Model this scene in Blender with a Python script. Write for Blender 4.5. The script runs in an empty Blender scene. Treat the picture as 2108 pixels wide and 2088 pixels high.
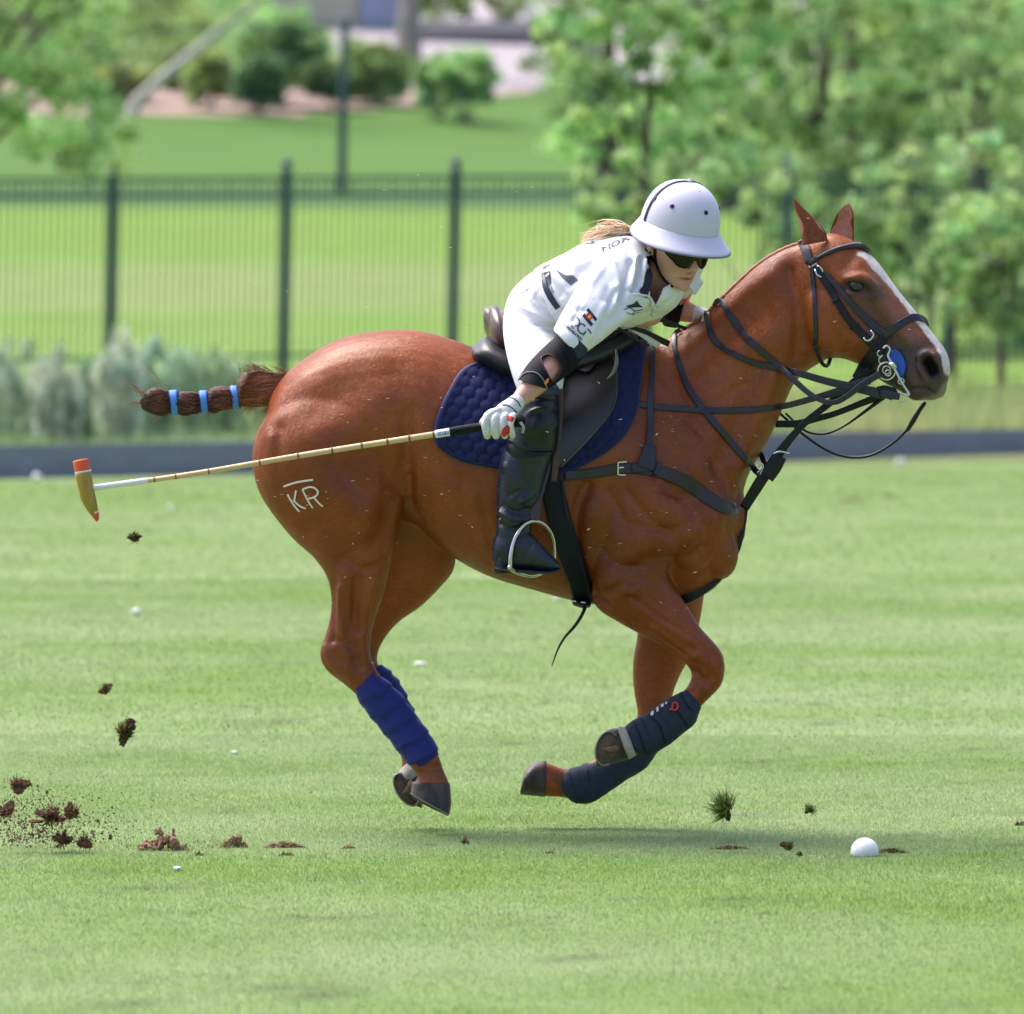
import bpy, math, random
import numpy as np
from mathutils import Vector, Matrix
from mathutils.bvhtree import BVHTree

random.seed(7)
RNG = np.random.default_rng(11)
scene = bpy.context.scene
COL = scene.collection

# ------------------------------------------------------------------ camera, world, sun, exposure
FPX = 16080.0            # focal length in pixels of the 2108 px wide photograph
CAM_D = 24.0             # camera stands 24 m from the pony
CAM_H = 1.70
HORIZON = 572.0
cam_data = bpy.data.cameras.new("camera")
cam = bpy.data.objects.new("camera", cam_data)
COL.objects.link(cam)
cam.location = (0, -CAM_D, CAM_H)
cam.rotation_euler = (math.radians(90), 0, 0)
cam_data.sensor_fit = 'HORIZONTAL'
cam_data.sensor_width = 36.0
cam_data.lens = 36.0 * FPX / 2108.0
cam_data.shift_y = -(1044.0 - HORIZON) / 2108.0
cam_data.clip_start = 0.5
cam_data.clip_end = 3000
cam_data.dof.use_dof = True
cam_data.dof.focus_distance = CAM_D - 0.35
cam_data.dof.aperture_fstop = cam_data.lens / 1000.0 / 0.052
scene.camera = cam

SUN_EL, SUN_AZ = 60.0, -50.0      # elevation; azimuth measured from +Y (behind the pony), negative = left
world = bpy.data.worlds.new("World")
scene.world = world
world.use_nodes = True
wn = world.node_tree.nodes
wl = world.node_tree.links
wn.clear()
w_out = wn.new('ShaderNodeOutputWorld')
w_bg = wn.new('ShaderNodeBackground')
w_sky = wn.new('ShaderNodeTexSky')
w_sky.sky_type = 'NISHITA'
w_sky.sun_disc = False
w_sky.sun_elevation = math.radians(SUN_EL)
w_sky.sun_rotation = math.radians(SUN_AZ)
w_sky.air_density = 0.8
w_sky.dust_density = 5.0
w_sky.ozone_density = 1.0
w_bg.inputs['Strength'].default_value = 0.15
wl.new(w_sky.outputs[0], w_bg.inputs[0])
wl.new(w_bg.outputs[0], w_out.inputs[0])

sun_data = bpy.data.lights.new("sun", 'SUN')
sun_data.energy = 2.2
sun_data.angle = math.radians(40)
sun_data.color = (1.0, 0.95, 0.88)
sun = bpy.data.objects.new("sun", sun_data)
COL.objects.link(sun)
_e, _a = math.radians(SUN_EL), math.radians(SUN_AZ)
SUN_DIR = Vector((math.sin(_a) * math.cos(_e), math.cos(_a) * math.cos(_e), math.sin(_e)))
sun.rotation_euler = SUN_DIR.to_track_quat('Z', 'Y').to_euler()
sun.location = SUN_DIR * 40

scene.view_settings.view_transform = 'Standard'
scene.view_settings.look = 'None'
scene.view_settings.exposure = 1.1
scene.view_settings.gamma = 1.0
scene.render.engine = 'CYCLES'
scene.cycles.use_denoising = True
scene.cycles.max_bounces = 6
scene.cycles.transparent_max_bounces = 8

# ------------------------------------------------------------------ measuring: a pixel of the photo at a known depth
def P(px, py, Y=0.0):
    d = CAM_D + Y
    return Vector(((px - 1054.0) / FPX * d, Y, CAM_H - (py - HORIZON) / FPX * d))

def PX(co):
    """pixel coordinates of world points (n,3)"""
    d = CAM_D + co[:, 1]
    return np.stack([co[:, 0] / d * FPX + 1054.0, (CAM_H - co[:, 2]) / d * FPX + HORIZON], 1)

def ground_depth(py, z=0.0):
    return FPX * (CAM_H - z) / (py - HORIZON) - CAM_D

def S(px, Y=0.0):                   # a length in pixels -> metres at depth Y
    return px * (CAM_D + Y) / FPX

# ------------------------------------------------------------------ object helpers
def link(name, me, mat=None, parent=None):
    o = bpy.data.objects.new(name, me)
    COL.objects.link(o)
    if mat is not None:
        if isinstance(mat, (list, tuple)):
            for m in mat: me.materials.append(m)
        else:
            me.materials.append(mat)
    if parent is not None: o.parent = parent
    return o

def tag(o, label=None, cat=None, group=None, kind=None):
    if label: o['label'] = label
    if cat: o['category'] = cat
    if group: o['group'] = group
    if kind: o['kind'] = kind
    return o

def empty(name, loc, label, cat, group=None):
    o = bpy.data.objects.new(name, None)
    o.empty_display_size = 0.1
    COL.objects.link(o)
    o.location = loc
    return tag(o, label, cat, group)

def settle(root):
    """children were modelled in world space: keep them there under a root placed at the thing's base"""
    inv = Matrix.Translation(-root.location)
    for c in root.children:
        if not c.get('_settled'):
            c.matrix_parent_inverse = inv
            c['_settled'] = 1
    for c in root.children:
        if '_settled' in c: del c['_settled']

def mesh_from(verts, faces, smooth=True):
    me = bpy.data.meshes.new("mesh")
    me.from_pydata([tuple(v) for v in verts], [], [tuple(f) for f in faces])
    if smooth:
        me.polygons.foreach_set('use_smooth', [True] * len(me.polygons))
    me.update()
    return me

def mesh_np(verts, faces, smooth=True):
    """fast path: all faces have the same number of corners"""
    verts = np.asarray(verts, dtype=np.float32); faces = np.asarray(faces, dtype=np.int32)
    n, k = faces.shape
    me = bpy.data.meshes.new("mesh")
    me.vertices.add(len(verts)); me.vertices.foreach_set('co', verts.ravel())
    me.loops.add(n * k); me.loops.foreach_set('vertex_index', faces.ravel())
    me.polygons.add(n)
    me.polygons.foreach_set('loop_start', np.arange(0, n * k, k, dtype=np.int32))
    me.polygons.foreach_set('use_smooth', np.full(n, smooth))
    me.update(calc_edges=True)
    return me

def coords(me):
    a = np.empty(len(me.vertices) * 3, dtype=np.float32)
    me.vertices.foreach_get('co', a)
    return a.reshape(-1, 3).astype(np.float64)

def normals(me):
    a = np.empty(len(me.vertices) * 3, dtype=np.float32)
    me.vertex_normals.foreach_get('vector', a)
    return a.reshape(-1, 3).astype(np.float64)

def set_coords(me, co):
    me.vertices.foreach_set('co', np.asarray(co, dtype=np.float32).ravel())
    me.update()

def add_attr(me, name, vals):
    at = me.attributes.new(name, 'FLOAT', 'POINT')
    at.data.foreach_set('value', np.asarray(vals, dtype=np.float32))

def add_color(me, name, cols, domain='POINT'):
    at = me.attributes.new(name, 'FLOAT_COLOR', domain)
    c = np.ones((len(cols), 4), dtype=np.float32); c[:, :3] = cols
    at.data.foreach_set('color', c.ravel())

def catmull(pts, sub):
    pts = np.asarray(pts, dtype=np.float64)
    n = len(pts)
    if n < 3 or sub < 2:
        if n == 2 and sub >= 2:
            t = np.linspace(0, 1, sub + 1)[:, None]
            return pts[0] * (1 - t) + pts[1] * t
        return pts
    ext = np.vstack([2 * pts[0] - pts[1], pts, 2 * pts[-1] - pts[-2]])
    out = []
    for i in range(n - 1):
        p0, p1, p2, p3 = ext[i], ext[i + 1], ext[i + 2], ext[i + 3]
        for k in range(sub):
            t = k / sub
            out.append(0.5 * ((2 * p1) + (-p0 + p2) * t + (2 * p0 - 5 * p1 + 4 * p2 - p3) * t * t + (-p0 + 3 * p1 - 3 * p2 + p3) * t ** 3))
    out.append(pts[-1])
    return np.array(out)

def loft(st, n=28, sub=4, cap=0.6):
    """closed tube through stations (x1,y1, x2,y2, depth, half width, [yaw deg, exponent, bias]);
    the two image points are the silhouette edges of the section"""
    rows = []
    for s in st:
        s = list(s) + [0.0, 2.0, 0.0][len(s) - 6:]
        a = P(s[0], s[1], s[4]); b = P(s[2], s[3], s[4])
        rows.append([*a, *b, s[5], s[6], s[7], s[8]])
    rows = catmull(rows, sub)
    verts = []; faces = []
    T = np.arange(n) * 2 * math.pi / n
    for r in rows:
        A = np.array(r[0:3]); B = np.array(r[3:6]); w, yaw, ex, bias = r[6:10]
        c = (A + B) / 2; a = (A - B) / 2
        th = math.radians(yaw)
        bdir = np.array([math.sin(th), math.cos(th), 0]) * max(w, 1e-4)
        ct = np.cos(T); sn = np.sin(T)
        p = 2.0 / ex
        cc = np.sign(ct) * np.abs(ct) ** p; ss = np.sign(sn) * np.abs(sn) ** p
        ring = c + np.outer(cc, a) + np.outer(ss * (1 - bias * cc), bdir)
        verts.extend(ring)
    m = len(rows)
    for i in range(m - 1):
        for j in range(n):
            k = (j + 1) % n
            faces.append((i * n + j, i * n + k, (i + 1) * n + k, (i + 1) * n + j))
    for e, (i0, i1) in enumerate(((0, 1), (m - 1, m - 2))):
        c0 = np.mean(verts[i0 * n:(i0 + 1) * n], axis=0); c1 = np.mean(verts[i1 * n:(i1 + 1) * n], axis=0)
        r = rows[i0]; rad = np.linalg.norm(np.array(r[0:3]) - np.array(r[3:6])) / 2
        d = c0 - c1; d = d / (np.linalg.norm(d) + 1e-9)
        tip = c0 + d * rad * cap
        base = len(verts)
        rr = np.array(verts[i0 * n:(i0 + 1) * n])
        mid = c0 + (rr - c0) * 0.72 + d * rad * cap * 0.72
        verts.extend(mid); verts.append(tip)
        for j in range(n):
            k = (j + 1) % n
            if e == 0:
                faces.append((i0 * n + k, i0 * n + j, base + j, base + k)); faces.append((base + k, base + j, base + n))
            else:
                faces.append((i0 * n + j, i0 * n + k, base + k, base + j)); faces.append((base + j, base + k, base + n))
    return np.array(verts), faces

def ellipsoid(px, py, Y, rx, rz, ry, rot=0, n=20):
    """rx, rz in pixels, ry in metres, rot in degrees in the picture plane (clockwise positive)"""
    c = np.array(P(px, py, Y)); a, b = S(rx, Y), S(rz, Y)
    th = math.radians(-rot)
    verts = []; faces = []
    for i in range(1, n):
        ph = math.pi * i / n
        for j in range(2 * n):
            t = math.pi * j / n
            x = a * math.cos(ph); z = b * math.sin(ph) * math.cos(t); y = ry * math.sin(ph) * math.sin(t)
            verts.append(c + np.array([x * math.cos(th) - z * math.sin(th), y, x * math.sin(th) + z * math.cos(th)]))
    m = 2 * n
    for i in range(n - 2):
        for j in range(m):
            k = (j + 1) % m
            faces.append((i * m + j, i * m + k, (i + 1) * m + k, (i + 1) * m + j))
    x = a
    verts.append(c + np.array([x * math.cos(th), 0, x * math.sin(th)])); verts.append(c - np.array([x * math.cos(th), 0, x * math.sin(th)]))
    L = len(verts)
    for j in range(m):
        k = (j + 1) % m
        faces.append((k, j, L - 2)); faces.append(((n - 2) * m + j, (n - 2) * m + k, L - 1))
    return np.array(verts), faces

def chain(pts, radii, n=14, sub=4, flat=None):
    """round tube through world points"""
    rows = catmull([[*p, r] for p, r in zip(pts, radii)], sub)
    verts = []; faces = []
    prev = None
    for i, r in enumerate(rows):
        p = rows[i][:3]
        t = rows[min(i + 1, len(rows) - 1)][:3] - rows[max(i - 1, 0)][:3]
        t = t / (np.linalg.norm(t) + 1e-9)
        if prev is None:
            u = np.cross(t, [0, 1, 0.01]); u /= np.linalg.norm(u) + 1e-9
        else:
            u = prev - t * np.dot(prev, t); u /= np.linalg.norm(u) + 1e-9
        prev = u
        v = np.cross(t, u)
        for j in range(n):
            a = 2 * math.pi * j / n
            verts.append(p + (u * math.cos(a) + v * math.sin(a)) * max(r[3], 1e-5))
    m = len(rows)
    for i in range(m - 1):
        for j in range(n):
            k = (j + 1) % n
            faces.append((i * n + k, i * n + j, (i + 1) * n + j, (i + 1) * n + k))
    for e, (i0, i1) in enumerate(((0, 1), (m - 1, m - 2))):
        d = rows[i0][:3] - rows[i1][:3]; d /= np.linalg.norm(d) + 1e-9
        base = len(verts)
        rr = np.array(verts[i0 * n:(i0 + 1) * n]); c0 = rows[i0][:3]
        verts.extend(c0 + (rr - c0) * 0.7 + d * rows[i0][3] * 0.6); verts.append(c0 + d * rows[i0][3] * 0.85)
        for j in range(n):
            k = (j + 1) % n
            if e == 0:
                faces.append((i0 * n + j, i0 * n + k, base + k, base + j)); faces.append((base + j, base + k, base + n))
            else:
                faces.append((i0 * n + k, i0 * n + j, base + j, base + k)); faces.append((base + k, base + j, base + n))
    return np.array(verts), faces

def join(parts):
    V = []; F = []; o = 0
    for v, f in parts:
        V.append(np.asarray(v, dtype=float)); F.extend([tuple(i + o for i in q) for q in f]); o += len(v)
    return np.vstack(V), F

def tri_faces(me):
    me.calc_loop_triangles()
    a = np.empty(len(me.loop_triangles) * 3, dtype=np.int32)
    me.loop_triangles.foreach_get('vertices', a)
    return a.reshape(-1, 3)

def relax(me, iters, lam=0.5, weight=None):
    co = coords(me)
    e = np.empty(len(me.edges) * 2, dtype=np.int32); me.edges.foreach_get('vertices', e); e = e.reshape(-1, 2)
    n = len(co); deg = np.bincount(e.ravel(), minlength=n)[:, None]
    deg = np.maximum(deg, 1)
    for it in range(iters):
        # taubin pair so the volume stays
        for l in (lam, -lam * 1.03):
            s = np.zeros_like(co)
            for k in range(3):
                s[:, k] = np.bincount(e[:, 0], weights=co[e[:, 1], k], minlength=n) + np.bincount(e[:, 1], weights=co[e[:, 0], k], minlength=n)
            d = (s / deg - co) * l
            if weight is not None: d *= weight[:, None]
            co = co + d
    set_coords(me, co)

def plain_smooth(me, iters, lam=0.5):
    co = coords(me)
    e = np.empty(len(me.edges) * 2, dtype=np.int32); me.edges.foreach_get('vertices', e); e = e.reshape(-1, 2)
    n = len(co); deg = np.maximum(np.bincount(e.ravel(), minlength=n)[:, None], 1)
    for it in range(iters):
        s = np.zeros_like(co)
        for k in range(3):
            s[:, k] = np.bincount(e[:, 0], weights=co[e[:, 1], k], minlength=n) + np.bincount(e[:, 1], weights=co[e[:, 0], k], minlength=n)
        co = co + (s / deg - co) * lam
    set_coords(me, co)

def fuse(parts, voxel, smooth=4):
    """merge overlapping closed shells into one continuous surface"""
    V, F = join(parts)
    me = mesh_from(V, F)
    o = bpy.data.objects.new("fuse_tmp", me)
    COL.objects.link(o)
    m = o.modifiers.new("r", 'REMESH'); m.mode = 'VOXEL'; m.voxel_size = voxel; m.use_smooth_shade = True
    dg = bpy.context.evaluated_depsgraph_get()
    out = bpy.data.meshes.new_from_object(o.evaluated_get(dg))
    bpy.data.objects.remove(o); bpy.data.meshes.remove(me)
    out.polygons.foreach_set('use_smooth', [True] * len(out.polygons))
    if smooth: plain_smooth(out, smooth)
    return out

def seg_dist(uv, poly):
    """distance (px) from points to a polyline and the parameter 0..1 along it"""
    best = np.full(len(uv), 1e9); par = np.zeros(len(uv))
    poly = np.asarray(poly, float)
    L = np.linalg.norm(np.diff(poly, axis=0), axis=1); tot = L.sum() + 1e-9; acc = 0
    for i in range(len(poly) - 1):
        a, b = poly[i], poly[i + 1]; ab = b - a
        t = np.clip(((uv - a) @ ab) / (ab @ ab + 1e-9), 0, 1)
        d = np.linalg.norm(uv - (a + t[:, None] * ab), axis=1)
        m = d < best
        best[m] = d[m]; par[m] = ((acc + t * L[i]) / tot)[m]
        acc += L[i]
    return best, par

def in_poly(uv, poly):
    poly = np.asarray(poly, float); x, y = uv[:, 0], uv[:, 1]
    c = np.zeros(len(uv), bool); j = len(poly) - 1
    for i in range(len(poly)):
        xi, yi = poly[i]; xj, yj = poly[j]
        m = ((yi > y) != (yj > y)) & (x < (xj - xi) * (y - yi) / (yj - yi + 1e-12) + xi)
        c ^= m; j = i
    return c

def sculpt(me, strokes, ymin=-9, ymax=9, both=True):
    """strokes: (polyline px, radius px, metres outwards) — muscles and grooves pressed into the flanks;
    the far flank gets the same relief"""
    co = coords(me); no = normals(me)
    mirror = co.copy(); mirror[:, 1] = -np.abs(mirror[:, 1])
    uv = PX(mirror if both else co)
    sel = (co[:, 1] > ymin) & (co[:, 1] < ymax)
    w = np.clip((np.abs(no[:, 1]) if both else -no[:, 1]) * 1.6, 0, 1)
    amt = np.zeros(len(co)); GAIN = 1.4
    for s in strokes:
        poly, r, a = s[:3]
        if len(poly) == 1: poly = [poly[0], (poly[0][0] + 0.1, poly[0][1])]
        else: poly = catmull(poly, 4)
        d, t = seg_dist(uv, poly)
        fall = np.exp(-(d / r) ** 2)
        if len(s) > 3: fall *= np.clip(np.minimum(t, 1 - t) / s[3], 0, 1) ** 0.7
        amt += fall * a * GAIN
    co += no * (amt * w * sel)[:, None]
    set_coords(me, co)

def blob(uv, pts, r, soft=0.3):
    if len(pts) == 1: pts = [pts[0], (pts[0][0] + 0.1, pts[0][1])]
    d, t = seg_dist(uv, catmull(pts, 4))
    return np.clip((r - d) / (r * soft) + 0.5, 0, 1)

def noise3(co, scale, seed=0, octaves=3):
    """cheap smooth value noise on points"""
    out = np.zeros(len(co)); amp = 1.0; tot = 0
    rs = np.random.default_rng(seed)
    for o in range(octaves):
        tab = rs.random(4096)
        q = co * scale + rs.random(3) * 50
        i = np.floor(q).astype(np.int64); f = q - i; f = f * f * (3 - 2 * f)
        v = 0
        for dx in (0, 1):
            for dy in (0, 1):
                for dz in (0, 1):
                    h = ((i[:, 0] + dx) * 73856093 ^ (i[:, 1] + dy) * 19349663 ^ (i[:, 2] + dz) * 83492791) & 4095
                    wgt = (f[:, 0] if dx else 1 - f[:, 0]) * (f[:, 1] if dy else 1 - f[:, 1]) * (f[:, 2] if dz else 1 - f[:, 2])
                    v = v + tab[h] * wgt
        out += (v - 0.5) * 2 * amp; tot += amp; amp *= 0.5; scale *= 2.03
    return out / tot

# ------------------------------------------------------------------ materials
def mat(name, color=(0.5, 0.5, 0.5), rough=0.6, **kw):
    m = bpy.data.materials.new(name); m.use_nodes = True
    nt = m.node_tree; b = nt.nodes['Principled BSDF']
    b.inputs['Base Color'].default_value = (*color, 1); b.inputs['Roughness'].default_value = rough
    b.inputs['Specular IOR Level'].default_value = kw.get('spec', 0.5)
    b.inputs['Metallic'].default_value = kw.get('metal', 0.0)
    if 'sheen' in kw:
        b.inputs['Sheen Weight'].default_value = kw['sheen']; b.inputs['Sheen Roughness'].default_value = 0.4
        b.inputs['Sheen Tint'].default_value = (*kw.get('sheen_tint', (1, 1, 1)), 1)
    if 'sss' in kw:
        b.inputs['Subsurface Weight'].default_value = kw['sss']; b.inputs['Subsurface Scale'].default_value = 0.01
        b.inputs['Subsurface Radius'].default_value = (1.0, 0.35, 0.2)
    if 'coat' in kw:
        b.inputs['Coat Weight'].default_value = kw['coat']; b.inputs['Coat Roughness'].default_value = 0.25
    N = nt.nodes; L = nt.links
    tc = N.new('ShaderNodeTexCoord')
    col_out = None
    if 'attr' in kw:
        a = N.new('ShaderNodeAttribute'); a.attribute_name = kw['attr']; col_out = a.outputs['Color']
    if 'var' in kw:                       # (scale, amount): mottled colour
        sc, am = kw['var'][:2]; stretch = kw['var'][2] if len(kw['var']) > 2 else (1, 1, 1)
        mp = N.new('ShaderNodeMapping'); mp.inputs['Scale'].default_value = stretch
        L.new(tc.outputs['Object'], mp.inputs[0])
        nz = N.new('ShaderNodeTexNoise'); nz.inputs['Scale'].default_value = sc; nz.inputs['Detail'].default_value = 6
        nz.inputs['Roughness'].default_value = 0.65
        L.new(mp.outputs[0], nz.inputs['Vector'])
        mr = N.new('ShaderNodeMapRange'); mr.inputs['From Min'].default_value = 0.25; mr.inputs['From Max'].default_value = 0.75
        mr.inputs['To Min'].default_value = 1 - am; mr.inputs['To Max'].default_value = 1 + am
        L.new(nz.outputs['Fac'], mr.inputs['Value'])
        mx = N.new('ShaderNodeMix'); mx.data_type = 'RGBA'; mx.blend_type = 'MULTIPLY'; mx.inputs['Factor'].default_value = 1
        if col_out: L.new(col_out, mx.inputs[6])
        else: mx.inputs[6].default_value = (*color, 1)
        L.new(mr.outputs[0], mx.inputs[7])
        col_out = mx.outputs[2]
    if col_out: L.new(col_out, b.inputs['Base Color'])
    if 'bump' in kw:                      # list of (scale, distance, stretch)
        last = None
        for bb in kw['bump']:
            sc, dist = bb[:2]; stretch = bb[2] if len(bb) > 2 else (1, 1, 1)
            mp = N.new('ShaderNodeMapping'); mp.inputs['Scale'].default_value = stretch
            L.new(tc.outputs['Object'], mp.inputs[0])
            nz = N.new('ShaderNodeTexNoise'); nz.inputs['Scale'].default_value = sc; nz.inputs['Detail'].default_value = 4
            L.new(mp.outputs[0], nz.inputs['Vector'])
            bp = N.new('ShaderNodeBump'); bp.inputs['Strength'].default_value = 1; bp.inputs['Distance'].default_value = dist
            L.new(nz.outputs['Fac'], bp.inputs['Height'])
            if last: L.new(last, bp.inputs['Normal'])
            last = bp.outputs[0]
        L.new(last, b.inputs['Normal'])
    return m
# ------------------------------------------------------------------ straps, decals and other fitted things
from mathutils.geometry import delaunay_2d_cdt

def bvh_of(obj_or_me, M=None):
    me = obj_or_me.data if hasattr(obj_or_me, 'data') else obj_or_me
    return BVHTree.FromPolygons([tuple(c) for c in coords(me)], [tuple(f) for f in tri_faces(me)])

def bvh_many(objs):
    V = []; F = []; o = 0
    for ob in objs:
        me = ob.data if hasattr(ob, 'data') else ob
        c = coords(me); f = tri_faces(me)
        V.append(c); F.append(f + o); o += len(c)
    V = np.vstack(V); F = np.vstack(F)
    return BVHTree.FromPolygons([tuple(c) for c in V], [tuple(f) for f in F])

def on_surface(pts, bvh, off=0.005, side=-1, step=5.0, raw=False, flat=.35):
    """pts: (px,py) lies on the surface, (px,py,Y) is free in the air. returns world points and normals"""
    dense = catmull([list(p[:2]) for p in pts], 8)
    L = np.concatenate([[0], np.cumsum(np.linalg.norm(np.diff(dense, axis=0), axis=1))])
    n = max(3, int(L[-1] / step) + 1)
    s = np.linspace(0, L[-1], n)
    q = np.stack([np.interp(s, L, dense[:, 0]), np.interp(s, L, dense[:, 1])], 1)
    keyL = [L[min(i * 8, len(L) - 1)] for i in range(len(pts))]
    free = np.array([1.0 if len(p) > 2 else 0.0 for p in pts])
    Yk = np.array([p[2] if len(p) > 2 else 0.0 for p in pts])
    fr = np.interp(s, keyL, free)
    Y = np.full(n, np.nan); N = np.zeros((n, 3))
    for i in range(n):
        if fr[i] < 0.5:
            loc, nor = hit(q[i, 0], q[i, 1], bvh, side)
            if loc is not None:
                Y[i] = loc[1]; N[i] = nor
        elif fr[i] > 0.999:
            Y[i] = np.interp(s[i], keyL, Yk)
    for k in range(len(pts)):
        if len(pts[k]) > 2: Y[np.argmin(abs(s - keyL[k]))] = Yk[k]
    ok = ~np.isnan(Y)
    if not ok.any(): Y[:] = 0; ok[:] = True
    Y = np.interp(s, s[ok], Y[ok])
    # faces should look outwards
    for i in range(n):
        if N[i] @ N[i] < .1: N[i] = (0, side * 1.0, 0)
        if N[i][1] * side < 0: N[i] *= -1
    for it in range(3):
        Y[1:-1] = (Y[:-2] + 2 * Y[1:-1] + Y[2:]) / 4
        N[1:-1] = (N[:-2] + 2 * N[1:-1] + N[2:]) / 4
    N[:, 1] += side * flat
    N /= np.linalg.norm(N, axis=1)[:, None]
    W = np.array([P(q[i, 0], q[i, 1], Y[i]) for i in range(n)]) + N * off
    return W, N

def ribbon(W, N, width, thick, taper=None, rnd=True):
    """strip of leather: rounded box section swept along W, lying against surface normals N"""
    n = len(W); verts = []; faces = []
    T = np.gradient(W, axis=0); T /= np.linalg.norm(T, axis=1)[:, None] + 1e-9
    width = np.broadcast_to(np.asarray(width, float), (n,)) if np.ndim(width) == 0 or len(np.atleast_1d(width)) == n else np.interp(np.linspace(0, 1, n), np.linspace(0, 1, len(width)), width)
    sec = [(-.5, 0), (-.49, .6), (-.45, .95), (-.40, 1), (0, 1.04), (.40, 1), (.45, .95), (.49, .6), (.5, 0), (.46, -.3), (-.46, -.3)]
    m = len(sec)
    for i in range(n):
        b = np.cross(T[i], N[i]); b /= np.linalg.norm(b) + 1e-9
        nn = np.cross(b, T[i])
        for (x, z) in sec: verts.append(W[i] + b * x * width[i] + nn * z * thick)
    for i in range(n - 1):
        for j in range(m):
            k = (j + 1) % m
            faces.append((i * m + j, i * m + k, (i + 1) * m + k, (i + 1) * m + j))
    faces.append(tuple(range(m))[::-1]); faces.append(tuple((n - 1) * m + j for j in range(m)))
    return np.array(verts), faces

def strap(name, pts, wpx, m, parent, bvh=None, off=.004, thick=.004, side=-1, step=5, label=None, flat=.35, taper=None):
    W, N = on_surface(pts, bvh, off, side, step, flat=flat)
    w = S(wpx, float(W[:, 1].mean())) if np.ndim(wpx) == 0 else np.array([S(x, float(W[:, 1].mean())) for x in wpx])
    V, F = ribbon(W, N, w, thick)
    o = link(name, mesh_from(V, F), m, parent)
    if label: o['label'] = label
    return o

def mirror_part(o, m=None, plane=None, name=None):
    me = o.data.copy(); co = coords(me)
    if plane is None: co[:, 1] *= -1
    else:
        p, n = np.array(plane[0]), np.array(plane[1]); n = n / np.linalg.norm(n)
        co = co - 2 * ((co - p) @ n)[:, None] * n
    set_coords(me, co); me.flip_normals()
    c = link(name or o.name.split('.')[0], me, None, o.parent)
    return c

def tube(name, pts, r, m, parent, n=10, sub=5):
    V, F = chain([P(*p) if len(p) == 3 else Vector(p[1:]) for p in pts], r if hasattr(r, '__len__') else [r] * len(pts), n=n, sub=sub)
    return link(name, mesh_from(V, F), m, parent)

def decal(name, poly, m, parent, bvh, off=.0015, grid=4.0, side=-1, holes=None):
    """a flat printed shape laid onto a surface"""
    poly = [tuple(p) for p in poly]
    pts = []
    for i in range(len(poly)):
        a = np.array(poly[i], float); b = np.array(poly[(i + 1) % len(poly)], float)
        k = max(1, int(np.linalg.norm(b - a) / grid))
        for j in range(k): pts.append(a + (b - a) * j / k)
    nb = len(pts); edges = [(i, (i + 1) % nb) for i in range(nb)]
    arr = np.array(pts); x0, y0 = arr.min(0); x1, y1 = arr.max(0)
    gx = np.arange(x0 + grid / 2, x1, grid); gy = np.arange(y0 + grid / 2, y1, grid)
    if len(gx) and len(gy):
        G = np.stack(np.meshgrid(gx, gy), -1).reshape(-1, 2)
        G = G[in_poly(G, arr)]
        dd, _ = seg_dist(G, np.vstack([arr, arr[:1]]))
        G = G[dd > grid * .35]
        pts += list(G)
    v, e, f, *_ = delaunay_2d_cdt([Vector((p[0], p[1])) for p in pts], edges, [], 1, 1e-4)
    return lay(name, [(q.x, q.y) for q in v], [tuple(t) for t in f], m, parent, bvh, off, side)

def lay(name, uv, faces, m, parent, bvh, off, side=-1):
    V = []; Ys = []
    for (x, y) in uv:
        loc, nor = hit(x, y, bvh, side)
        if loc is None: V.append(None)
        else:
            nn = Vector(nor)
            if nn.y * side < 0: nn = -nn
            V.append(np.array(loc) + np.array(nn) * off * .5 + np.array([0, side, 0]) * off * .5)
    good = [i for i, v in enumerate(V) if v is not None]
    if not good: return None
    idx = {}; VV = []
    for i in good: idx[i] = len(VV); VV.append(V[i])
    FF = [tuple(idx[i] for i in f) for f in faces if all(i in idx for i in f)]
    me = mesh_from(VV, FF)
    return link(name, me, m, parent)

def text_on(name, s, origin, xdir, ydir, m, parent, bvh, off=.0015, side=-1):
    """lettering: xdir/ydir are the pixel vectors of one text unit along the line and up the letters"""
    cu = bpy.data.curves.new("txt", 'FONT'); cu.body = s; cu.size = 1.0; cu.resolution_u = 3
    cu.offset = 0.045
    o = bpy.data.objects.new("txt", cu); COL.objects.link(o)
    dg = bpy.context.evaluated_depsgraph_get()
    me = bpy.data.meshes.new_from_object(o.evaluated_get(dg))
    bpy.data.objects.remove(o); bpy.data.curves.remove(cu)
    uv = [(origin[0] + v.co.x * xdir[0] + v.co.y * ydir[0], origin[1] + v.co.x * xdir[1] + v.co.y * ydir[1]) for v in me.vertices]
    faces = [tuple(p.vertices) for p in me.polygons]
    bpy.data.meshes.remove(me)
    return lay(name, uv, faces, m, parent, bvh, off, side)

def drop_faces(me, mask_fn):
    import bmesh
    bm = bmesh.new(); bm.from_mesh(me)
    bm.faces.ensure_lookup_table()
    cen = np.array([f.calc_center_median()[:] for f in bm.faces]); nor = np.array([f.normal[:] for f in bm.faces])
    kill = mask_fn(PX(cen), cen, nor)
    bmesh.ops.delete(bm, geom=[bm.faces[i] for i in np.nonzero(kill)[0]], context='FACES')
    bm.to_mesh(me); bm.free(); me.update()

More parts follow.
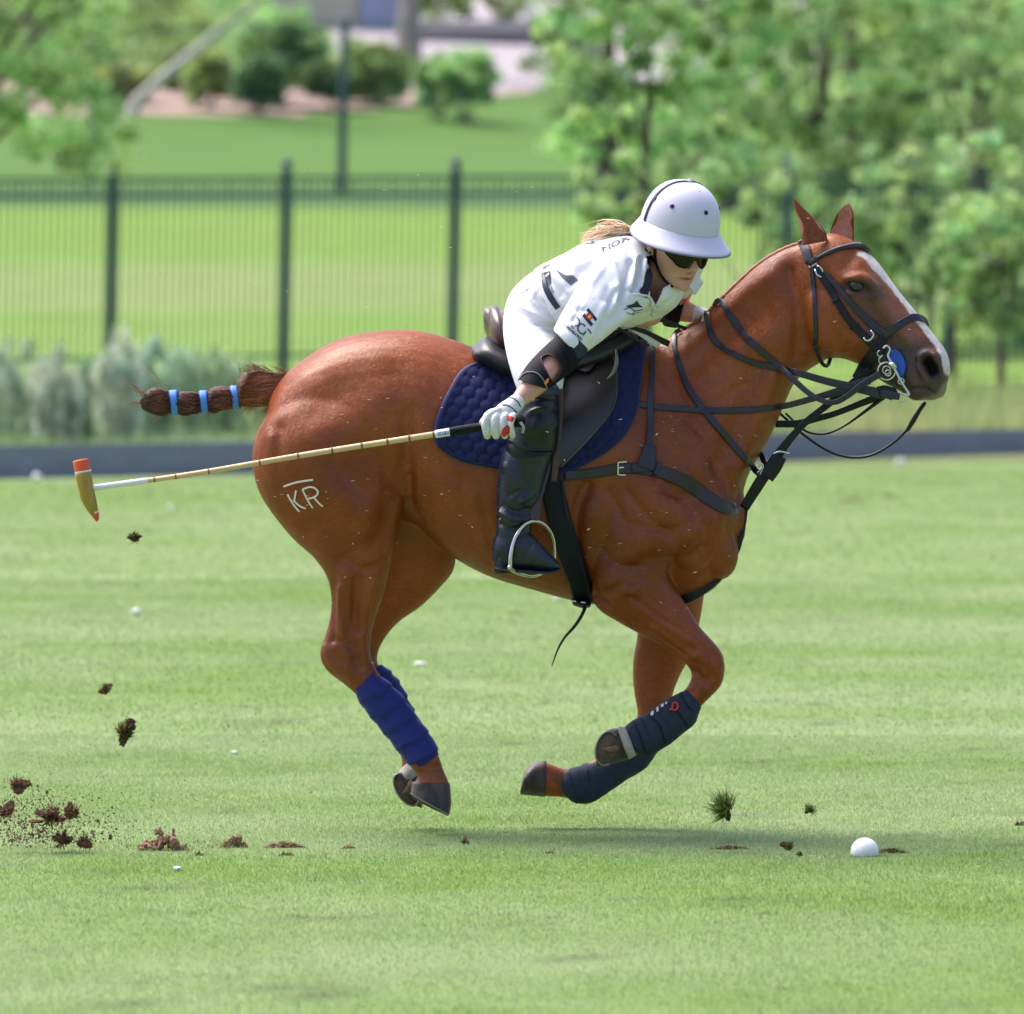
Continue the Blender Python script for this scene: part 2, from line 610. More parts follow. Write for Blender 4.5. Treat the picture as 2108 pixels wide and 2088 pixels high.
def sheet(rows, thick, m, name, parent, smooth=True):
    """grid of world points (rows of equal length) given thickness away from its normals -> closed solid"""
    R = np.array(rows); a, b = R.shape[:2]
    du = np.gradient(R, axis=1); dv = np.gradient(R, axis=0)
    nn = np.cross(du, dv); nn /= np.linalg.norm(nn, axis=2)[..., None] + 1e-9
    out = R + nn * thick
    verts = np.vstack([R.reshape(-1, 3), out.reshape(-1, 3)]); k = a * b; F = []
    for i in range(a - 1):
        for j in range(b - 1):
            q = (i * b + j, i * b + j + 1, (i + 1) * b + j + 1, (i + 1) * b + j)
            F.append(tuple(x + k for x in q)); F.append(q[::-1])
    rim = [(0, j) for j in range(b)] + [(i, b - 1) for i in range(1, a)] + [(a - 1, j) for j in range(b - 2, -1, -1)] + [(i, 0) for i in range(a - 2, 0, -1)]
    rim = [i * b + j for i, j in rim]
    for i in range(len(rim)):
        p, q = rim[i], rim[(i + 1) % len(rim)]
        F.append((p, q, q + k, p + k))
    return link(name, mesh_from(verts, F, smooth), m, parent)

def revolve(profile, n, frame, name, m, parent, sx=None):
    """profile (r, z) turned about frame's z axis; sx(angle) scales r"""
    V = []; F = []
    for (r, z) in profile:
        for j in range(n):
            a = 2 * math.pi * j / n
            k = sx(a, r, z) if sx else (r * math.cos(a), r * math.sin(a), z)
            V.append(frame @ Vector(k))
    mm = len(profile)
    for i in range(mm - 1):
        for j in range(n):
            k = (j + 1) % n
            F.append((i * n + j, i * n + k, (i + 1) * n + k, (i + 1) * n + j))
    return link(name, mesh_from(V, F), m, parent)
# ================================================================== the ground and what stands behind
def leafy_mat(name, attr='leaf', trans=.45, rough=.6):
    m = bpy.data.materials.new(name); m.use_nodes = True
    nt = m.node_tree; N = nt.nodes; L = nt.links; N.clear()
    out = N.new('ShaderNodeOutputMaterial'); a = N.new('ShaderNodeAttribute'); a.attribute_name = attr
    b = N.new('ShaderNodeBsdfPrincipled'); b.inputs['Roughness'].default_value = rough; b.inputs['Specular IOR Level'].default_value = .3
    t = N.new('ShaderNodeBsdfTranslucent'); mx = N.new('ShaderNodeMixShader'); mx.inputs[0].default_value = trans
    L.new(a.outputs['Color'], b.inputs['Base Color']); L.new(a.outputs['Color'], t.inputs['Color'])
    L.new(b.outputs[0], mx.inputs[1]); L.new(t.outputs[0], mx.inputs[2]); L.new(mx.outputs[0], out.inputs[0])
    return m
M_grass = leafy_mat('grass_blade', 'leaf', .35)
M_leaf = leafy_mat('tree_leaf', 'leaf', .55, .45)

def turf_color(x, y):
    """colour of the mown turf at a place: worn pale patches, greener strips"""
    co = np.stack([x, y, np.zeros_like(x)], 1)
    n1 = noise3(co * np.array([1, .9, 1]), 1.1, 31, 4); n2 = noise3(co, 5.0, 32, 3); n4 = noise3(co * np.array([.7, 1.2, 1]), 13.0, 34, 2); n3 = noise3(co * np.array([.35, 1, 1]), .45, 33, 2)
    d = y + CAM_D
    pale = np.interp(d, [17, 18.5, 19.6, 20.6, 21.6, 22.9, 23.3, 25, 28, 32, 40, 52, 70], [.45, .48, .52, .46, .34, .32, .55, .62, .6, .55, .5, .45, .38])
    pale = np.clip(pale + n1 * .5 + n3 * .25 + n2 * .35 + n4 * .4, 0, 1)[:, None]
    g = np.array([.225, .370, .085]); p = np.array([.395, .505, .260])
    c = g * (1 - pale) + p * pale
    yel = np.clip(n2 * 1.2 - .15, 0, 1)[:, None] * .3
    c = c * (1 - yel) + np.array([.33, .42, .07]) * yel
    c = c * (1 - np.clip(n4 * 1.3 + n2 * .6 - .42, 0, .6))[:, None]
    return c

def terrain_z(x, y):
    t = (y + CAM_D) - .5 * x
    return np.interp(t, [69.5, 73, 96, 112, 150, 178, 192, 202, 235, 300, 600], [0, .12, .46, 1.0, 3.35, 4.75, 6.0, 6.7, 9.0, 13.5, 34])

# pitch: one sheet
xs = np.concatenate([np.linspace(-90, -14, 10), np.linspace(-12, 12, 161), np.linspace(14, 90, 10)])
ys = np.concatenate([np.linspace(-40, -10, 8), np.linspace(-9, 44, 260), np.linspace(45, 60, 10)])
X, Y = np.meshgrid(xs, ys); co = np.stack([X.ravel(), Y.ravel(), np.zeros(X.size)], 1)
nx = len(xs); idx = np.arange(X.size).reshape(X.shape)
F = np.stack([idx[:-1, :-1].ravel(), idx[:-1, 1:].ravel(), idx[1:, 1:].ravel(), idx[1:, :-1].ravel()], 1)
cc_ = co[F].mean(1)
gm = mesh_np(co, F)
tc_ = turf_color(co[:, 0], co[:, 1]); add_color(gm, 'turf', tc_ * .58)
M_turf = mat('turf_soil', (.1, .15, .04), .95, attr='turf', spec=.1, var=(40, .25), bump=[(120, .01)])
tag(link('playing_field', gm, M_turf), kind='structure')

# mown blades
def blades(n, y0, y1, margin, hmin, hmax, width, seed):
    r = np.random.default_rng(seed)
    u = r.random(n); a0, a1 = (y0 + CAM_D), (y1 + CAM_D)
    d = np.sqrt(a0 * a0 + u * (a1 * a1 - a0 * a0)); y = d - CAM_D
    half = 1054 / FPX * d + margin
    x = r.uniform(-1, 1, n) * half
    h = r.uniform(hmin, hmax, n) * (1 + noise3(np.stack([x, y, x * 0], 1), 2.5, 5, 2) * .35); ang = r.uniform(0, 2 * math.pi, n); lean = r.uniform(.1, .9, n) * h
    wa = r.uniform(0, math.pi, n); w = width * r.uniform(.6, 1.3, n)
    b = np.stack([x, y, np.full(n, -.002)], 1)
    s = np.stack([np.cos(wa) * w / 2, np.sin(wa) * w / 2, np.zeros(n)], 1)
    t = b + np.stack([np.cos(ang) * lean, np.sin(ang) * lean, h], 1)
    V = np.stack([b - s, b + s, t], 1).reshape(-1, 3); F = np.arange(3 * n).reshape(-1, 3)
    c = turf_color(x, y) * (1 + r.normal(0, .13, n))[:, None]
    dry = r.random(n) < .07
    c[dry] = np.array([.42, .39, .26]) * r.uniform(.6, 1.1, dry.sum())[:, None]
    pk = r.random(n) < .04; c[pk] *= .65
    return V, F, np.repeat(np.clip(c, .004, .6), 3, axis=0)
parts_ = [blades(560000, -6.8, 5, 1.1, .005, .015, .0036, 1), blades(240000, 5, 20, 1.6, .006, .017, .007, 2), blades(180000, 20, 46, 3.5, .008, .02, .013, 3)]
V = np.vstack([p[0] for p in parts_]); C_ = np.vstack([p[2] for p in parts_]); F = np.arange(len(V)).reshape(-1, 3)
keep = V[F[:, 0], 1] < 44.2 + .8 * V[F[:, 0], 0]
F = F[keep]; used = F.ravel(); V = V[used]; C_ = C_[used]; F = np.arange(len(V)).reshape(-1, 3)
bl = mesh_np(V, F, False); add_color(bl, 'leaf', C_)
tag(link('grass', bl, M_grass), 'short pale green grass covering the polo field', 'grass', kind='stuff')

# rising land behind the boards
ts = np.concatenate([np.linspace(69.5, 120, 40), np.linspace(122, 240, 90), np.linspace(250, 600, 20)])
xs = np.concatenate([np.linspace(-120, -22, 8), np.linspace(-20, 20, 161), np.linspace(22, 120, 8)])
T_, X = np.meshgrid(ts, xs, indexing='ij')
Y = T_ + .5 * X - CAM_D
co = np.stack([X.ravel(), Y.ravel(), terrain_z(X.ravel(), Y.ravel()) + .006], 1)
idx = np.arange(X.size).reshape(X.shape)
F = np.stack([idx[:-1, :-1].ravel(), idx[:-1, 1:].ravel(), idx[1:, 1:].ravel(), idx[1:, :-1].ravel()], 1)
lm = mesh_np(co, F)
uv = PX(co); t = T_.ravel()
n1 = noise3(co, .35, 51, 3); n2 = noise3(co, 1.5, 52, 3)
c = np.tile(np.array([.150, .255, .052]), (len(co), 1))
def mixc(w, col):
    global c
    w = np.clip(w, 0, 1)[:, None]; c = c * (1 - w) + np.array(col) * w
mixc(np.interp(t, [69, 74, 80, 92], [1, .8, .3, 0]), (.13, .15, .07))
mixc(np.interp(t, [96, 101, 108, 113], [0, .8, .8, 0]) * .35 + n1 * .2, (.165,.25,.07))
mixc(np.interp(t, [113, 117, 125, 130], [0, 1, 1, 0]) * .75 + n1 * .25, (.20, .255, .10))
mixc(np.interp(t, [144, 149, 200], [0, 1, 1]), (.082, .165, .038))
mixc(np.interp(t, [142, 145, 150, 153], [0, .8, .8, 0]), (.05, .11, .05))  # shade along the swale's edge, painted into the lawn as a dark line
mulch = [(-300,232),(150,235),(420,239),(560,240),(700,231),(860,214),(1000,200),(1100,188),(1100,150),(-300,150)]
w = in_poly(uv, mulch).astype(float) * (t > 160)
mixc(w, (.33, .24, .22))
w = in_poly(uv, [(700,185),(1000,186),(1250,178),(1700,170),(1700,-600),(600,-600)]).astype(float) * (t > 160)
mixc(w, (.34, .31, .335))
c *= (1 + n2 * .12)[:, None]
add_color(lm, 'turf', c)
tag(link('lawn_slope', lm, mat('lawn', (.1, .2, .03), .95, attr='turf', spec=.1, var=(8, .12))), kind='structure')

# ------------------------------------------------------------------ sideboards
M_board = mat('blue_grey_board', (.22, .23, .31), .8, var=(3, .2, (1, 1, 4)), bump=[(20, .004)])
board = empty('sideboard', (0, 45.5, 0), 'long low blue-grey board fence along the far edge of the field', 'sideboard')
M_dark = mat('board_joint', (.012, .014, .02), .9)
bl_len = 3.6
for i in range(-5, 6):
    x0, x1 = i * bl_len * .78, (i + 1) * bl_len * .78 - .012
    y0, y1 = 45.5 + .8 * x0, 45.5 + .8 * x1
    nrm = Vector((.8, -1, 0)).normalized() * .02
    vs = []
    for (x, y) in ((x0, y0), (x1, y1)):
        for z in (0, .282):
            vs.append(Vector((x, y, z)) - nrm * -1); vs.append(Vector((x, y, z)) - nrm)
    F_ = [(0, 4, 6, 2), (1, 3, 7, 5), (2, 6, 7, 3), (0, 1, 5, 4), (0, 2, 3, 1), (4, 5, 7, 6)]
    link('board', mesh_from(vs, F_, False), M_board, board)

# ------------------------------------------------------------------ iron fence
M_iron = mat('dark_green_iron', (.045, .095, .110), .5, var=(6, .2))
fence = empty('iron_fence', (0, 73, .5), 'dark green iron railing fence with round-topped posts across the lawn', 'fence')
def fy(x): return 73 + .5 * x
LEAN = .019
def bar(V, F, x, y, z0, z1, hw, hd=None):
    hd = hd or hw; o = len(V)
    for (dz, dx) in ((z0, 0), (z1, LEAN * (z1 - z0))):
        for (sx_, sy_) in ((-1, -1), (1, -1), (1, 1), (-1, 1)): V.append((x + dx + sx_ * hw, y + sy_ * hd, dz))
    for q in ((0, 1, 5, 4), (1, 2, 6, 5), (2, 3, 7, 6), (3, 0, 4, 7), (4, 5, 6, 7), (3, 2, 1, 0)): F.append(tuple(k + o for k in q))
def post_x(px): # solve the line for a pixel column
    x = 0
    for _ in range(12): x = (px - 1054) / FPX * (fy(x) + CAM_D)
    return x
posts = [post_x(p) for p in (-2680, -2310, -1940, -1575, -1212, -850, -492, -133, 225, 582, 930, 1275, 1615, 1948, 2275, 2600, 2920, 3235, 3545)]
Vb = []; Fb = []
ztop = lambda x: float(terrain_z(np.array([x]), np.array([fy(x)]))[0]) + 2.48 + .012 * (x + 5)
for i, x in enumerate(posts):
    z0 = float(terrain_z(np.array([x]), np.array([fy(x)]))[0]) - .05; zt = ztop(x)
    V = []; F = []; bar(V, F, x, fy(x), z0, zt, .062)
    pm_ = link('post', mesh_from(V, F, False), M_iron, fence)
    xt = x + LEAN * (zt - z0)
    prof_ = [(.08, -.02), (.085, .02), (.05, .04), (.035, .055), (.06, .08), (.07, .11), (.055, .145), (.02, .165), (.001, .17)]
    revolve(prof_, 14, Matrix.Translation((xt, fy(x), zt)), 'finial', M_iron, pm_)
    if i + 1 < len(posts):
        xb = posts[i + 1]
        nb_ = 24
        for k in range(1, nb_):
            bx = x + (xb - x) * k / nb_; bz0 = float(terrain_z(np.array([bx]), np.array([fy(bx)]))[0]) + .05
            bar(Vb, Fb, bx, fy(bx), bz0, ztop(bx) - .06, .0105)
        for dz in (-.08, -.29, -2.25):
            V = []; F = []
            a, b = Vector((x + LEAN * (2.48 + dz), fy(x), ztop(x) + dz)), Vector((xb + LEAN * (2.48 + dz), fy(xb), ztop(xb) + dz))
            if dz > -1: a.z = ztop(x) + dz; b.z = ztop(xb) + dz
            hh = .021
            vs = [a + Vector((0, s1 * .02, s2 * hh)) for s1 in (-1, 1) for s2 in (-1, 1)] + [b + Vector((0, s1 * .02, s2 * hh)) for s1 in (-1, 1) for s2 in (-1, 1)]
            link('rail', mesh_from(vs, [(0, 4, 5, 1), (2, 3, 7, 6), (1, 5, 7, 3), (0, 2, 6, 4)], False), M_iron, fence)
o = link('bars', mesh_from(Vb, Fb, False), M_iron, fence); o['kind'] = 'stuff'

# tall net post behind the fence
def base_z(x, y): return float(terrain_z(np.array([float(x)]), np.array([float(y)]))[0])
YT = 124.0
tp = P(700, 380, YT); zt = P(706, 46, YT).z
tall = empty('net_fence', (tp.x, YT, base_z(tp.x, YT)), 'tall thin net fence on slim dark posts crossing the slope behind the railing', 'fence')
prev_ = None; Vn = []; Fn = []
for (pxa, Yp) in ((-330, 118), (188, 121), (706, YT), (1224, 127), (1742, 130)):
    xx = P(pxa, 300, Yp).x; zb = base_z(xx, Yp); zt_ = P(pxa, 46, Yp).z + (Yp - YT) * .03 if pxa != 706 else zt
    rr_ = .085 if pxa == 706 else .035
    V, F = chain([Vector((xx - .03, Yp, zb - .1)), Vector((xx, Yp, (zb + zt_) / 2)), Vector((xx + .04, Yp, zt_))], [rr_ * 1.05, rr_, rr_ * .95], n=12)
    pp_ = link('post', mesh_from(V, F), M_iron, tall)
    link('cap', mesh_from(*chain([Vector((xx + .04, Yp, zt_ - .05)), Vector((xx + .04, Yp, zt_ + .06))], [rr_ * 1.2, rr_ * .9], n=12)), M_iron, pp_)
    if prev_ is not None:
        a0, z0_, z1_ = prev_
        for fr_ in (1.0, .55):
            A = Vector((a0.x, a0.y, z0_ + (z1_ - z0_) * fr_)); B = Vector((xx, Yp, zb + (zt_ - zb) * fr_)); M_ = A.lerp(B, .5) - Vector((0, 0, .05))
            link('cable', mesh_from(*chain([A, M_, B], [.011] * 3, n=6, sub=3)), M_iron, tall)
        for k in range(1, 60):
            q = k / 60; A = Vector((a0.x, a0.y, 0)).lerp(Vector((xx, Yp, 0)), q); zb_ = base_z(A.x, A.y); zu = z1_ + (zt_ - z1_) * q
            o_ = len(Vn); w_ = .0045
            for z in (zb_, zu):
                for (sx_, sy_) in ((-1, -1), (1, -1), (0, 1)): Vn.append((A.x + sx_ * w_, A.y + sy_ * w_, z))
            Fn += [(o_, o_ + 1, o_ + 4, o_ + 3), (o_ + 1, o_ + 2, o_ + 5, o_ + 4), (o_ + 2, o_, o_ + 3, o_ + 5)]
    prev_ = (Vector((xx, Yp, 0)), zb, zt_)
o = link('net', mesh_from(Vn, Fn, False), M_iron, tall); o['kind'] = 'stuff'

# ------------------------------------------------------------------ foliage
def leaf_cloud(centers, radii, per, size, color, seed, var=.3, tint=.08, droop=0.0, up=0.0, pale=.10):
    r = np.random.default_rng(seed)
    centers = np.asarray(centers, float); radii = np.asarray(radii, float)
    if radii.ndim == 1: radii = radii[:, None]
    k = len(centers); n = k * per
    ci = np.repeat(np.arange(k), per)
    u = r.normal(0, 1, (n, 3)); u /= np.linalg.norm(u, axis=1)[:, None]
    rad = r.random(n) ** .45
    p = centers[ci] + u * rad[:, None] * radii[ci]
    d1 = r.normal(0, 1, (n, 3)); d1[:, 2] = d1[:, 2] * (1 - abs(up)) + up * 2.2 - droop; d1 /= np.linalg.norm(d1, axis=1)[:, None]
    d2 = np.cross(d1, r.normal(0, 1, (n, 3))); d2 /= np.linalg.norm(d2, axis=1)[:, None] + 1e-9
    s = size * r.uniform(.55, 1.35, n)[:, None]
    wd = s * (.62 if up < .5 else .12)
    V = np.stack([p - d1 * s * .5, p + d2 * wd * .5 + d1 * s * .05, p + d1 * s * .5, p - d2 * wd * .5 + d1 * s * .05], 1).reshape(-1, 3)
    cl = np.asarray(color, float); 
    cv = (1 + r.normal(0, var, k))[ci] * (1 + r.normal(0, .25, n))
    tn = r.normal(0, tint, k)[ci] + r.normal(0, tint * .6, n)
    c = cl[None] * cv[:, None]; c[:, 0] *= (1 + tn); c[:, 2] *= (1 - tn * .5)
    pl_ = r.random(n) < pale; c[pl_] = c[pl_] * .5 + np.array([.42, .50, .42])  # some leaves whitened: sparkle of highlights put into the leaf colour
    c = np.clip(c, .004, .8)
    return V, np.repeat(c, 4, axis=0)
def cloud_obj(name, clouds, m, parent):
    V = np.vstack([c[0] for c in clouds]); C = np.vstack([c[1] for c in clouds])
    me = mesh_np(V, np.arange(len(V)).reshape(-1, 4), False); add_color(me, 'leaf', C)
    return link(name, me, m, parent)
M_bark = mat('grey_brown_bark', (.13, .095, .08), .9, var=(8, .35, (1, 1, .3)), bump=[(20, .02, (1, 1, .3))])
M_barkl = mat('pale_grey_bark', (.26, .24, .22), .9, var=(8, .3, (1, 1, .3)), bump=[(20, .015, (1, 1, .3))])

def clumps_in(px0, py0, px1, py1, Yc, depth, n, rpx, r, shape=None):
    out = []; rad = []
    tries = 0
    while len(out) < n and tries < n * 30:
        tries += 1
        x, y = r.uniform(px0, px1), r.uniform(py0, py1)
        if shape is not None and not in_poly(np.array([[x, y]]), shape)[0]: continue
        yy = Yc + r.uniform(-depth, depth)
        out.append(P(x, y, yy)); q = S(rpx * r.uniform(.6, 1.35), yy); rad.append((q, q * 1.1, q * .8))
    return out, rad

def tree(label, foot_px, Yc, shape, n, rpx, per, size, color, seed, trunk_r=.07, bark=None, limbs=7, cat='tree', group=None, lean=0, top=None, name='tree'):
    r = np.random.default_rng(seed)
    sh = np.array(shape, float); x0, y0 = sh.min(0); x1, y1 = sh.max(0)
    fx = P(foot_px, 600, Yc).x; fz = base_z(fx, Yc)
    root = empty(name, (fx, Yc, fz), label, cat, group)
    depth = S((x1 - x0) * .32, Yc)
    cs, rs = clumps_in(x0, y0, x1, y1, Yc, depth, n, rpx, r, sh)
    cloud_obj('crown', [leaf_cloud(cs, rs, per, size, color, seed)], bark and M_leaf or M_leaf, root)
    tx = (x0 + x1) / 2 + lean if top is None else top[0]; ty = y0 + (y1 - y0) * .25 if top is None else top[1]
    T = P(tx, ty, Yc)
    base = Vector((fx, Yc, fz - .1)); mid = base.lerp(T, .5) + Vector((r.normal(0, .08), r.normal(0, .1), 0))
    ch = [chain([base, base.lerp(mid, .5) + Vector((r.normal(0, .03), 0, 0)), mid, T], [trunk_r * 1.15, trunk_r, trunk_r * .7, trunk_r * .25], n=10)]
    tr_ = link('trunk', mesh_from(*ch[0]), bark or M_bark, root)
    for i in range(min(limbs, len(cs))):
        c_ = cs[int(r.integers(len(cs)))]
        s0 = base.lerp(mid, r.uniform(.5, 1)) if r.random() < .5 else mid.lerp(T, r.uniform(0, .6))
        q = s0.lerp(c_, .5) + Vector((0, 0, abs(r.normal(0, .15))))
        link('limb', mesh_from(*chain([s0, q, c_], [trunk_r * .4, trunk_r * .28, trunk_r * .1], n=7)), bark or M_bark, root)
    return root

GL = (.33, .53, .20); GM = (.27, .42, .15); GD = (.10, .22, .07); GY = (.36, .44, .13)
# left: the tree that hangs into the picture, with leaves over the fence
tree('light green tree hanging into the upper left corner over the fence', -330, 66, [(-300,-250),(240,-200),(262,-20),(200,60),(236,130),(232,215),(285,285),(300,330),(220,345),(200,390),(120,330),(0,300),(-250,420),(-420,200)], 260, 40, 110, .080, GL, 3, .12, M_bark, 10, top=(-60, 120))
tree('large green tree behind the left tree, its crown spreading over the shrub bed', 60, 176, [(-300,-200),(470,-200),(480,-20),(420,90),(330,150),(290,190),(150,170),(-100,190),(-300,100)], 260, 45, 90, .16, (.33,.46,.16), 5, .2, M_barkl, 5)
V, F = chain([P(285,206,158), P(330,165,158), P(400,108,158), P(460,58,158), P(512,18,158), P(560,-40,158)], [.14,.13,.115,.10,.085,.06], n=12)
lt = empty('leaning_tree', (P(285,206,158).x, 158, base_z(P(285,206,158).x, 158)), 'pale bare trunk leaning up to the right out of the shrub bed', 'tree')
lb_ = P(285,206,158); V2 = chain([Vector((lb_.x - .15, 158, base_z(lb_.x - .15, 158) - .1)), Vector((lb_.x - .1, 158, (lb_.z + base_z(lb_.x, 158)) / 2)), lb_], [.17,.15,.13], n=12)
link('trunk', mesh_from(*join([(V, F), V2])), mat('bare_pale_bark', (.52,.49,.46), .85, var=(8,.2)), lt)
r_ = np.random.default_rng(8); cs, rs = clumps_in(380, -120, 640, 10, 158, 1.5, 30, 30, r_)
cloud_obj('crown', [leaf_cloud(cs, rs, 60, .16, GL, 12)], M_leaf, lt)

def shrub(label, cx, cy, rx, ry, Yc, n, color, seed, size=.12, group='shrubs in the planted bed', rpx=22, per=120):
    n = int(n * 1.8); rx *= 1.12; ry *= 1.08
    r = np.random.default_rng(seed)
    a = np.linspace(0, 2 * math.pi, 13)[:-1]
    sh = [(cx + rx * math.cos(t) * r.uniform(.85, 1.1), cy + ry * math.sin(t) * r.uniform(.85, 1.1)) for t in a]
    sh += [(cx - rx * .9, cy + ry * .3), (cx - rx * .8, 205), (cx + rx * .8, 203), (cx + rx * .9, cy + ry * .3)]; n = int(n * 1.3)
    sh = sorted(sh, key=lambda q: math.atan2(q[1] - cy, q[0] - cx))
    wx = P(cx, cy + ry, Yc).x; root = empty('shrub', (wx, Yc, base_z(wx, Yc)), label, 'shrub', group)
    cs, rs = clumps_in(cx - rx, cy - ry, cx + rx, max(cy + ry, 206), Yc, S(rx * .7, Yc), n, rpx, r, np.array(sh))
    cloud_obj('foliage', [leaf_cloud(cs, rs, per, size, color, seed)], M_leaf, root)
    st = []
    for k in range(5):
        tx = cs[int(r.integers(len(cs)))]; b = Vector((wx + r.normal(0, .1), Yc + r.normal(0, .1), base_z(wx, Yc) - .05)); st.append(chain([b, b.lerp(tx, .5), tx], [.03, .022, .01], n=6))
    link('stems', mesh_from(*join(st)), M_bark, root)
    return root
shrub('bright green round shrub at the left of the tall post', 575, 95, 78, 75, 163, 60, GL, 21)
shrub('dark green shrub low in the middle of the bed', 535, 165, 45, 42, 160, 26, GD, 22)
shrub('olive shrub under the leaning trunk', 400, 150, 52, 58, 168, 34, (.24,.32,.10), 23)
shrub('yellowish shrub right of the leaning trunk', 430, 150, 36, 44, 161, 22, GY, 24)
shrub('green bush just right of the tall post', 770, 145, 68, 55, 165, 40, (.28,.40,.12), 25)
shrub('low dark bush at the foot of the tall post', 680, 165, 48, 32, 162, 22, (.18,.28,.08), 26)
shrub('light green bush at the right end of the bed', 962, 155, 52, 45, 160, 34, GL, 27)
shrub('dark middle bush at the right end of the bed', 905, 158, 38, 46, 161, 26, GM, 28)
shrub('small bush furthest left in the bed, behind the tree leaves', 250, 170, 60, 30, 162, 26, GY, 29)

# house, wall and hedge at the top of the slope
M_stucco = mat('beige_stucco', (.64, .54, .47), .9, var=(2, .08), bump=[(20, .01)])
M_pane = mat('blue_grey_door', (.40, .42, .62), .5, var=(3, .1))
M_stone = mat('pale_stone', (.32, .29, .30), .9, var=(3, .2, (1, 1, 3)), bump=[(12, .03)])
def boxm(x0, x1, y0, y1, z0, z1):
    v = [(x, y, z) for x in (x0, x1) for y in (y0, y1) for z in (z0, z1)]
    return mesh_from(v, [(0, 1, 3, 2), (4, 6, 7, 5), (0, 4, 5, 1), (2, 3, 7, 6), (1, 5, 7, 3), (0, 2, 6, 4)], False)
def box_px(px0, py0, px1, py1, Y0, dep):
    a, b = P(px0, py1, Y0), P(px1, py0, Y0)
    return boxm(a.x, b.x, Y0, Y0 + dep, a.z, b.z)
YH = 212
house = empty('house', P(720, 70, YH), 'beige house wall with a blue-grey door at the top of the slope', 'house')
link('wall', box_px(560, -260, 850, 78, YH, 6), M_stucco, house)
dr = link('door', box_px(742, -60, 822, 66, YH - .12, .10), M_pane, house)
link('door_frame', box_px(736, -66, 742, 68, YH - .14, .12), M_stone, dr)
link('plinth', box_px(556, 60, 735, 92, YH - .3, .28), M_stone, house)
rv = []
a, b = P(540, -260, YH - .8), P(870, -420, YH + 3)
link('roof', mesh_from([(a.x, YH - .8, a.z), (b.x, YH - .8, a.z), (b.x, YH + 3, b.z), (a.x, YH + 3, b.z), (a.x, YH - .8, a.z + .25), (b.x, YH - .8, a.z + .25), (b.x, YH + 3, b.z + .25), (a.x, YH + 3, b.z + .25)], [(0, 1, 5, 4), (1, 2, 6, 5), (2, 3, 7, 6), (3, 0, 4, 7), (4, 5, 6, 7), (3, 2, 1, 0)], False), mat('roof_tile', (.15, .08, .06), .8), house)
wall = empty('stone_wall', P(970, 110, 204), 'low pale stone wall with a flat cap beside the drive', 'wall')
link('wall_face', box_px(845, 62, 1230, 108, 204, .6), M_stone, wall)
link('cap', box_px(835, 44, 1240, 62, 203.8, 1.0), mat('pale_cap', (.47, .44, .45), .8, var=(3, .1)), wall)
step = empty('stone_step', P(1020, 120, 198), 'broad stone step with a dark gap below the pale wall', 'step')
link('tread', box_px(860, 108, 1240, 122, 199, 2.4), M_stone, step)
link('gap', box_px(1000, 88, 1082, 108, 203.7, .08), mat('dark_gap', (.06, .06, .09), .9), step)
col_ = empty('white_post', P(1093, 50, 208), 'white post standing behind the wall beside the hedge', 'post')
link('shaft', box_px(1084, -160, 1104, 46, 208, .4), mat('white_paint', (.8, .78, .76), .7), col_)
link('collar', box_px(1080, 34, 1108, 44, 207.8, .8), mat('white_paint_collar', (.5, .48, .48), .7), col_)
hr = empty('hedge', P(960, 44, 209), 'clipped green hedge with rusty patches behind the wall', 'hedge')
r_ = np.random.default_rng(77)
cs, rs = clumps_in(850, -180, 1085, 42, 211, 1.2, 120, 24, r_)
cloud_obj('foliage', [leaf_cloud(cs, rs, 70, .14, (.24,.34,.04), 41)], M_leaf, hr)
tt = tree('tree with a thick grey trunk and flared foot in front of the house door', 838, 180, [(560,-500),(1100,-500),(1120,-230),(560,-230)], 60, 60, 40, .18, GM, 31, .34, M_barkl, 4, top=(838, -200))

# right: young trees in front of the fence and a thick stand behind it
sh1 = [(1120,-200),(1560,-200),(1600,120),(1560,330),(1500,420),(1420,400),(1330,360),(1250,350),(1160,330),(1100,280),(1112,200),(1180,150),(1105,90)]
tree('young light green tree left of the stand, its leaves touching the helmet', 1330, 62, sh1, 230, 30, 90, .078, GL, 51, .075, M_bark, 8, top=(1340, 80))
tree('small light green sapling standing low beside the helmet', 1230, 60, [(1165,405),(1290,400),(1300,450),(1240,470),(1180,455)], 16, 22, 80, .07, GL, 52, .03, M_bark, 2, top=(1230, 430))
sh2 = [(1480,-200),(1900,-200),(1900,200),(1840,420),(1760,540),(1690,500),(1600,430),(1520,380),(1470,200)]
tree('dense green tree behind the near ear of the pony', 1700, 82, sh2, 250, 31, 90, .092, (.38,.55,.22), 53, .09, M_bark, 8, top=(1700, 60))
sh3 = [(1800,-100),(2300,-150),(2350,300),(2250,560),(2100,640),(1980,600),(1880,560),(1800,420),(1780,200)]
tree('bushy green tree filling the right edge above the pony face', 1960, 83, sh3, 270, 31, 90, .092, (.36,.53,.22), 54, .06, M_bark, 9, top=(1990, 100))
tree('slim sapling with a dark stem near the right edge', 2066, 58, [(1960,420),(2160,400),(2180,620),(2080,680),(1990,640),(1940,540)], 70, 26, 80, .075, GL, 55, .045, M_bark, 5, top=(2060, 470))
tree('thin reddish sapling under the bushy tree', 1972, 59.5, [(1900,470),(2010,460),(2020,600),(1960,640),(1890,590)], 22, 24, 80, .075, GM, 56, .04, mat('reddish_bark', (.16,.07,.055), .9, var=(9,.3)), 4, top=(1965, 520))
tree('sapling beside the neck of the pony with a slender stem', 1790, 60, [(1700,420),(1860,430),(1850,560),(1770,580),(1690,520)], 26, 24, 80, .075, (.34,.50,.2), 57, .03, M_bark, 4, top=(1780, 480))
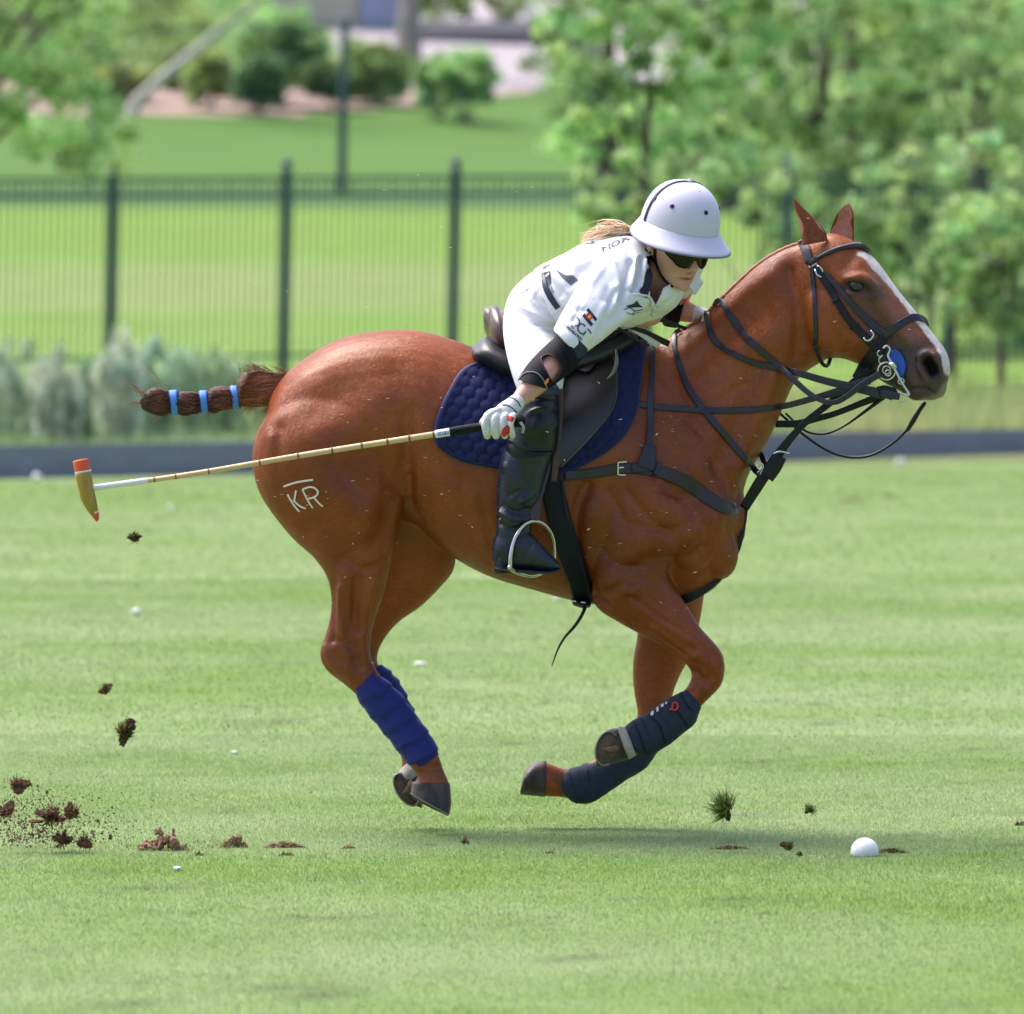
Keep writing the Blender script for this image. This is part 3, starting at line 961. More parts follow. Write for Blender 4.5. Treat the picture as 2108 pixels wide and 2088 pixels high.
tree('leafy young tree filling the gap over the browband and noseband', 1880, 81, [(1620,330),(1960,300),(2010,470),(1960,620),(1860,660),(1760,600),(1700,560),(1560,470),(1520,400)], 150, 28, 85, .09, (.36,.53,.21), 58, .04, M_bark, 5, top=(1870, 400))
tree('low leafy tree at the right edge beside the pony face', 2120, 84, [(1960,420),(2260,380),(2280,640),(2160,720),(2040,700),(1990,640)], 110, 28, 85, .09, (.36,.53,.21), 59, .04, M_bark, 5, top=(2110, 480))
tree('airy pale sapling spreading thinly over the fence between helmet and ears', 1560, 60.5, [(1180,330),(1400,300),(1640,320),(1700,430),(1640,520),(1520,470),(1440,420),(1300,420),(1200,400)], 46, 24, 75, .072, (.42,.60,.27), 71, .03, M_bark, 3, top=(1560, 380), group='airy saplings in front of the fence')
tree('airy pale sapling spreading thinly over the fence above the pony face', 1905, 59.8, [(1740,300),(2140,280),(2160,560),(2060,720),(1960,690),(1900,600),(1820,520),(1750,440)], 95, 24, 75, .072, (.42,.60,.27), 72, .03, M_bark, 5, top=(1930, 420), group='airy saplings in front of the fence')
# stand behind the fence
for i, (fx, x0, x1, yb, Yc, colr, lab) in enumerate([
    (1250, 1085, 1420, 250, 128, GM, 'dark tree behind the fence nearest the pale wall'), (1500, 1360, 1640, 330, 122, (.34,.49,.21), 'shaded tree behind the fence above the helmet'),
    (1765, 1600, 1900, 430, 118, (.31,.46,.20), 'tall tree behind the fence with a broad brown trunk'), (2000, 1850, 2200, 470, 112, (.28,.42,.18), 'darkest tree behind the fence at the right edge'), (1640, 1480, 1850, 300, 146, (.40,.53,.27), 'pale far tree at the back of the stand')]):
    tree(lab, fx, Yc, [(x0,-300),(x1,-300),(x1+20,yb*.5),(x1-30,yb),((x0+x1)/2,yb+40),(x0+30,yb-20),(x0-10,yb*.5)], 120, 40, 75, .12, colr, 60 + i, .22, M_bark, 5)
# distant wood closing the view
r_ = np.random.default_rng(99)
cs = []; rs = []
for i in range(520):
    x = r_.uniform(-45, 45); y = r_.uniform(262, 290) ; z = terrain_z(np.array([x]), np.array([y]))[0] + r_.uniform(0, 9)
    cs.append((x, y, z)); rs.append((1.8, 1.8, 1.5))
me_c = leaf_cloud(cs, rs, 60, .8, (.24,.36,.14), 98)
wd = cloud_obj('distant_wood', [me_c], M_leaf, None); tag(wd, 'green wood closing the view beyond the house', 'wood', kind='stuff')

tree('broad green tree on the lawn beyond the left edge', -900, 120, [(-1350,-100),(-500,-100),(-480,250),(-900,330),(-1350,250)], 150, 46, 80, .12, GM, 81, .2, M_bark, 6, top=(-900, 0))
tree('tall green tree farther beyond the left edge', -1900, 150, [(-2400,-200),(-1450,-200),(-1430,180),(-1900,260),(-2400,180)], 150, 48, 80, .14, GL, 82, .2, M_bark, 6, top=(-1900, -60))
# ------------------------------------------------------------------ silvery shrubs and rough grass behind the boards
M_sage = leafy_mat('sage_leaf', 'leaf', .3, .75)
def sage(label, px, hpx, wpx, Yc, n, seed, color=(.24, .32, .25)):
    r = np.random.default_rng(seed)
    x = P(px, 900, Yc).x; z0 = base_z(x, Yc); root = empty('silver_shrub', (x, Yc, z0), label, 'shrub', 'silvery shrubs behind the board')
    w = S(wpx, Yc) * 1.15; h = S(hpx, Yc) * 1.2; cl = []; n = int(n * 1.5); color = (min(.62, color[0] * 1.9), min(.66, color[1] * 1.75), min(.6, color[2] * 1.6)); h = h * 1.08
    cs = []; rs = []
    for i in range(n):
        a = r.uniform(0, 2 * math.pi); q = math.sqrt(r.random()); t = r.uniform(.1, 1)
        cs.append((x + math.cos(a) * q * w / 2 * (.5 + .5 * math.sin(t * 2.2)), Yc + math.sin(a) * q * w / 2, z0 + h * t * (1 - .3 * q)))
        rs.append((.05, .05, .10))
    cloud_obj('foliage', [leaf_cloud(cs, rs, 60, .075, color, seed, var=.28, tint=.08, up=.6)], M_sage, root)
    st = []
    for i in range(14):
        c_ = Vector(cs[int(r.integers(n))]); b = Vector((x + r.normal(0, w * .12), Yc, z0 - .03)); st.append(chain([b, b.lerp(c_, .5), c_], [.008, .006, .003], n=5))
    link('stems', mesh_from(*join(st)), M_barkl, root)
for i, (px, h, w, Yc, n, lab, colr) in enumerate([
    (30, 200, 130, 46.5, 110, 'silver-green shrub in the left corner behind the board', (.24,.33,.26)), (118, 195, 95, 45.6, 90, 'silver-green shrub second from the left edge', (.26,.33,.28)),
    (172, 150, 70, 47.6, 60, 'darker grey-green shrub between the two left clumps', (.12,.20,.12)), (245, 215, 95, 46.2, 100, 'tall silver shrub in front of the first fence post in view', (.28,.36,.30)),
    (315, 195, 80, 46.8, 80, 'silver shrub above the mallet shaft end', (.22,.32,.25)), (375, 190, 85, 47.5, 80, 'silver shrub behind the tail tip', (.20,.31,.22)),
    (440, 170, 90, 48, 80, 'grey-green shrub behind the taped tail', (.20,.30,.20)), (510, 160, 95, 48.5, 80, 'grey-green shrub touching the rump outline', (.22,.32,.21)),
    (-60, 190, 110, 46.0, 60, 'silver shrub cut by the left edge', (.24,.33,.26))]):
    sage(lab, px, h, w, Yc, n, 200 + i, colr)
# rough grass
r = np.random.default_rng(500)
def rough(n, px0, px1, dy0, dy1, h0, h1, colr, colr2, seed):
    r = np.random.default_rng(seed)
    n = int(n * 1.5); x = r.uniform(-15, 13, n); 
    t = r.uniform(dy0, dy1, n); y = 45.9 + .8 * x + t
    px = PX(np.stack([x, y, x * 0 + .3], 1))[:, 0]; k = (px > px0) & (px < px1); x, y = x[k], y[k]; n = len(x)
    z = terrain_z(x, y); h = r.uniform(h0, h1, n) * (1 + .5 * noise3(np.stack([x, y, x * 0], 1), 1.6, 3, 2)); w = r.uniform(.008, .02, n); a = r.uniform(0, 6.28, n)
    b = np.stack([x, y, z], 1); s = np.stack([np.cos(a) * w, np.sin(a) * w, x * 0], 1); tip = b + np.stack([r.normal(0, .25, n) * h, r.normal(0, .25, n) * h, h], 1)
    V = np.stack([b - s, b + s, tip], 1).reshape(-1, 3)
    m_ = np.clip(.5 + noise3(b, 1.2, 7, 2) * 1.4 + r.normal(0, .2, n), 0, 1)[:, None]
    c = np.array(colr) * m_ + np.array(colr2) * (1 - m_); c *= (1 + r.normal(0, .2, n))[:, None]
    return V, np.repeat(np.clip(c, .01, .6), 3, axis=0)
a = rough(70000, 540, 3600, 0.1, 9, .15, .50, (.42, .44, .20), (.27, .36, .15), 1)
b = rough(40000, -3000, 560, 0.1, 3, .10, .30, (.20,.32,.13), (.32,.42,.24), 2)
V = np.vstack([a[0], b[0]]); C_ = np.vstack([a[1], b[1]])
me = mesh_np(V, np.arange(len(V)).reshape(-1, 3), False); add_color(me, 'leaf', C_)
tag(link('rough_grass', me, M_leaf), 'long yellowish rough grass behind the board', 'grass', kind='stuff')
# ================================================================== the pony
M_coat = mat('chestnut_coat', (0.25, 0.07, 0.025), 0.46, attr='coat', spec=0.42,
             bump=[(16, 0.0022, (1, 1, 1)), (120, 0.0012, (.5, 1, 1)), (420, 0.0012, (.25, 1, 1))], var=(110, 0.32, (.35, 1, 1)))
M_hoof = mat('hoof_horn', (0.055, 0.040, 0.038), 0.5, var=(22, .95, (1, 1, .4)), bump=[(90, .002, (1, 1, 3)), (30, .003)])
M_sole = mat('hoof_sole', (0.10, 0.065, 0.045), 0.8, var=(40, .5), bump=[(60, .003)])
M_palehoof = mat('pale_heel', (0.42, 0.37, 0.33), 0.8, var=(50, .35), bump=[(80, .002)])

torso = loft([
 (548,870,544,930,0,.06), (560,808,542,985,0,.14), (602,758,560,1040,0,.205), (680,706,650,1075,0,.25),
 (760,684,760,1070,0,.268), (850,680,850,1075,0,.268), (935,700,915,1135,0,.268,0,2.0,.05),
 (1020,733,1000,1184,0,.275,0,2.0,.08), (1110,745,1095,1214,0,.272,0,2.0,.08), (1200,730,1195,1240,0,.255,0,2.0,.05),
 (1290,702,1290,1250,0,.235), (1370,715,1390,1243,0,.22), (1430,790,1455,1222,0,.20), (1475,890,1497,1180,0,.165), (1515,985,1518,1120,0,.10)], n=40, cap=.35)
neck = loft([
 (1290,712,1470,1190,0,.17), (1345,708,1515,1085,0,.165,0,2,.15), (1395,684,1538,985,0,.135,0,2,.3), (1448,652,1578,915,0,.11,0,2,.35),
 (1503,598,1608,850,-.005,.095,0,2,.35), (1560,545,1632,795,-.01,.088,4,2,.3), (1612,514,1660,765,-.02,.085,8,2,.25), (1655,500,1705,738,-.035,.075,12,2,.1)], n=32, cap=.3)
# head, turned a little towards the camera
head = loft([
 (1640,510,1662,735,-.03,.050,14), (1672,490,1680,738,-.035,.072,14), (1708,480,1706,738,-.045,.084,14,2.2), (1742,488,1732,738,-.055,.090,14,2.3,-.05),
 (1776,511,1758,746,-.066,.093,14,2.4,-.1), (1806,540,1780,757,-.078,.088,14,2.4,-.1), (1833,577,1802,775,-.090,.078,14,2.4,-.05), (1857,608,1822,789,-.100,.067,14,2.4),
 (1882,638,1843,800,-.110,.058,14,2.4), (1907,669,1863,811,-.120,.053,14,2.4), (1931,700,1882,817,-.130,.053,14,2.3),
 (1949,727,1902,823,-.138,.052,14,2.2), (1956,758,1922,825,-.143,.045,14), (1950,782,1934,816,-.145,.034,14)], n=32, cap=.35)
near_hind = loft([
 (600,800,815,800,-.08,.13), (562,842,838,835,-.11,.148), (532,885,845,880,-.125,.155), (519,935,844,930,-.128,.157), (524,985,840,985,-.132,.156), (545,1035,838,1030,-.135,.15), (600,1106,824,1078,-.14,.128),
 (648,1150,814,1125,-.14,.105), (674,1190,803,1175,-.14,.085), (682,1235,788,1230,-.14,.066), (678,1278,772,1275,-.14,.052), (667,1315,764,1312,-.14,.047),
 (658,1348,763,1345,-.14,.046), (672,1380,768,1364,-.14,.044), (706,1407,778,1384,-.14,.038), (742,1440,800,1412,-.14,.031),
 (788,1500,842,1470,-.14,.028), (826,1550,880,1518,-.14,.031), (846,1580,902,1553,-.14,.037), (860,1597,913,1584,-.14,.033), (852,1613,925,1613,-.14,.044), (850,1625,926,1625,-.14,.044)], n=28)
far_hind = loft([
 (640,830,860,820,.12,.14), (640,930,900,940,.13,.15), (690,1030,915,1050,.135,.14), (725,1100,936,1125,.14,.12), (733,1150,935,1172,.14,.10), (728,1195,908,1208,.14,.082), (712,1240,868,1248,.14,.066),
 (700,1278,826,1277,.14,.054), (692,1312,797,1308,.14,.047), (694,1346,779,1342,.14,.045), (712,1378,779,1368,.14,.04), (745,1415,803,1392,.14,.031),
 (778,1465,838,1440,.14,.028), (808,1525,862,1500,.14,.03), (826,1560,876,1540,.14,.036), (826,1580,868,1580,.14,.032), (820,1590,876,1602,.14,.042)], n=28)
near_fore = loft([
 (1220,880,1400,930,-.12,.10), (1205,990,1440,1040,-.13,.115), (1205,1100,1420,1120,-.135,.11), (1213,1190,1378,1175,-.14,.095), (1226,1248,1398,1220,-.14,.078),
 (1275,1282,1421,1257,-.14,.066), (1318,1306,1443,1293,-.14,.056), (1366,1332,1470,1322,-.14,.049), (1402,1358,1489,1350,-.14,.047), (1423,1384,1492,1382,-.14,.045),
 (1418,1408,1484,1412,-.14,.04), (1402,1428,1458,1440,-.14,.033), (1372,1449,1418,1478,-.14,.03), (1328,1482,1362,1522,-.14,.028), (1296,1505,1326,1552,-.14,.034), (1284,1505,1306,1553,-.14,.033), (1276,1502,1292,1560,-.14,.04)], n=28)
far_fore = loft([
 (1290,980,1440,980,.11,.10), (1300,1100,1465,1100,.12,.10), (1308,1210,1452,1210,.13,.085), (1312,1300,1440,1285,.13,.066), (1304,1350,1424,1345,.13,.055), (1302,1392,1400,1392,.13,.048),
 (1306,1432,1384,1435,.13,.045), (1312,1468,1382,1475,.13,.045), (1304,1495,1380,1512,.13,.043), (1280,1522,1345,1560,.13,.036), (1245,1550,1292,1596,.13,.03),
 (1205,1572,1240,1625,.13,.03), (1172,1582,1198,1650,.13,.036), (1158,1582,1160,1642,.13,.034), (1122,1568,1122,1640,.13,.042)], n=28)
extra = [
 ellipsoid(1418,1080,-.135,75,95,.085,0), ellipsoid(1418,1080,.135,75,95,.085,0),        # point of shoulder / pectoral
 ellipsoid(1470,1120,-.07,48,75,.085,-15), ellipsoid(1470,1120,.07,48,75,.085,-15),
 ellipsoid(1712,650,-.10,62,72,.045,0), ellipsoid(1712,650,.02,60,70,.045,0),            # round jowls
 ellipsoid(1775,585,-.152,26,17,.02,25),                                                # brow above the near eye
 ellipsoid(1850,650,-.075,30,10,.02,55),
 ellipsoid(1896,812,-.135,28,13,.034,-8), ellipsoid(1930,790,-.14,19,30,.042,-10),
 loft([(1905,716,1880,757,-.168,.012,14),(1933,722,1898,780,-.176,.02,14),(1945,745,1920,790,-.176,.02,14)], cap=.5),
]
horse_me = fuse([torso, neck, head, near_hind, far_hind, near_fore, far_fore] + extra, 0.0052, 9)
near_only = dict(ymax=-.02, both=False)
# relief of the hindquarters, flank, ribs, shoulder and neck
sculpt(horse_me, [
 ([(640,775),(720,735),(800,745),(850,800)], 46, .009),
 ([(700,800),(650,850),(600,880)], 30, -.005),
 ([(815,775),(835,840)], 34, -.010),                       # hollow before the hip
 ([(836,830),(838,880),(840,940),(834,1015)], 15, -.013, .3), ([(845,985),(850,1035),(870,1075)], 9, -.010), ([(822,1030),(812,1090),(800,1140)], 8, .006),   # flank crease
 ([(870,850),(880,950),(920,1040)], 40, .006),
 ([(790,820),(745,870),(690,905)], 40, .009),
 ([(640,900),(680,1000),(740,1060)], 46, .007),
 ([(575,880),(570,960),(590,1030),(640,1100)], 14, -.007),
 ([(600,1000),(660,1070),(720,1110)], 26, -.006),
 ([(800,1040),(790,1090),(750,1130),(700,1150)], 22, -.009),
 ([(845,1010),(870,1060),(910,1110)], 26, .008),
 ([(720,1180),(700,1240),(695,1300)], 16, .005), ([(755,1180),(735,1240),(722,1300)], 10, -.006), ([(690,1190),(690,1260),(688,1320)], 8, -.005),
 ([(930,1000),(1010,1060),(1080,1090)], 40, .005), ([(940,1100),(1020,1150),(1110,1180)], 26, -.004),
 ([(1210,1000),(1190,1060),(1195,1150),(1215,1220)], 16, -.016),
 ([(1240,900),(1290,950),(1330,1010),(1400,1080)], 44, .008),
 ([(1225,1060),(1290,1110),(1360,1130)], 34, .008),
 ([(1300,1180),(1340,1150),(1400,1150),(1450,1130)], 18, -.012),
 ([(1440,960),(1470,1010),(1490,1060)], 24, .010), ([(1385,1000),(1430,1050),(1460,1110),(1440,1150)], 17, -.008),
 ([(1270,760),(1330,850),(1420,950)], 30, -.006), ([(1340,800),(1440,900),(1510,960)], 40, .006),
 ([(1400,740),(1460,690),(1530,610),(1600,560)], 22, .008), ([(1420,760),(1500,700),(1570,640)], 26, -.006),
 ([(1560,760),(1530,850),(1480,950),(1450,1010)], 26, -.011), ([(1590,780),(1560,870),(1515,960)], 18, .008),
 ([(1625,560),(1640,620),(1645,680),(1640,730)], 16, -.013),
 ([(1455,760),(1520,720),(1580,700)], 30, .006),
 ([(745,1010),(700,960),(690,900)], 18, -.004), ([(560,900),(575,1000),(620,1070)], 10, .004), ([(850,900),(900,960),(960,1000)], 16, -.004), ([(990,990),(1000,1060),(1020,1130)], 8, -.0025), ([(950,980),(958,1050),(980,1110)], 8, -.0025), ([(1290,1010),(1330,1060),(1380,1100)], 10, -.005), ([(1250,1010),(1290,1080),(1300,1130)], 9, -.004), ([(1360,1010),(1400,1020),(1440,1010)], 9, -.005), ([(1300,1080),(1360,1090),(1420,1080)], 8, -.004), ([(1240,1130),(1270,1160),(1330,1170)], 8, -.005), ([(1420,860),(1470,830),(1530,790)], 10, -.004), ([(1350,780),(1390,840),(1440,890)], 10, -.004),
 ([(1560,960),(1530,1000),(1515,1040)], 9, -.005), ([(1350,1000),(1356,1040),(1350,1090)], 14, .004),
], ymin=-9, ymax=9)
sculpt(horse_me, [
 ([(1320,1250),(1380,1290),(1430,1320)], 12, .008), ([(1300,1230),(1360,1272),(1420,1310)], 6, -.007), ([(1300,1290),(1360,1310),(1410,1340)], 7, -.006),
 ([(1255,1190),(1290,1210)], 26, .010), ([(1238,1230),(1280,1205),(1320,1190)], 9, -.007), ([(1440,1345),(1470,1370)], 12, .006), ([(1430,1385),(1455,1405)], 8, -.006),
 ([(690,1330),(720,1350)], 9, .006), ([(726,1330),(738,1370)], 12, -.008), ([(745,1310),(750,1360)], 9, .006), ([(712,1370),(722,1400)], 7, .005),
 ([(868,1575),(900,1580)], 7, -.003), ([(705,1150),(745,1170),(790,1160)], 9, -.006), ([(735,1190),(730,1250),(735,1300)], 7, -.006), ([(770,1200),(757,1250),(752,1300)], 6, .005), ([(700,1210),(700,1260),(705,1310)], 6, .005), ([(668,1330),(680,1360),(700,1385)], 6, .004), ([(1345,1290),(1390,1325),(1430,1352)], 6, .006), ([(1335,1300),(1375,1328),(1410,1350)], 4, -.006), ([(1450,1330),(1462,1360),(1460,1395)], 6, -.005), ([(1478,1345),(1484,1370)], 5, .004), ([(1436,1400),(1430,1425)], 5, -.005), ([(1225,1235),(1250,1245)], 6, -.008),
], **near_only)
# face of the pony
sculpt(horse_me, [
 ([(1745,575),(1775,570),(1800,590)], 9, .008), ([(1752,588),(1776,591)], 10, -.007), ([(1748,604),(1775,610),(1805,612)], 6, .004),
 ([(1800,612),(1840,665),(1872,700)], 10, .005), ([(1790,640),(1820,690),(1850,730)], 20, -.007), ([(1690,700),(1740,712),(1780,700)], 22, .004),
 ([(1720,600),(1700,560)], 15, -.005), ([(1812,622),(1822,650),(1835,680),(1842,705)], 3.5, .003), ([(1770,700),(1740,722),(1700,716)], 4, .002), ([(1690,600),(1700,660),(1720,700)], 12, -.004), ([(1740,545),(1752,530)], 16, -.007),
 ([(1893,735),(1905,727),(1922,733)], 6, .006), ([(1893,735),(1895,760),(1910,785)], 6, .006), ([(1922,735),(1936,758),(1932,780)], 5, .004),
 ([(1910,745),(1922,765)], 10, -.030), ([(1862,800),(1900,800),(1925,812)], 3.5, -.008), ([(1870,770),(1880,790)], 10, .003),
], ymax=-.03, both=False)
plain_smooth(horse_me, 1)

# coat colours: chestnut with darker muzzle and knees, pale blaze, dark stockings
co = coords(horse_me); no = normals(horse_me); uv = PX(co)
mir = co.copy(); mir[:, 1] = -np.abs(mir[:, 1])
base = np.array([0.285, 0.057, 0.010]); bright = np.array([0.44, 0.122, 0.030]); deep = np.array([0.095, 0.015, 0.004])
n1 = noise3(co, 3.0, 3, 4)[:, None]
cols = base + (bright - base) * np.clip(n1 * .9 + .12, 0, 1) + (deep - base) * np.clip(-n1 * .9, 0, 1)
def paint(c, wgt): 
    global cols
    w = np.asarray(wgt)[:, None]; cols = cols * (1 - w) + np.array(c) * w
headsel = (uv[:, 0] > 1625) & (uv[:, 1] < 860) & ((uv[:, 0] > 1700) | (uv[:, 1] < 700))
lower = np.clip((uv[:, 1] - 1290) / 60, 0, 1) * (uv[:, 0] < 960)
paint((0.10, 0.028, 0.016), .35 * lower)
dark = (0.062, 0.044, 0.050)
paint(dark, .88 * blob(uv, [(1835,760),(1880,745),(1920,770)], 52, 1.0) * headsel * (uv[:, 1] > 690))
paint(dark, .72 * blob(uv, [(1780,630),(1825,690),(1850,740)], 36, 1.3) * headsel)
paint((0.03, 0.015, 0.013), .95 * blob(uv, [(1748,590),(1785,590),(1806,602)], 17, 1.1) * headsel)
paint((0.34, 0.15, 0.10), .5 * blob(uv, [(1800,560),(1850,640),(1880,690)], 18, 1.2) * headsel)
paint((0.012, 0.006, 0.006), blob(uv, [(1909,742),(1925,768)], 13, .6) * headsel)
paint(dark, .8 * blob(uv, [(1850,800),(1890,812),(1915,806)], 20, 1.0) * headsel)
paint((0.35, .30, .27), .6 * blob(uv, [(1900,830),(1932,816),(1950,795)], 8, 1.2) * headsel)
# blaze runs along the front of the face, on both sides of the crest of the nose
blz = np.zeros(len(co))
pl = [(1768,522),(1788,530),(1806,552),(1832,580),(1856,611),(1883,646),(1909,678),(1932,706),(1949,732),(1956,760)]
d, t = seg_dist(uv, catmull(pl, 4))
wd = np.interp(t, [0, .1, .3, .6, .8, 1], [4, 9, 8, 8, 10, 14])
blz = np.clip((wd - d) / 3 + .5 + noise3(co, 60, 5, 2) * .6, 0, 1) * headsel * np.clip((no[:, 0] * .9 + no[:, 2] * .4 + .25) * 3, 0, 1)
paint((0.80, 0.72, 0.72), blz)
paint((0.09, .04, .03), .5 * blob(uv, [(1150,1600),(1165,1625)], 12, 1))
add_color(horse_me, 'coat', cols)

horse = empty('polo_pony', (0, 0, 0), 'chestnut polo pony with a white blaze galloping off the ground under the rider', 'horse')
horse_body = link('body', horse_me, M_coat, horse)
HB = BVHTree.FromPolygons([tuple(c) for c in coords(horse_me)], [tuple(f) for f in tri_faces(horse_me)])

def hit(px, py, bvh=None, side=-1, default=None):
    """depth of the surface met by looking from the side at that pixel (near side: -1, far side: +1)"""
    bvh = bvh or HB
    if side < 0:
        o = P(px, py, -3); d = (P(px, py, 3) - o).normalized()
    else:
        o = P(px, py, 3); d = (P(px, py, -3) - o).normalized()
    loc, nor, idx, dist = bvh.ray_cast(o, d)
    if loc is None: return None, None
    return loc, nor

# the short summer coat: fine flat hairs following the lie of the body, shaded with the body's own normal
def coat_hair(n_total):
    r = np.random.default_rng(4242)
    co = coords(horse_me); no = normals(horse_me); tri = tri_faces(horse_me)
    A, B, C_ = co[tri[:, 0]], co[tri[:, 1]], co[tri[:, 2]]
    ar = np.linalg.norm(np.cross(B - A, C_ - A), axis=1)
    wgt = ar * np.where((A[:, 1] + B[:, 1] + C_[:, 1]) / 3 < .03, 1.0, .25)
    pick = r.choice(len(tri), n_total, p=wgt / wgt.sum())
    u, v = r.random(n_total), r.random(n_total); f = u + v > 1; u[f], v[f] = 1 - u[f], 1 - v[f]
    w = 1 - u - v; t = tri[pick]
    mixv = lambda X: X[t[:, 0]] * w[:, None] + X[t[:, 1]] * u[:, None] + X[t[:, 2]] * v[:, None]
    p = mixv(co); n = mixv(no); n /= np.linalg.norm(n, axis=1)[:, None]; c = mixv(cols)
    uvp = PX(p)
    flow = np.tile(np.array([-.85, 0, -.5]), (n_total, 1))
    leg = (uvp[:, 1] > 1230)[:, None]; flow = np.where(leg, np.array([-.1, 0, -1.0]), flow)
    neckm = ((uvp[:, 0] > 1320) & (uvp[:, 1] < 1000) & (uvp[:, 0] < 1640))[:, None]; flow = np.where(neckm, np.array([-.55, 0, -.85]), flow)
    hd = ((uvp[:, 0] > 1640) & (uvp[:, 1] < 850))[:, None]; flow = np.where(hd, np.array([.6, -.1, -.8]), flow)
    sw = noise3(p, 5.0, 77, 2)
    flow = flow + np.stack([sw * .5, sw * 0, -sw * .35], 1) + r.normal(0, .16, (n_total, 3))
    flow -= n * (flow * n).sum(1)[:, None]; flow /= np.linalg.norm(flow, axis=1)[:, None] + 1e-9
    L = r.uniform(.006, .013, n_total)[:, None] * np.where(hd | leg, .6, 1)
    side = np.cross(n, flow) * r.uniform(.0004, .0008, n_total)[:, None]
    tip = p + flow * L + n * r.uniform(.0004, .0016, n_total)[:, None]
    V = np.stack([p - side, p + side, tip], 1).reshape(-1, 3)
    me = mesh_np(V, np.arange(3 * n_total).reshape(-1, 3), True)
    k = r.normal(1, .12, n_total)[:, None] * (1 + noise3(p, 45, 9, 2)[:, None] * .22)
    add_color(me, 'coat', np.repeat(np.clip(c * k, 0, .9), 3, axis=0))
    nn = n + flow * r.normal(.05, .12, n_total)[:, None] + r.normal(0, .06, (n_total, 3)); nn /= np.linalg.norm(nn, axis=1)[:, None]
    at = me.attributes.new('lie', 'FLOAT_VECTOR', 'POINT'); at.data.foreach_set('vector', np.repeat(nn, 3, axis=0).astype(np.float32).ravel())
    m = mat('short_hair', (.25, .06, .02), .36, attr='coat', spec=.55)
    a = m.node_tree.nodes.new('ShaderNodeAttribute'); a.attribute_name = 'lie'
    m.node_tree.links.new(a.outputs['Vector'], m.node_tree.nodes['Principled BSDF'].inputs['Normal'])
    o = link('coat_hair', me, m, horse_body); o['kind'] = 'stuff'
coat_hair(480000)
# hooves
def hoof(st, m=M_hoof, **kw):
    V, F = loft(st, n=28, sub=4, cap=.12)
    return link('hoof', mesh_from(V, F), m, horse)
hoof([(848,1611,926,1612,-.14,.047), (847,1622,928,1634,-.14,.052), (846,1632,929,1655,-.14,.057), (850,1640,925,1677,-.14,.06)])
h2 = hoof([(843,1572,884,1600,.12,.042), (822,1592,879,1630,.10,.052), (808,1610,868,1664,.09,.057)]); h2['label'] = 'hind hoof showing its muddy sole'

hoof([(1280,1500,1298,1562,-.14,.044), (1262,1500,1277,1568,-.14,.049), (1243,1508,1250,1576,-.14,.054), (1232,1525,1228,1582,-.14,.056)])
hoof([(1124,1566,1122,1641,.13,.046), (1100,1569,1093,1638,.13,.052), (1083,1584,1071,1636,.13,.056)])
V, F = loft([(1287,1497,1309,1556,-.145,.05), (1272,1496,1295,1564,-.145,.056)], cap=.1)
link('heel_bulb', mesh_from(V, F), M_palehoof, horse)
V, F = loft([(838,1571,872,1588,.10,.040), (820,1588,850,1612,.085,.045)], cap=.2)
link('heel_bulb', mesh_from(V, F), M_palehoof, horse)

# undersides of the two hooves that are flicked up: horn rim, sole, frog
M_frog = mat('frog', (0.22, 0.13, 0.085), 0.8, var=(50, .6), bump=[(60, .004)])
M_shoe = mat('worn_shoe', (.25, .24, .24), .4, metal=1.0, bump=[(80, .001)])
def underside(cx, cy, rx, rz, rot, Y, hoofcol):
    V, F = ellipsoid(cx, cy, Y, rx, rz, .012, rot, 14); link('sole', mesh_from(V, F), M_sole, horse)
    th = math.radians(rot)
    def q(u, v): return (cx + u * rx * math.cos(th) - v * rz * math.sin(th), cy + u * rx * math.sin(th) + v * rz * math.cos(th))
    pts = [P(*q(math.cos(a), math.sin(a)), Y - .006) for a in np.linspace(math.radians(60), math.radians(300), 18)]
    link('shoe', mesh_from(*chain(pts, [.0035] * 18, n=8, sub=2)), M_shoe, horse)
    link('frog', mesh_from(*chain([P(*q(.85, -.15), Y - .008), P(*q(.3, 0), Y - .013), P(*q(-.45, .05), Y - .010)], [.010, .0085, .003], n=10)), M_frog, horse)
underside(1249, 1541, 22, 35, 14, -.186, M_hoof)
underside(836, 1626, 19, 37, -33, .048, M_hoof)
V, F = chain([P(847, 1634, -.19), P(880, 1654, -.205), P(922, 1678, -.19)], [.0035] * 3, n=8); link('shoe', mesh_from(V, F), M_shoe, horse)
# eye
V, F = ellipsoid(1765, 588, -.150, 15, 12, .015, 10)
loc, nor = hit(1764, 589)
V = V + (np.array(loc) + np.array([0, .0015, 0]) - V.mean(0))
M_eye = mat('eye_dark', (0.006, 0.004, 0.004), 0.08, spec=.8)
link('eye', mesh_from(V, F), M_eye, horse)
M_nos = mat('nostril_lining', (0.18, 0.02, 0.03), 0.5)

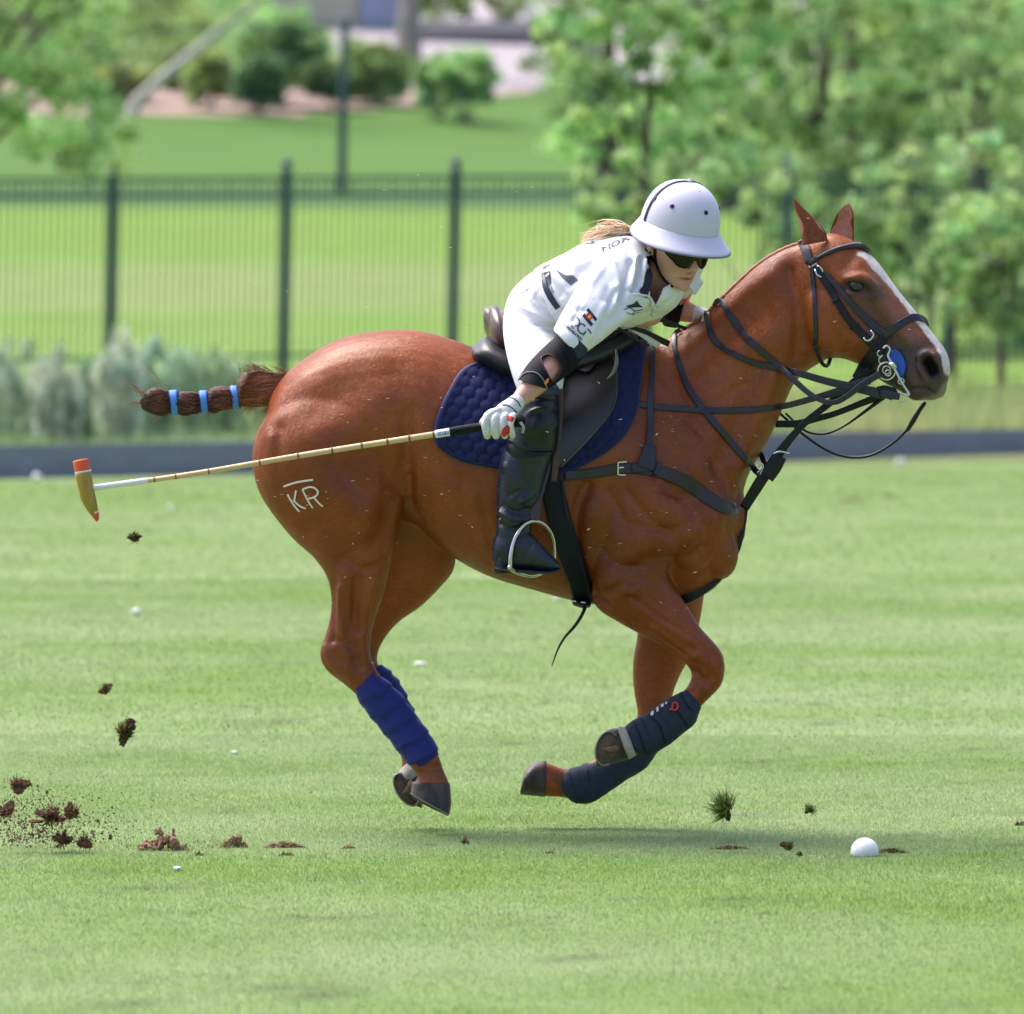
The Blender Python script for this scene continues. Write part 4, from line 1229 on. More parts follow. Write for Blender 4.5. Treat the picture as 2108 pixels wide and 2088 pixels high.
# ears: hollow leaf-shaped shells
M_earin = mat('inner_ear', (0.40, 0.18, 0.14), 0.7, sheen=.3, var=(60, .3))
def ear(L_, R_, Y, depth, side):
    """L_, R_: the two edges of the ear from root to tip; side -1 shows the hollow to the camera"""
    Lc_ = catmull(L_, 6); Rc_ = catmull(R_, 6); rows = len(Lc_); n = 24; V = []; F = []
    for i in range(rows):
        t = i / (rows - 1)
        A, B = np.array(P(*Lc_[i], Y)), np.array(P(*Rc_[i], Y)); c = (A + B) / 2; hw = (B - A) / 2
        dp = depth * (1 - t) ** .7 * (1 if t > .001 else .9)
        for j in range(n):
            a = 2 * math.pi * j / n; sn = math.sin(a)
            y = -side * dp * sn if sn > 0 else side * dp * abs(sn) * .25 - side * dp * 1.15 * abs(sn) ** .7 * math.sin(math.pi * min(1, .12 + t))
            V.append(c + hw * math.cos(a) + np.array([0, y, 0]))
    for i in range(rows - 1):
        for j in range(n):
            k = (j + 1) % n; F.append((i * n + j, i * n + k, (i + 1) * n + k, (i + 1) * n + j))
    me = mesh_from(V, F); me.materials.append(M_coatear); me.materials.append(M_earin)
    for p in me.polygons:
        if n / 2 + 1 <= p.index % n < n - 2: p.material_index = 1
    return link('ear', me, None, horse)
M_coatear = mat('ear_coat', (0.19, 0.045, 0.016), 0.6, spec=.3, var=(60, .4), bump=[(260, .001, (1, 1, .3))])
ear([(1652,506),(1648,480),(1642,448),(1635,424),(1633,409)], [(1704,496),(1700,478),(1682,455),(1656,430),(1635,408)], -.085, .024, 1)
ear([(1706,488),(1712,466),(1722,443),(1736,426),(1746,418)], [(1758,498),(1758,470),(1758,448),(1754,430),(1748,417)], .015, .020, -1)

# mane: roached crest and a dark lock over the withers
mcrest = [(1395,686),(1448,650),(1503,596),(1560,544),(1612,512),(1652,498)]
M_mane = mat('mane_hair', (0.20, 0.055, 0.022), 0.6, var=(80, .5, (1, 1, .2)))
cr = catmull([list(P(x, y + 4, -.005)) for x, y in mcrest], 8)
V, F = chain(cr, [.010 + .0012 * math.sin(i * 2.3) for i in range(len(cr))], n=8, sub=1)
mv = mesh_from(V, F); link('mane', mv, M_mane, horse)
# ================================================================== tail
M_tail = mat('tail_hair', (0.040, 0.010, 0.007), 0.6, spec=.3, var=(60, .55, (.25, 1, 1.6)), bump=[(150, .004, (.12, 1, 1))])
M_tailroot = mat('tail_root_hair', (0.085, 0.020, 0.008), 0.6, spec=.3, var=(60, .5, (.25, 1, 1.6)), bump=[(150, .004, (.12, 1, 1))])
M_band = mat('tail_tape', (0.06, 0.24, 0.70), 0.6, bump=[(300, .0006)], var=(60, .12))
M_band2 = mat('tail_tape_edge', (0.02, 0.02, 0.25), 0.6)
V, F = loft([(610,770,600,835,.0,.05), (575,768,565,835,.0,.048), (540,764,535,838,.0,.046), (512,764,510,839,.0,.045), (495,778,497,838,.0,.042), (488,796,491,838,.0,.031)], cap=.25)
tr = mesh_from(V, F); plain_smooth(tr, 1)
c = coords(tr); no_ = normals(tr); c += no_ * (noise3(c * np.array([.35, 1, 3]), 50, 4, 3) * .004)[:, None]; set_coords(tr, c)
tail = link('tail', tr, M_tailroot, horse)
V, F = loft([(487,798,491,838,.0,.030), (476,798,478,840,.0,.033), (455,796,452,846,.0,.037), (436,801,436,850,.0,.036), (424,808,425,849,.0,.030), (412,809,414,848,.0,.030), (398,806,399,852,.0,.036), (380,806,380,857,.0,.037),
   (366,808,366,854,.0,.032), (352,808,354,852,.0,.031), (338,803,338,856,.0,.037), (318,801,320,855,.0,.038), (302,806,303,848,.0,.034), (294,815,295,840,.0,.022)], cap=.4)
tm = mesh_from(V, F); c = coords(tm); no_ = normals(tm)
c += no_ * (noise3(c * np.array([.6, 1, 1.6]), 55, 8, 3) * .008)[:, None]; set_coords(tm, c)
link('tail_braid', tm, M_tail, tail)
braid_b = bvh_of(tm); hs = []
for i in range(520):
    seg = [(487,424),(418,364),(352,300)][int(RNG.integers(3))]
    x0, x1 = seg[0] - RNG.uniform(2, 18), seg[1] + RNG.uniform(0, 14)
    if RNG.random() < .5: x0, x1 = x0, (x0 + x1) / 2
    ya = RNG.uniform(800, 850); yb_ = ya + RNG.normal(0, 9)
    pts_ = []
    for t_ in (0, .5, 1):
        l_ = hit(x0 + (x1 - x0) * t_, ya + (yb_ - ya) * t_, braid_b)[0]
        if l_ is None: break
        pts_.append(Vector(l_) + Vector((0, -.0012 - (.003 if t_ == .5 else 0), 0)))
    if len(pts_) == 3: hs.append(chain(pts_, [.0004, .0011, .0004], n=3, sub=3))
if hs:
    V, F = join(hs); hm_ = mesh_from(V, F); k_ = np.repeat(RNG.random(len(hs)) ** 2, len(hs[0][0]))[:, None]
    add_color(hm_, 'hair', np.array([.05, .012, .008]) * (1 - k_) + np.array([.34, .11, .05]) * k_)
    link('hair_strands', hm_, mat('braid_strands', (.2, .06, .03), .4, attr='hair'), tail)
for (x, yt, yb, lean) in ((482, 796, 840, 5), (418, 806, 850, 5), (357, 805, 853, 4)):
    for (ww, mm_, ex) in ((13, M_band, 2.2), (19, M_band2, 1.2)):
        V, F = loft([(x - ww / 2, yt - ex, x - ww / 2 + lean, yb + ex, 0, .031 + ex * .0012), (x + ww / 2, yt - ex, x + ww / 2 + lean, yb + ex, 0, .031 + ex * .0012)], cap=.02)
        b = link('tail_band' if ww == 13 else 'tail_band_edge', mesh_from(V, F), mm_, tail)
# loose hairs
hv = []; hf = []
M_wisp = mat('loose_hair', (0.40, 0.20, 0.10), 0.5)
def hair_strand(a, b, c, r=.0008):
    return chain([a, b, c], [r, r * .8, r * .2], n=3, sub=4)
hs = []
for (sx, sy, ex, ey, k) in ((300,820,262,786,6),(300,835,250,832,5),(330,852,310,872,6),(345,805,292,745,2),(300,812,270,800,4),(495,772,486,742,3),(560,835,535,858,14),(520,838,500,850,9),(540,766,512,752,9),(520,766,492,758,8),(488,798,478,780,4),(590,834,560,852,6),(540,765,500,752,6),(560,766,520,752,6),(440,848,420,858,4),(380,855,372,866,3),(590,768,560,758,7)):
    for q in range(int(k * 1.7)):
        ra = RNG.normal(0, 4, 4)
        A = P(sx + ra[0] * 1.4, sy + ra[1], RNG.uniform(-.03, .01)); B = P((sx + ex) / 2 + ra[1] * .6, (sy + ey) / 2 + ra[2] - 2, -.02); Cc = P(ex + ra[2] * 1.6, ey + ra[3] * 1.6, -.02)
        hs.append(hair_strand(A, B, Cc))
V, F = join(hs)
link('stray_hairs', mesh_from(V, F), M_wisp, tail)['kind'] = 'stuff'
# brushed-up strands that give the root its texture
hs = []
for i in range(900):
    t = RNG.uniform(0, 1)
    y0 = 770 + 66 * t
    x0 = RNG.uniform(560, 600); x1 = RNG.uniform(488, 520)
    y1 = 796 + 40 * t + RNG.normal(0, 2) - (30 * (1 - t) if x1 > 500 else 0)
    loc = hit(min(x0, 590), y0, bvh_root := globals().get('bvh_root') or bvh_of(tail))[0]
    if loc is None: continue
    l2 = hit(x1, y1, bvh_root)[0]; l3 = hit((x0 + x1) / 2, (y0 + y1) / 2 + RNG.normal(0, 3), bvh_root)[0]
    if l2 is None or l3 is None: continue
    hs.append(hair_strand(Vector(loc) + Vector((0, -.003, 0)), Vector(l3) + Vector((0, -.005, 0)), Vector(l2) + Vector((0, -.003, 0)), .0009))
if hs:
    V, F = join(hs); hm_ = mesh_from(V, F); k_ = np.repeat(RNG.random(len(hs)) ** 1.5, len(hs[0][0]))[:, None]
    add_color(hm_, 'hair', np.array([.035, .008, .004]) * (1 - k_) + np.array([.60, .19, .06]) * k_)
    link('hair_strands', hm_, mat('tail_strands', (.42, .12, .035), .4, attr='hair'), tail)

# brand on the rump
M_brand = mat('brand_hair', (0.75, 0.66, 0.64), 0.8, var=(300, .3), bump=[(300, .001)])
for poly in ([(584,1002),(612,993),(645,988)],
             [(592,1018),(604,1038),(617,1054)], [(610,1010),(607,1026),(606,1034)], [(604,1030),(618,1042),(630,1047)],
             [(623,1008),(634,1030),(644,1046)], [(623,1008),(636,1003),(648,1005),(655,1014),(648,1023),(634,1027)], [(645,1022),(656,1035),(665,1043)]):
    strap('brand_mark', poly, 4.0, M_brand, horse_body, HB, off=.0012, thick=.0012, step=3, flat=0)
# small scars of white hair and a few flecks of mud
mb = mat('mud_fleck', (0.52, 0.42, 0.36), .9)
hs = []
for i in range(150):
    x, y = RNG.uniform(530, 1560), RNG.uniform(820, 1330)
    loc, nor = hit(x, y)
    if loc is None or loc[1] > 0: continue
    s_ = RNG.uniform(.0012, .0032); a = RNG.normal(0, .4)
    d1 = np.array([math.cos(a), 0, math.sin(a)]) * s_ * 1.8; c0 = np.array(loc) + np.array(nor) * .002
    V_, F_ = chain([c0 - d1, c0, c0 + d1], [s_ * .3, s_ * .5, s_ * .3], n=5, sub=2)
    hs.append((V_, F_))
V, F = join(hs); o = link('mud_specks', mesh_from(V, F), mb, horse_body); o['kind'] = 'stuff'

# ================================================================== leg wraps and boots
M_wrap = mat('blue_bandage', (0.010, 0.020, 0.175), 0.85, sheen=.25, sheen_tint=(.5, .5, 1), bump=[(500, .0008), (40, .002)], var=(30, .2))
M_wrapedge = mat('dark_bandage_edge', (0.006, 0.007, 0.07), 0.9)
M_nboot = mat('navy_neoprene', (0.026, 0.037, 0.066), 0.75, spec=.25, bump=[(600, .0006), (30, .002)], var=(40, .25))
def wrap_boot(name, st, m, label, wraps=0, dirn=None):
    V, F = loft(st, n=32, sub=8, cap=.10)
    me = mesh_from(V, F)
    if wraps:
        c = coords(me); no_ = normals(me)
        a = np.array(P(*dirn[0], -.14)); b = np.array(P(*dirn[1], -.14)); ax = (b - a); Lg = np.linalg.norm(ax); ax /= Lg
        side = np.cross(ax, [0, 1, 0])
        t = ((c - a) @ ax) / Lg * wraps + ((c - a) @ side) * -2.5 * (np.where(c[:, 1] < -.14 if a[1] < 0 else c[:, 1] < .14, 1, -1))
        saw = t - np.floor(t)
        c += no_ * ((saw - .5) * .0075 + noise3(c, 60, 2, 2) * .0015)[:, None]
        set_coords(me, c)
    o = link(name, me, m, None); return o
w1 = wrap_boot('leg_bandage', [(728,1420,774,1384,-.14,.046), (745,1452,806,1410,-.14,.045), (772,1488,834,1440,-.14,.044), (802,1524,860,1480,-.14,.044), (822,1550,884,1510,-.14,.045), (836,1568,900,1540,-.14,.046), (856,1584,904,1553,-.14,.043)], M_wrap, '', 5.3, ((750, 1400), (880, 1570)))
tag(w1, 'royal blue bandage wound around the near hind cannon of the pony', 'leg bandage', 'bandages on the hind legs')
w2 = wrap_boot('leg_bandage', [(752,1395,785,1366,.14,.042), (775,1435,822,1402,.14,.043), (800,1480,846,1450,.14,.043), (822,1520,868,1492,.14,.043), (836,1556,882,1528,.14,.044)], M_wrap, '', 6, ((768, 1380), (860, 1540)))
tag(w2, 'blue bandage on the far hind leg, mostly hidden behind the near one', 'leg bandage', 'bandages on the hind legs')
b1 = empty('leg_boot', P(1350, 1500, -.14), 'dark navy wrap boot with a small red emblem on the raised near foreleg', 'leg boot', 'boots on the forelegs')
V, F = loft([(1414,1420,1444,1456,-.14,.040), (1376,1438,1428,1492,-.14,.046), (1338,1466,1394,1521,-.14,.047), (1310,1480,1362,1543,-.14,.047), (1288,1496,1326,1558,-.14,.047), (1282,1510,1311,1551,-.14,.044)], n=32, sub=8, cap=.1)
me = mesh_from(V, F); c = coords(me); c += normals(me) * (noise3(c, 30, 6, 2) * .003)[:, None]; set_coords(me, c)
bs = link('shell', me, M_nboot, b1); BB = bvh_of(bs)
for pl_ in ([(1376,1440),(1402,1462),(1424,1492)], [(1340,1466),(1365,1490),(1378,1528)], [(1312,1482),(1325,1510),(1338,1552)], [(1410,1424),(1420,1446),(1436,1462)]):
    strap('closure_strap', pl_, 16, M_nboot, b1, BB, off=.001, thick=.003)
    strap('stitching', [(p[0] - 8, p[1] + 3) for p in pl_], 2.0, mat('dark_thread', (.004, .005, .012), .9), b1, BB, off=.004, thick=.001)
M_red = mat('red_print', (0.75, 0.04, 0.02), .6); M_white = mat('white_print', (.75, .75, .78), .7)
strap('emblem', [(1385,1450),(1392,1447),(1396,1455),(1391,1462),(1384,1459),(1386,1452)], 3.2, M_red, b1, BB, off=.006, thick=.001, step=2)
strap('emblem', [(1379,1462),(1386,1459)], 3.2, M_red, b1, BB, off=.006, thick=.001, step=2)
for q in ((1343,1468,6,8),(1354,1460,4,9),(1364,1452,5,6),(1372,1447,4,4)):
    decal('white_mark', [(q[0]-q[2]/2,q[1]-q[3]/2+2),(q[0]+q[2]/2,q[1]-q[3]/2),(q[0]+q[2]/2,q[1]+q[3]/2),(q[0]-q[2]/2,q[1]+q[3]/2+2)], M_white, b1, BB, off=.004, grid=3)
b2 = empty('leg_boot', P(1230, 1610, .13), 'dark navy wrap boot on the far foreleg below the raised one', 'leg boot', 'boots on the forelegs')
V, F = loft([(1320,1512,1350,1552,.13,.040), (1286,1532,1330,1582,.13,.045), (1240,1560,1290,1606,.13,.046), (1210,1572,1240,1640,.13,.047), (1180,1580,1212,1655,.13,.047), (1156,1592,1182,1652,.13,.046), (1150,1606,1164,1638,.13,.040)], n=32, sub=8, cap=.1)
me = mesh_from(V, F); c = coords(me); c += normals(me) * (noise3(c, 30, 9, 2) * .003)[:, None]; set_coords(me, c)
bs2 = link('shell', me, M_nboot, b2); BB2 = bvh_of(bs2)
for pl_ in ([(1205,1574),(1205,1605),(1228,1645)], [(1165,1590),(1172,1620),(1192,1652)], [(1245,1560),(1262,1585),(1278,1605)]):
    strap('closure_strap', pl_, 15, M_nboot, b2, BB2, off=.001, thick=.003)

# ================================================================== saddle cloth
M_pad = mat('navy_quilt', (0.012, 0.017, 0.082), 0.8, spec=.25, sheen=.12, sheen_tint=(.6, .6, 1), bump=[(700, .0005)], var=(25, .18))
M_padtrim = mat('navy_binding', (0.016, 0.014, 0.10), 0.7, sheen=.2, bump=[(500, .0006)])
Lc = catmull([(990,748),(950,768),(920,816),(904,852),(896,886),(899,912),(920,932),(960,950),(1020,962),(1080,974)], 12)
Rc = catmull([(1330,706),(1324,740),(1318,790),(1308,845),(1288,890),(1255,922),(1215,948),(1180,964),(1140,974),(1110,978)], 12)
def edge_at(C, t):
    s = np.concatenate([[0], np.cumsum(np.linalg.norm(np.diff(C, axis=0), axis=1))]); s /= s[-1]
    return np.array([np.interp(t, s, C[:, 0]), np.interp(t, s, C[:, 1])])
def hexbump(x, y, p=27.0):
    best = -9
    hx, hy = p, p * .80
    j0 = round(y / hy)
    for j in (j0 - 1, j0, j0 + 1):
        o_ = (j % 2) * .5
        i = round(x / hx - o_)
        for k in (i - 1, i, i + 1):
            dx = (x - (k + o_) * hx) / (hx * .52); dy = (y - j * hy) / (hy * .62)
            v = 1 - (dx * dx + dy * dy)
            if v > best: best = v
    return max(0.0, best) ** .5
rows = []; nu, nv = 130, 90
ang = math.radians(-8)
for j in range(nv + 1):
    t = j / nv; a = edge_at(Lc, t); b = edge_at(Rc, t); row = []
    for i in range(nu + 1):
        u = i / nu; q = a * (1 - u) + b * u
        loc, nor = hit(q[0], q[1])
        qq = q.copy(); k = 0
        while (loc is None or abs(loc[1]) > .6) and k < 60:
            qq[1] += 2.0; loc, nor = hit(qq[0], qq[1]); k += 1
        if k: loc = Vector((P(q[0], q[1], loc[1]))) ; loc.z = loc.z
        e = min(min(u, 1 - u) * np.linalg.norm(b - a), (1 - t) * 260) 
        xr, yr = q[0] * math.cos(ang) - q[1] * math.sin(ang), q[0] * math.sin(ang) + q[1] * math.cos(ang)
        h = .009 + (.0075 * hexbump(xr, yr) if e > 9 else (.007 if e > 2 else .002))
        n3 = np.array(nor) * .6 + np.array([0, -.4, 0]); n3 /= np.linalg.norm(n3)
        row.append((np.array(loc), n3, h))
    rows.append(row)
G = np.array([[r[0] for r in row] for row in rows]); NN = np.array([[r[1] for r in row] for row in rows]); HH = np.array([[r[2] for r in row] for row in rows])
for it in range(8):      # let the cloth bridge the hollows
    Gs = G.copy(); Gs[1:-1, 1:-1] = (G[:-2, 1:-1] + G[2:, 1:-1] + G[1:-1, :-2] + G[1:-1, 2:]) / 4; G = Gs
spine_y = -.012
near = G + NN * HH[..., None]
pad = empty('saddle_cloth', P(1120, 900, 0), 'quilted navy saddle cloth with rounded corners under the polo saddle', 'saddle cloth')
sheet(near[::-1], .004, M_pad, 'quilted_panel', pad)
tops = near[0]
farside = near.copy(); farside[..., 1] *= -1
sheet(farside, .004, M_pad, 'quilted_panel', pad)
# the strip over the spine that joins both panels
arch = []
for k in range(9):
    t = k / 8; a = math.pi * (t)
    row = tops.copy(); row[:, 1] = tops[:, 1] * math.cos(a); row[:, 2] = tops[:, 2] + .035 * math.sin(a)
    arch.append(row)
sheet(arch[::-1], .004, M_pad, 'spine_strip', pad)
def binding(edge, nm='binding'):
    W = np.array(edge); 
    V, F = chain(list(W[::3]) + [W[-1]], [.0055] * (len(W[::3]) + 1), n=8, sub=1)
    o = link(nm, mesh_from(V, F), M_padtrim, pad); return o
mirror_part(binding(near[:, 0])); mirror_part(binding(near[:, -1])); mirror_part(binding(near[-1, :]))

# ================================================================== saddle
M_lea = mat('dark_brown_leather', (0.016, 0.008, 0.012), 0.30, spec=.5, coat=.3, bump=[(220, .0006), (14, .003)], var=(10, .35))
M_lea2 = mat('brown_seat_leather', (0.045, 0.014, 0.011), 0.32, spec=.6, coat=.25, bump=[(220, .0006)], var=(12, .3))
M_panel = mat('grey_saddle_panel', (0.022, 0.020, 0.028), 0.40, bump=[(240, .0006)], var=(14, .2))
M_strap = mat('black_strap_leather', (0.016, 0.012, 0.026), 0.34, spec=.55, bump=[(300, .0005), (25, .0015)], var=(30, .3))
M_blk = mat('black_leather', (0.004, 0.005, 0.009), 0.38, spec=.35, bump=[(260, .0008), (18, .003)], var=(20, .3))
M_piping_gloss = mat('piping_and_gloss', (0.30, 0.29, 0.30), .5)
M_steel = mat('steel', (0.62, 0.62, 0.64), 0.22, metal=1.0, bump=[(60, .0006)])
saddle = empty('polo_saddle', P(1150, 740, 0), 'dark brown leather polo saddle under the rider', 'saddle')
V, F = loft([(975,712,984,750,-.02,.15), (1000,694,1012,770,-.02,.185), (1040,712,1046,786,-.02,.20), (1100,735,1100,785,-.02,.18), (1180,722,1185,775,-.01,.17), (1250,692,1262,750,0,.15), (1296,672,1310,722,0,.11)], n=36, sub=6, cap=.5)
link('panel', mesh_from(V, F), M_panel, saddle)
V, F = loft([(1006,634,1004,700,0,.06), (1014,628,1016,735,0,.12), (1030,634,1036,752,0,.15), (1052,665,1062,752,0,.145), (1100,696,1110,755,0,.12), (1160,700,1165,750,0,.11), (1220,682,1225,740,0,.10), (1258,660,1270,722,0,.075), (1284,655,1296,700,0,.045)], n=36, sub=6, cap=.6)
sm = mesh_from(V, F); link('seat', sm, M_lea2, saddle)
strap('seat_welt', [(1003,706),(1012,735),(1036,756),(1060,768)], 3, M_piping_gloss, saddle, bvh_of(sm), off=.002, thick=.002)
# near flap: stands off the cloth
def flap(Lp, Rp, offn, thick, m, nm, bulge=.0, bv=HB):
    Lp = catmull(Lp, 10); Rp = catmull(Rp, 10); rws = []
    for j in range(41):
        t = j / 40; a = edge_at(Lp, t); b = edge_at(Rp, t); row = []
        for i in range(31):
            u = i / 30; q = a * (1 - u) + b * u
            loc, nor = hit(q[0], q[1], bv)
            k = 0; qq = q.copy()
            while loc is None and k < 60: qq[1] += 3; k += 1; loc, nor = hit(qq[0], qq[1], bv)
            y = loc[1] - offn - bulge * math.sin(math.pi * u) * math.sin(math.pi * t)
            row.append(np.array(P(q[0], q[1], y)))
        rws.append(row)
    R = np.array(rws)
    for it in range(10):
        Rs = R.copy(); Rs[1:-1, 1:-1] = (R[:-2, 1:-1] + R[2:, 1:-1] + R[1:-1, :-2] + R[1:-1, 2:]) / 4; Rs[1:-1, 0] = (R[:-2, 0] + R[2:, 0]) / 2; Rs[1:-1, -1] = (R[:-2, -1] + R[2:, -1]) / 2; R = Rs
    return sheet(R[::-1], thick, m, nm, saddle)
fl = flap([(1130,725),(1112,790),(1112,870),(1122,930),(1134,958)], [(1262,722),(1270,780),(1262,838),(1222,892),(1152,964)], .034, .005, M_lea, 'flap', .012)
mirror_part(fl)
FB = bvh_of(fl)
strap('flap_edge', [(1262,726),(1270,780),(1262,838),(1222,892),(1154,962)], 4, mat('worn_leather_edge', (.09, .075, .085), .5), saddle, FB, off=.002, thick=.003)
sk = flap([(1120,716),(1150,740),(1180,758),(1205,768)], [(1292,664),(1272,688),(1246,722),(1215,764)], .052, .006, M_lea, 'skirt', .01)
mirror_part(sk)
strap('knee_roll', [(1274,728),(1268,752),(1252,770)], 11, mat('scuffed_highlight', (.10, .095, .11), .4, coat=.2), saddle, None, off=0, thick=.006) if False else None
tube('knee_roll', [(1268,722,-.315),(1270,745,-.32),(1262,768,-.322),(1250,780,-.318)], [.003,.0055,.005,.002], mat('scuffed_highlight', (.12, .11, .13), .35, coat=.3), saddle)  # pale roll: the highlight on the scuffed leather is put into its colour

girth = empty('girth', P(1160, 1240, 0), 'broad dark navy girth passing under the belly, its loose end flying', 'girth')
M_girth = mat('navy_girth', (0.005, 0.006, 0.016), 0.6, spec=.3, bump=[(300, .001), (20, .003)], var=(20, .3))
g = strap('belt', [(1128,940),(1136,1000),(1152,1070),(1172,1140),(1190,1195),(1200,1232)], [44,46,48,52,48,42], M_girth, girth, HB, off=.007, thick=.010, flat=.2); mirror_part(g)
strap('belt_edge', [(1156,990),(1164,1060),(1184,1130),(1204,1190),(1212,1232)], 5, mat('girth_edge', (.012, .014, .028), .5, spec=.3), girth, HB, off=.019, thick=.003)
V, F = loft([(1178,1224,1180,1246,0,.12), (1200,1228,1200,1252,0,.14), (1216,1234,1214,1250,0,.12)], n=24, cap=.2)
link('belly_pad', mesh_from(V, F), M_girth, girth)
tube('loose_end', [(1207,1240,-.10),(1200,1262,-.12),(1184,1288,-.13),(1163,1312,-.14),(1148,1338,-.14),(1136,1371,-.14)], [.006,.0055,.005,.004,.003,.0015], M_blk, girth)
for q in ((1181,1237),(1201,1240)): tube('buckle', [(q[0]-4,q[1],-.14),(q[0]+4,q[1]+1,-.14)], .003, M_steel, girth)

# stirrup
stl = empty('stirrup', P(1095, 1170, -.37), 'steel stirrup iron hanging on a brown leather around the near boot', 'stirrup')
tube('iron', [(1050,1168,-.425),(1052,1140,-.425),(1060,1108,-.42),(1078,1082,-.405),(1097,1073,-.39),(1118,1078,-.37),(1134,1096,-.35),(1141,1120,-.335),(1141,1160,-.325)], [.0075,.0065,.0055,.005,.0055,.005,.0045,.0045,.006], M_steel, stl)
tube('tread', [(1048,1168,-.43),(1066,1178,-.40),(1100,1184,-.36),(1141,1164,-.322)], [.007,.008,.008,.006], M_steel, stl)
strap('stirrup_leather', [(1128,950,-.345),(1116,990,-.36),(1106,1030,-.375),(1100,1070,-.39)], [18,20,20,22], mat('brown_strap', (.05, .028, .034), .45, bump=[(200,.0008)], var=(20,.3)), stl, off=0, thick=.005)
strap('leather_end', [(1153,800,-.345),(1150,870,-.35),(1145,940,-.352),(1140,992,-.35)], [15,15,16,12], mat('brown_strap_end', (.075, .03, .035), .45, bump=[(200,.0008)], var=(20,.3)), stl, off=0, thick=.005)

# ================================================================== breastplate and martingale
bp = empty('breastplate', P(1480, 1060, 0), 'black leather breastplate with a silver buckle across the shoulder', 'breastplate')
o = strap('collar_strap', [(1160,980),(1229,973),(1276,965),(1323,966),(1370,976),(1414,994),(1458,1026),(1492,1046),(1512,1048)], [20,20,22,22,25,27,28,28,26], M_strap, bp, HB, off=.005, thick=.005); mirror_part(o)
W1, N1 = on_surface([(1505,1047),(1520,1050)], HB, .004)
V, F = chain([P(1512,1048,-.10), P(1526,1052,-.05), P(1531,1054,0), P(1526,1052,.05), P(1512,1048,.10)], [.012] * 5, n=8)
V = np.array(V); link('chest_strap', mesh_from(V, F), M_strap, bp)
o = strap('drop_strap', [(1342,712),(1341,770),(1339,830),(1337,880),(1334,930)], [11,12,13,13,13], M_strap, bp, HB, off=.014, thick=.004); mirror_part(o)
decal_loop = strap('strap_loop', [(1336,918),(1333,940),(1326,966)], [28,32,36], M_strap, bp, HB, off=.013, thick=.006); mirror_part(decal_loop)
strap('keeper', [(1354,952),(1352,966),(1346,980)], 10, M_strap, bp, HB, off=.016, thick=.004)
strap('strap_end', [(1300,965),(1322,964),(1345,962),(1358,960)], 20, M_strap, bp, HB, off=.010, thick=.005)
bk = None
for pl_ in ([(1271,952),(1289,951)],[(1271,963),(1284,962)],[(1271,977),(1289,978)],[(1272,951),(1272,978)]):
    strap('buckle', pl_, 3.2, M_steel, bp, HB, off=.014, thick=.003, step=3)
mg = empty('martingale', P(1533, 1048, -.02), 'black martingale strap from the chest up to the noseband', 'martingale')
strap('girth_strap', [(1534,1046,-.05),(1529,1080,-.06),(1516,1130,-.06),(1490,1170,-.07),(1455,1204,-.075),(1412,1230,-.07),(1370,1240,-.04),(1330,1240,-.01)], [12,13,16,22,26,26,24,20], M_blk, mg, off=.004, thick=.006)
strap('upright_strap', [(1532,1046,-.10),(1560,1000,-.12),(1590,955,-.12),(1620,912,-.12),(1660,868,-.12),(1698,838,-.12),(1736,806,-.12),(1772,778,-.12),(1800,755,-.13)], [20,24,24,18,14,14,16,20,20], M_blk, mg, off=0, thick=.006)
strap('thick_keeper', [(1578,984,-.13),(1592,962,-.13),(1606,938,-.13)], [30,34,30], M_blk, mg, off=0, thick=.010)
tube('strap_buckle', [(1592,934,-.14),(1606,930,-.14),(1624,933,-.14)], [.003,.0035,.003], M_steel, mg)
tube('strap_buckle', [(1562,962,-.13),(1568,955,-.13),(1572,964,-.13),(1565,976,-.13)], [.003]*4, M_steel, mg)
nk = strap('neck_strap', [(1400,678),(1391,688),(1389,714),(1400,756),(1417,800),(1452,850),(1503,910),(1545,958),(1562,976,-.12)], [9,10,12,13,14,14,14,14,12], M_strap, mg, HB, off=.006, thick=.004); mirror_part(nk)
V, F = chain([P(1560,972,-.12), P(1572,968,-.12), P(1580,976,-.12), P(1572,988,-.12), P(1560,972,-.12)], [.004] * 5, n=6); link('ring', mesh_from(V, F), M_steel, mg)
strap('short_strap', [(1545,940,.02),(1562,930,.0),(1572,950,-.03),(1577,972,-.06)], 11, M_blk, mg, off=0, thick=.004)
strap('short_strap', [(1548,1030,-.06),(1556,1002,-.07),(1568,980,-.09)], 10, M_blk, mg, off=0, thick=.004)

# ================================================================== bridle
brd = empty('bridle', P(1700, 560, -.13), 'black leather bridle with steel bit and blue bit guard on the pony', 'bridle')
hp = (np.array(P(1708, 600, -.045)), (math.sin(math.radians(14)), math.cos(math.radians(14)), 0))
def bs_(name, pts, w, off=.004, thick=.004, m=M_strap, mir=True, **k):
    o = strap(name, pts, w, m, brd, HB, off=off, thick=thick, **k)
    if mir: mirror_part(o, plane=hp)
    return o
bs_('headpiece', [(1648,494),(1655,506),(1662,522),(1668,542)], [16,20,20,18], mir=False)
bs_('browband', [(1668,546),(1682,533),(1700,523),(1724,514),(1750,509),(1768,509),(1782,512,-.09),(1790,518,-.05)], 10, off=.004, thick=.006, mir=False)
bs_('browband_gloss', [(1684,531),(1704,520),(1728,511),(1752,506),(1768,506)], 2.5, off=.010, thick=.003, m=M_piping_gloss, mir=False)  # pale strip paints the glossy highlight along the browband's edge
bs_('cheekpiece', [(1678,545),(1692,570),(1706,592),(1722,618),(1738,644),(1756,668),(1774,686),(1790,703),(1806,720),(1820,728)], [15,15,14,14,14,15,16,18,18,16], off=.006, thick=.006, m=M_blk)
